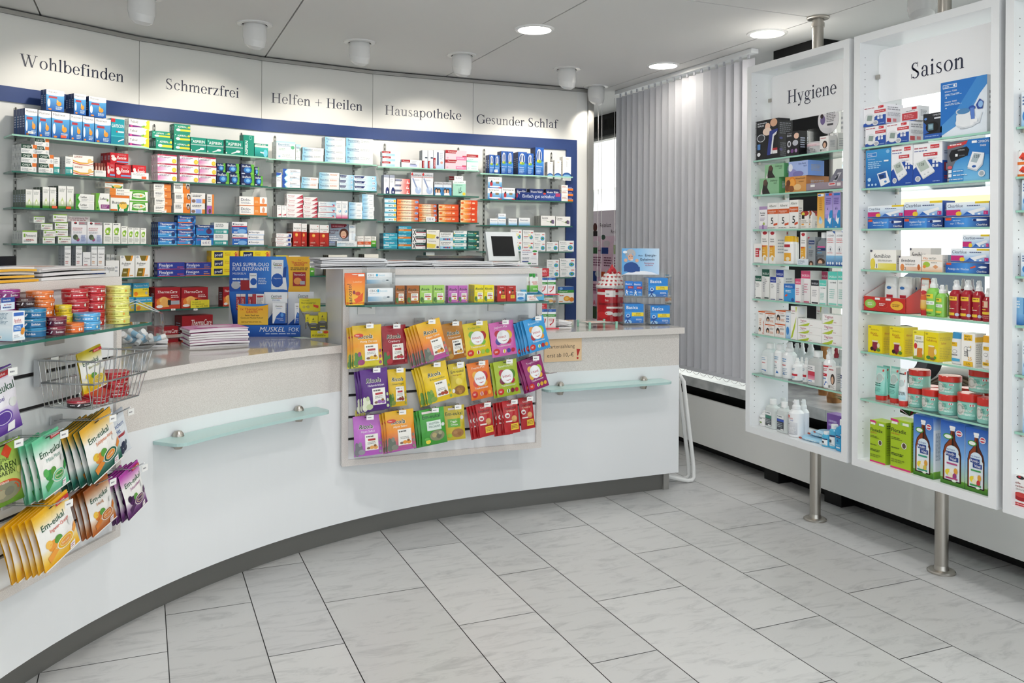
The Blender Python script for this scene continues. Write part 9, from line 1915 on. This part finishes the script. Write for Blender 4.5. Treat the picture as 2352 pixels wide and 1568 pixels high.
ycard(1920, 2136, 995, 1078, 0.0, 'ecdc1e', 'r .36 .6 .62 .92 f4f4ee; l .4 .68 .58 .84 1 8a8a84; e .8 .76 .13 .2 e8481c; l .08 .2 .9 .46 2 7a7420', 'front_strip', .003)
for xa, xb in (((1790, 1000), (1922, 1078)),):
    a0 = q; A = Vector(at_pl(*cp('c6', *xb), P1, eY)); B = Vector(at_pl(*cp('c6', *xa), P1 + nY * .08, eY)); qq = lambda v, z: ((Vector(v[:2]) - P1).dot(eY), (Vector(v[:2]) - P1).dot(nY), z)
    mb = MB(); pts = [qq(A, 0), qq(A, .034), qq(B, .14), qq(B, 0)]; mb.face(pts, '8a8f94'); mb.face([(x - .0015, y, z) for x, y, z in reversed(pts)], '9aa0a4'); mb.build('side_wing', M_CARD, dy)
DES['nerv'] = ('ecdc1e', 'd8c81a', 'r 0 0 1 .42 5a5a54; p 8a8a84 0,.42 .3,.5 .7,.5 1,.42 .7,.36 .3,.36; p 5a5420 .36,.7 .5,.86 .56,.7; l .3 .54 .8 .64 2 7a7420; l .2 .1 .8 .2 1 ecdc1e', 'f0e43a')
for x0, x1, yt, ins in ((1900, 2004, 825, .012), (1858, 1905, 812, .03), (2006, 2108, 786, .02)):
    put((P1, eY), 'c6', x0, x1, yt, 'nerv', 'small yellow and grey carton', yb=985 if ins < .015 else 975, dep=.03, inset=ins, where='in the small yellow display')
# ---------------------------------------------------------------- touch screen, dark devices, sign card
ms = thing('touch_screen', 'white touch screen terminal with dark display behind the middle rack', 'monitor', (2.05, 4.62, ZC))
T0, T1 = Vector(at_pl(1113, 533, (0, 4.55), Vector((1, 0)))), Vector(at_pl(1195, 597, (0, 4.55), Vector((1, 0))))
wS, hS = 0.19, 0.172
zS = (T0.z + T1.z) / 2; xS = (T0.x + T1.x) / 2
mb = MB(); prof = [(-hS / 2, wS / 2, .018), (hS / 2, wS / 2, .018)]
mb.box(-wS / 2, 0, -hS / 2, wS / 2, .03, hS / 2, 'e9eef0'); mb.box(-wS / 2 + .02, .03, -hS / 2 + .02, wS / 2 - .02, .05, hS / 2 - .02, 'e0e4e6')
s_ = mb.build('screen_housing', M_GLOSS, ms, (xS - 2.05, 4.55 - 4.62, zS - ZC)); s_.rotation_euler = (-.32, 0, .02)
mb = MB(); mb.box(-wS / 2 + .03, -.0012, -hS / 2 + .026, wS / 2 - .026, -.0004, hS / 2 - .026, '17181a'); mb.build('display', M_GLOSS, s_)
mb = MB(); hp = zS - ZC; mb.face([(-.05, .0, 0), (.09, .0, 0), (.05, .05, hp), (-.02, .05, hp)], 'e4e8ea')
for x0, x1, xt0, xt1 in ((-.07, .08, -.02, .05),):
    P_ = [(x0, -.02, 0), (x1, -.02, 0), (x1, .1, 0), (x0, .1, 0)]; Qt = [(xt0, .0, hp), (xt1, .0, hp), (xt1, .04, hp), (xt0, .04, hp)]
    for i in range(4): j = (i + 1) % 4; mb.face([P_[i], P_[j], Qt[j], Qt[i]], 'e6eaec')
    mb.face(Qt, 'e6eaec')
mb.build('stand', M_GLOSS, ms, (xS - 2.05, -.06, 0))
for nm, x0, x1, yt, off, lab in (('cash_register', 985, 1112, 588, 4.58, 'flat black device half hidden behind the magazines of the middle rack'),):
    A, B = Vector(at_pl(x0, yt, (0, off), Vector((1, 0)))), Vector(at_pl(x1, yt, (0, off), Vector((1, 0))))
    mb = MB(); L = B.x - A.x; h = A.z - ZC; mb.prism([(0, 0), (L, 0), (L, .25), (0, .25)], 0, h - .012, '17181a'); mb.face([(0.004, 0, h - .012), (L, 0, h - .012), (L, .05, h), (.012, .05, h)], '222326'); mb.face([(.012, .05, h), (L, .05, h), (L, .25, h), (.012, .25, h)], '1c1d20'); mb.face([(0.004, 0, h - .012), (.012, .05, h), (.012, .25, h), (0, .25, h - .012)], '141416')
    tag(mb.build('printer', M_GLOSS, None, (A.x, off, ZC + .0005)), lab, 'printer')
A = Vector(at_pl(-40, 586, (-.66, 4.0), E2)); B = Vector(at_pl(45, 588, (-.66, 4.0), E2))
h = B.z - 0.9; L = (B.xy - A.xy).length
mb = MB(); mb.prism([(0, 0), (L - .02, 0), (L, .03), (L, .24), (0, .24)], 0, h, '1c1a1a'); mb.box(-.02, .02, -.9 + .0, L - .04, .2, 0, '5a5856')
tag(mb.build('screen', M_GLOSS, None, (A.x, A.y, .9), e2a), 'black device behind the left rack at the left edge of the view', 'device')
# support furniture behind: worktop end under it is the counter itself
card(((2.0, 4.5), Vector((1, 0))) if False else (Vector((2.0, 4.45)), Vector((1, 0))), 'k1', 30, 226, 152, 340, 'f0f0f2', 'b MAGNESIUM .08 .74 .08 4a5a9c .54; l .1 .86 .6 .93 1 c8585a; l .1 .62 .5 .68 1 8a8c94; e .8 .84 .14 .06 3f9a4a; e .8 .68 .1 .06 c85a60; l .1 .36 .6 .5 2 a0a4ac; r .08 .2 .44 .27 34488c; r .14 .08 .58 .16 3f8a5a; l .64 .06 .92 .14 1 5a5c64; r .6 .4 .9 .6 e4e4e8', 'sign_card', 'white card reading MAGNESIUM standing right of the touch screen', 'card', 0, .002)
mb = MB(); mb.box(0, 0, 0, .06, .04, 0.232, 'd4d6d8'); tag(mb.build('card_stand', M_ACRYL, None, (2.06, 4.455, ZC + .0005)), 'clear stand under the MAGNESIUM card', 'stand')
# ---------------------------------------------------------------- acrylic display with the red NEU cards
eN = Vector((1, -.12)).normalized(); nN = Vector((-eN.y, eN.x)); P2 = Vector(at_z(1240, 756, ZC)[:2])
dn = thing('acrylic_display', 'clear two tier acrylic display with red edges and red NEU cards', 'display', (P2.x, P2.y, ZC), math.atan2(eN.y, eN.x))
zu = at_pl(1255, 677, P2, eN)[2] - ZC; M_RED = mat('red_acrylic_edge', 'f04a58', .2, emit=None)
for z in (.001, zu):
    mb = MB(); mb.box(-.03, -.004, z, .105, .09, z + .003); mb.build('tier', M_ACRYL, dn)
    mb = MB(); mb.box(-.03, -.006, z, .105, -.004, z + .005); mb.box(.105, -.006, z, .107, .09, z + .005); mb.build('red_edge', M_RED, dn)
mb = MB(); mb.box(.103, -.004, 0, .1045, .09, zu); mb.box(-.03, .088, 0, .105, .09, zu + .15); mb.build('panel', M_ACRYL, dn)
for j, (x0, x1, yt, yb, off) in enumerate([(52, 140, 365, 460, .05), (130, 230, 362, 462, .03), (245, 348, 372, 465, .01), (225, 325, 772, 830, .02)]):
    adopt(card((P2 + nN * off, eN), 'k1', x0, x1, yt, yb, 'c8202c', 'b NEU .2 .5 .3 f6eaea .6; l .1 .1 .9 .36 3 e8909a', 'header_card', '', '', 0, .0015, .0, M_CARD), dn)
for x0, x1, yt, yb, nm in ((243, 330, 478, 668, 'upper tier'), (332, 424, 476, 672, 'upper tier'), (243, 333, 832, 1045, 'lower tier'), (335, 426, 832, 1047, 'lower tier')):
    put((P2, eN), 'k1', x0, x1, yt, 'neuds', 'white carton with green and blue top', yb=yb, dep=.03, inset=.004, where='%s of the NEU display' % nm)
# ---------------------------------------------------------------- sweets tub with dotted lid
px, py = 1402, 740
c = Vector(at_z(1401, 742, ZC)[:2]); cr = .078
c = c + c.normalized() * cr
ztub = at_pl(1401, 660, (c.x, c.y), Vector((1, 0)))[2] - ZC
tb = thing('sweets_tub', 'clear sweets tub with red label and red dotted white lid', 'tub', (c.x, c.y, ZC + .0005), -.3)
mb = MB(); mb.lathe([(cr * .95, 0), (cr, .01), (cr, ztub)], 36, cap=False); mb.build('shell', M_ACRYL, tb)
mb = MB(); fmt = lambda u, v, k: ((cr + .0006 + k * .0002) * math.cos(math.radians(185 + 170 * u)), (cr + .0006 + k * .0002) * math.sin(math.radians(185 + 170 * u)), ztub * (.04 + .93 * v))
draw(mb, 'r 0 0 1 1 b81c26; r 0 .82 1 .9 e8dcd8; r .3 .76 .56 .96 f4f2f0; b Soldan .33 .82 .06 3a3a3c .2; t Kinder .3 .62 .07 f4e8e4 .34; r .1 .5 .9 .57 8a1820; r .34 .4 .7 .46 f4ece8; p f0d060 0,.34 .4,.4 .8,.66 .84,.64 .46,.36 0,.29; e .22 .2 .16 .1 d02c30; e .4 .26 .1 .06 f0ece8; e .56 .22 .08 .06 e8e4e0; p 2c7a3c .66,.04 .8,.04 .82,.2 .66,.2; r .62 .2 .84 .3 c8a84a; r .62 .23 .84 .25 b8342c', fmt, 3.0, 0, 14); mb.build('label', M_GLOSS, tb)
mb = MB(); mb.lathe([(cr * .9, .012), (cr * .92, ztub * .5)], 30, '9c2028'); mb.build('sweets', M_FOIL, tb)
lid = [(cr * 1.06, ztub), (cr * 1.08, ztub + .012), (cr * .92, ztub + .022), (cr * .9, ztub + .034), (cr * .72, ztub + .042), (cr * .7, ztub + .056), (cr * .5, ztub + .064), (cr * .48, ztub + .078), (cr * .26, ztub + .084), (0.001, ztub + .094)]
mb = MB(); mb.lathe(lid, 36, 'f2f1ee')
for r_, z_, n_ in ((cr * 1.0, ztub + .0185, 18), (cr * .81, ztub + .0395, 15), (cr * .6, ztub + .0615, 12), (cr * .37, ztub + .0835, 8)):
    for k in range(n_):
        a = 2 * math.pi * k / n_; rad = .0075; ca, sa = math.cos(a), math.sin(a)
        mb.face([(ca * (r_ + rad * math.cos(t * math.pi / 4)) - sa * rad * math.sin(t * math.pi / 4), sa * (r_ + rad * math.cos(t * math.pi / 4)) + ca * rad * math.sin(t * math.pi / 4), z_ + .003 - (.0045 * math.cos(t * math.pi / 4))) for t in range(8)], 'b8202c')
mb.build('lid', M_GLOSS, tb)
for k, (dx, dz, ry) in enumerate(((-.015, .105, .5), (.015, .108, -.5), (.0, .118, 0.1), (.045, .09, 1.2))):
    mb = MB(); loft(mb, [(-.03, .002, .002, 'f2ece8'), (-.014, .012, .01, 'b8202c'), (0, .015, .012, 'c02430'), (.014, .012, .01, 'b8202c'), (.03, .002, .002, 'f2ece8')], 12, 2, 'b8202c')
    w_ = mb.build('wrapped_sweet', M_FOIL, None, (c.x + dx, c.y - .02, ZC + ztub + dz - .012), 0); w_.rotation_euler = (0, ry, .3 * k)
    note(w_, 'red and white wrapped sweet', '', 'on the dotted lid of the sweets tub', 'sweet', 'wrapped sweets')
# ---------------------------------------------------------------- acrylic stand with blue cartons and header card
P3 = Vector(at_z(1434, 747, ZC)[:2]); eB = Vector((1, -.30)).normalized(); nB = Vector((-eB.y, eB.x))
da = thing('acrylic_display', 'clear two tier acrylic display of blue cartons at the right counter end', 'display', (P3.x, P3.y, ZC), math.atan2(eB.y, eB.x))
zu3 = at_pl(1485, 684, P3, eB)[2] - ZC; wB = .27
for z, d0 in ((.0005, 0.0), (zu3, .0)):
    mb = MB(); mb.box(-.012, d0 - .006, z, wB, .118, z + .003); mb.box(-.012, d0 - .006, z, wB, d0 - .004, z + .02); mb.build('tier', M_ACRYL, da)
mb = MB(); mb.box(-.012, -.006, 0, -.010, .118, zu3 + .13); mb.box(wB - .002, -.006, 0, wB, .118, zu3 + .13); mb.box(-.012, .115, 0, wB, .118, zu3 + .14); mb.build('panel', M_ACRYL, da)
hc = card((P3 + nB * .05, eB), 'k1', 1168, 1588, 150, 445, '8fc4ea', 'h 0 0 1 1 5fa8e0 c8e0f4; p f2f5f8 .02,0 .98,0 .8,.1 .6,.14 .4,.14 .2,.1; e .25 .28 .2 .2 1c4a90; r .06 .12 .48 .3 1c4a90; e .23 .66 .075 .13 dcae94; e .23 .88 .11 .1 b4b6ba; e .13 .78 .04 .1 a8aaae; e .33 .8 .035 .09 b4b6ba; e .26 .56 .04 .02 f4ece8; e .205 .7 .012 .015 3a3434; e .27 .7 .012 .015 3a3434; e .1 .55 .045 .07 dcae94; e .4 .54 .045 .07 dcae94; b Mein .44 .7 .06 3a4a64 .14; b Energie- .62 .7 .09 3a4a64 .34; b Geheimnis .48 .54 .09 3a4a64 .46; b Entsäuerung .6 .42 .05 b8344a .28; b mit_Basica .62 .34 .05 b8344a .24; e .08 .86 .06 .05 e4ecf4', 'header_card', '', '', 0, .002, 0, M_CARD)
adopt(hc, da)
mb = MB(); mb.box(.0, .05, zu3 + .1, .24, .052, zu3 + .16); mb.build('header_holder', M_ACRYL, da)
for x0, x1, yt, yb, ds, ds_, nd in ((1202, 1298, 518, 680, 'basicas', 'small blue carton, upper tier', 1), (1300, 1397, 522, 686, 'basicas', 'small blue carton, upper tier', 1), (1466, 1687, 483, 692, 'basica', 'blue carton with yellow bar, upper tier', 3), (1198, 1413, 774, 990, 'basica', 'blue carton with yellow bar, lower tier', 3), (1488, 1708, 792, 1000, 'basica', 'blue carton with yellow bar, lower tier', 3)):
    put((P3, eB), 'k1', x0, x1, yt, ds, ds_, yb=yb, dep=.035, nd=nd, inset=.0, where='acrylic display at the counter end')
# handwritten note on the counter front, poster in the window
card((Vector((1.9, CY + RF - 0.0035)), Vector((1, 0))), 'px', 1250, 1336, 777, 830, 'e8c8a0', 't Kartenzahlung .08 .58 .16 5a5048 .74; t erst_ab_10,-€ .08 .2 .17 5a5048 .74; p b8302c .86,.52 .96,.5 .9,.22 .88,.22; e .89 .12 .025 .05 b8302c', 'note', 'beige handwritten note reading Kartenzahlung erst ab 10,-€ on the counter front', 'note', 0, .002)
card((Vector((3.69, 7.0)), Vector((0, -1))), 'px', 1359, 1460, 482, 781, 'e8dfe4', 'g 0 0 1 .8 d8a8bc ecd8e0; r 0 .8 1 1 f0ecee; r 0 .68 .4 .69 c890a8; e .08 .87 .05 .035 6a3a34; r .02 .8 .14 .84 3a2c30; b Reiselust .2 .87 .032 3a3438 .42; t statt .64 .87 .026 3a3438 .14; b Reisefieber .46 .82 .028 3a3438 .42; e .28 .79 .05 .02 5a7a6a; e .12 .74 .08 .025 f2f0f0; e .36 .74 .08 .025 f2f0f0; e .6 .74 .08 .025 f2f0f0; r .04 .66 .16 .71 3f7a4a; r .22 .66 .4 .71 2f4f9c; r .52 .66 .58 .73 8ab04a; r .76 .66 .96 .72 a83048; l .04 .56 .26 .64 4 8a5a70; l .3 .56 .5 .64 4 8a5a70; l .54 .56 .74 .64 4 8a5a70; r .04 .44 .14 .52 2a4a98; r .24 .43 .34 .52 e0642c; r .46 .44 .7 .49 c8c4c0; e .16 .5 .07 .025 f2f0f0; e .4 .52 .07 .025 f2f0f0; e .66 .53 .07 .025 f2f0f0; r .05 .34 .5 .42 d898b4; l .04 .36 .26 .42 3 8a5a70; l .3 .32 .5 .42 4 8a5a70; r .04 .14 .14 .24 3a5a34; r .22 .1 .3 .24 e0b83c; r .46 .12 .6 .22 b0303c; b A .05 .25 .04 c8202c', 'poster', 'pink price poster headed Reiselust in the window beside the sign wall', 'poster', 0, .002, 0, M_POSTER)
# ---------------------------------------------------------------- window sill decoration seen through the cases
wd_ = mat('varnished_wood', '9c6a34', .35, speckle=(14, '8a5826', 'b07c40'))
for (x, y, r_, h_, lab) in ((3.62, 3.86, .045, .34, 'carved wooden foot with a round base on the sill behind the Hygiene case'), (3.50, 3.66, .05, .20, 'slanted wooden foot on the sill behind the Hygiene case')):
    mb = MB(); loft(mb, [(0, r_, r_ * .7), (.03, r_ * 1.05, r_ * .75), (.08, r_ * .6, r_ * .5), (h_ * .7, r_ * .5, r_ * .45), (h_, r_ * .8, r_ * .6)], 18, 2.4, 'a06a34')
    tag(mb.build('wooden_figure', wd_, None, (x, y, .4955), .4), lab, 'figure')


def sprig(x, y, z, n, ln, cols, name, lab, seed, cat='plant'):
    rnd = random.Random(seed); mb = MB()
    for i in range(n):
        a = rnd.uniform(0, 6.28); b = rnd.uniform(.1, .9); L = ln * rnd.uniform(.6, 1.1); wdt = ln * .06
        p = Vector((0, 0, .004)); d = Vector((math.cos(a) * b, math.sin(a) * b, 1 - b * .6)).normalized(); sd = d.cross(Vector((0, 0, 1))).normalized() * wdt
        m_ = p + d * L * .55; t_ = p + d * L + Vector((0, 0, -L * .18)); t_.z = max(t_.z, .004)
        mb.face([p, m_ + sd, t_, m_ - sd], rnd.choice(cols))
    return tag(mb.build(name, M_MATT, None, (x, y, z)), lab, cat)


sprig(3.46, 3.48, .4955, 60, .16, ['2f5a26', '3f7030', '254a20', '4c8038'], 'fir_sprig', 'green fir sprig on the sill behind the Hygiene case', 3)
mb = MB(); mb.lathe([(.0, .0), (.02, .01), (.03, .03), (.012, .06), (0, .065)], 10, 'd8b060', smooth=False); tag(mb.build('gold_ornament', M_GLOSS, None, (3.42, 3.42, .4955)), 'small golden ornament on the sill behind the Hygiene case', 'ornament')
mb = MB(); 
for k in range(9):
    t = k / 8 * math.pi; mb.tube([(.0 + .02 * math.sin(k), .22 * math.cos(a), .02 + (.1 + .014 * k) * math.sin(a)) for a in [math.pi * q_ / 14 for q_ in range(15)]], .011, 7, ('5a4a3c', '7a6a58', '4c3e32')[k % 3])
tag(mb.build('twig_wreath', M_MATT, None, (3.6, 2.98, .4955)), 'woven twig wreath on the sill behind the Saison jars', 'wreath')
sprig(3.55, 3.2, .4955, 50, .2, ['3a6a2c', '4f8a3a', 'b02040', '2c5424'], 'potted_flower', 'green plant with dark red petals on the sill behind the Saison case', 8)
mb = MB()
for k in range(10):
    a = k * .628; mb.face([(.0, 0, 0), (.03 * math.cos(a), .03 * math.sin(a), .015), (.05 * math.cos(a + .3), .05 * math.sin(a + .3), .0), (.03 * math.cos(a + .6), .03 * math.sin(a + .6), .015)], ('b0205c', '8a1848')[k % 2])
tag(mb.build('silk_flower', M_MATT, None, (3.6, 2.55, .95)), 'dark pink flower behind the red spray bottles', 'flower')
mb = MB(); mb.tube([(0, 0, 0), (.01, 0, .2), (0, .0, .455)], .004, 6, '4a6a34'); mb.lathe([(.035, 0), (.05, .09), (.047, .09), (.0, .085)], 16, '8a5a3c', c=(0, 0, 0)); _o = mb.build('flower_stem', M_MATT, None, (3.6, 2.55, .4955)); tag(_o, 'flower pot with a stem on the sill behind the Saison case', 'pot')
# ================================================================ labels: each one singles out one thing
def finish_labels():
    from collections import defaultdict
    g = defaultdict(list)
    for t in PEND: g[(t[1], t[2], t[3])].append(t)
    rx, ry = math.cos(YAW), math.sin(YAW)
    for (d, p, w), lst in g.items():
        lst.sort(key=lambda t: (t[4].x * rx + t[4].y * ry) / max(0.2, -t[4].x * ry + t[4].y * rx))
        for i, t in enumerate(lst):
            dd = d
            if len(lst) > 1:
                n = len(lst)
                pre = ('left' if i == 0 else 'right') if n == 2 else ('leftmost' if i == 0 else 'rightmost' if i == n - 1 else 'middle' if n == 3 else ORD[i + 1] + '-from-left')
                dd = pre + ' ' + d
            t[0]['label'] = dd + (', ' + p if p else '') + (', ' + w if w else '')
            if len(t[0]['label'].split()) > 16: print('LONG', len(t[0]['label'].split()), t[0]['label'])


finish_labels()
bpy.context.view_layer.update()
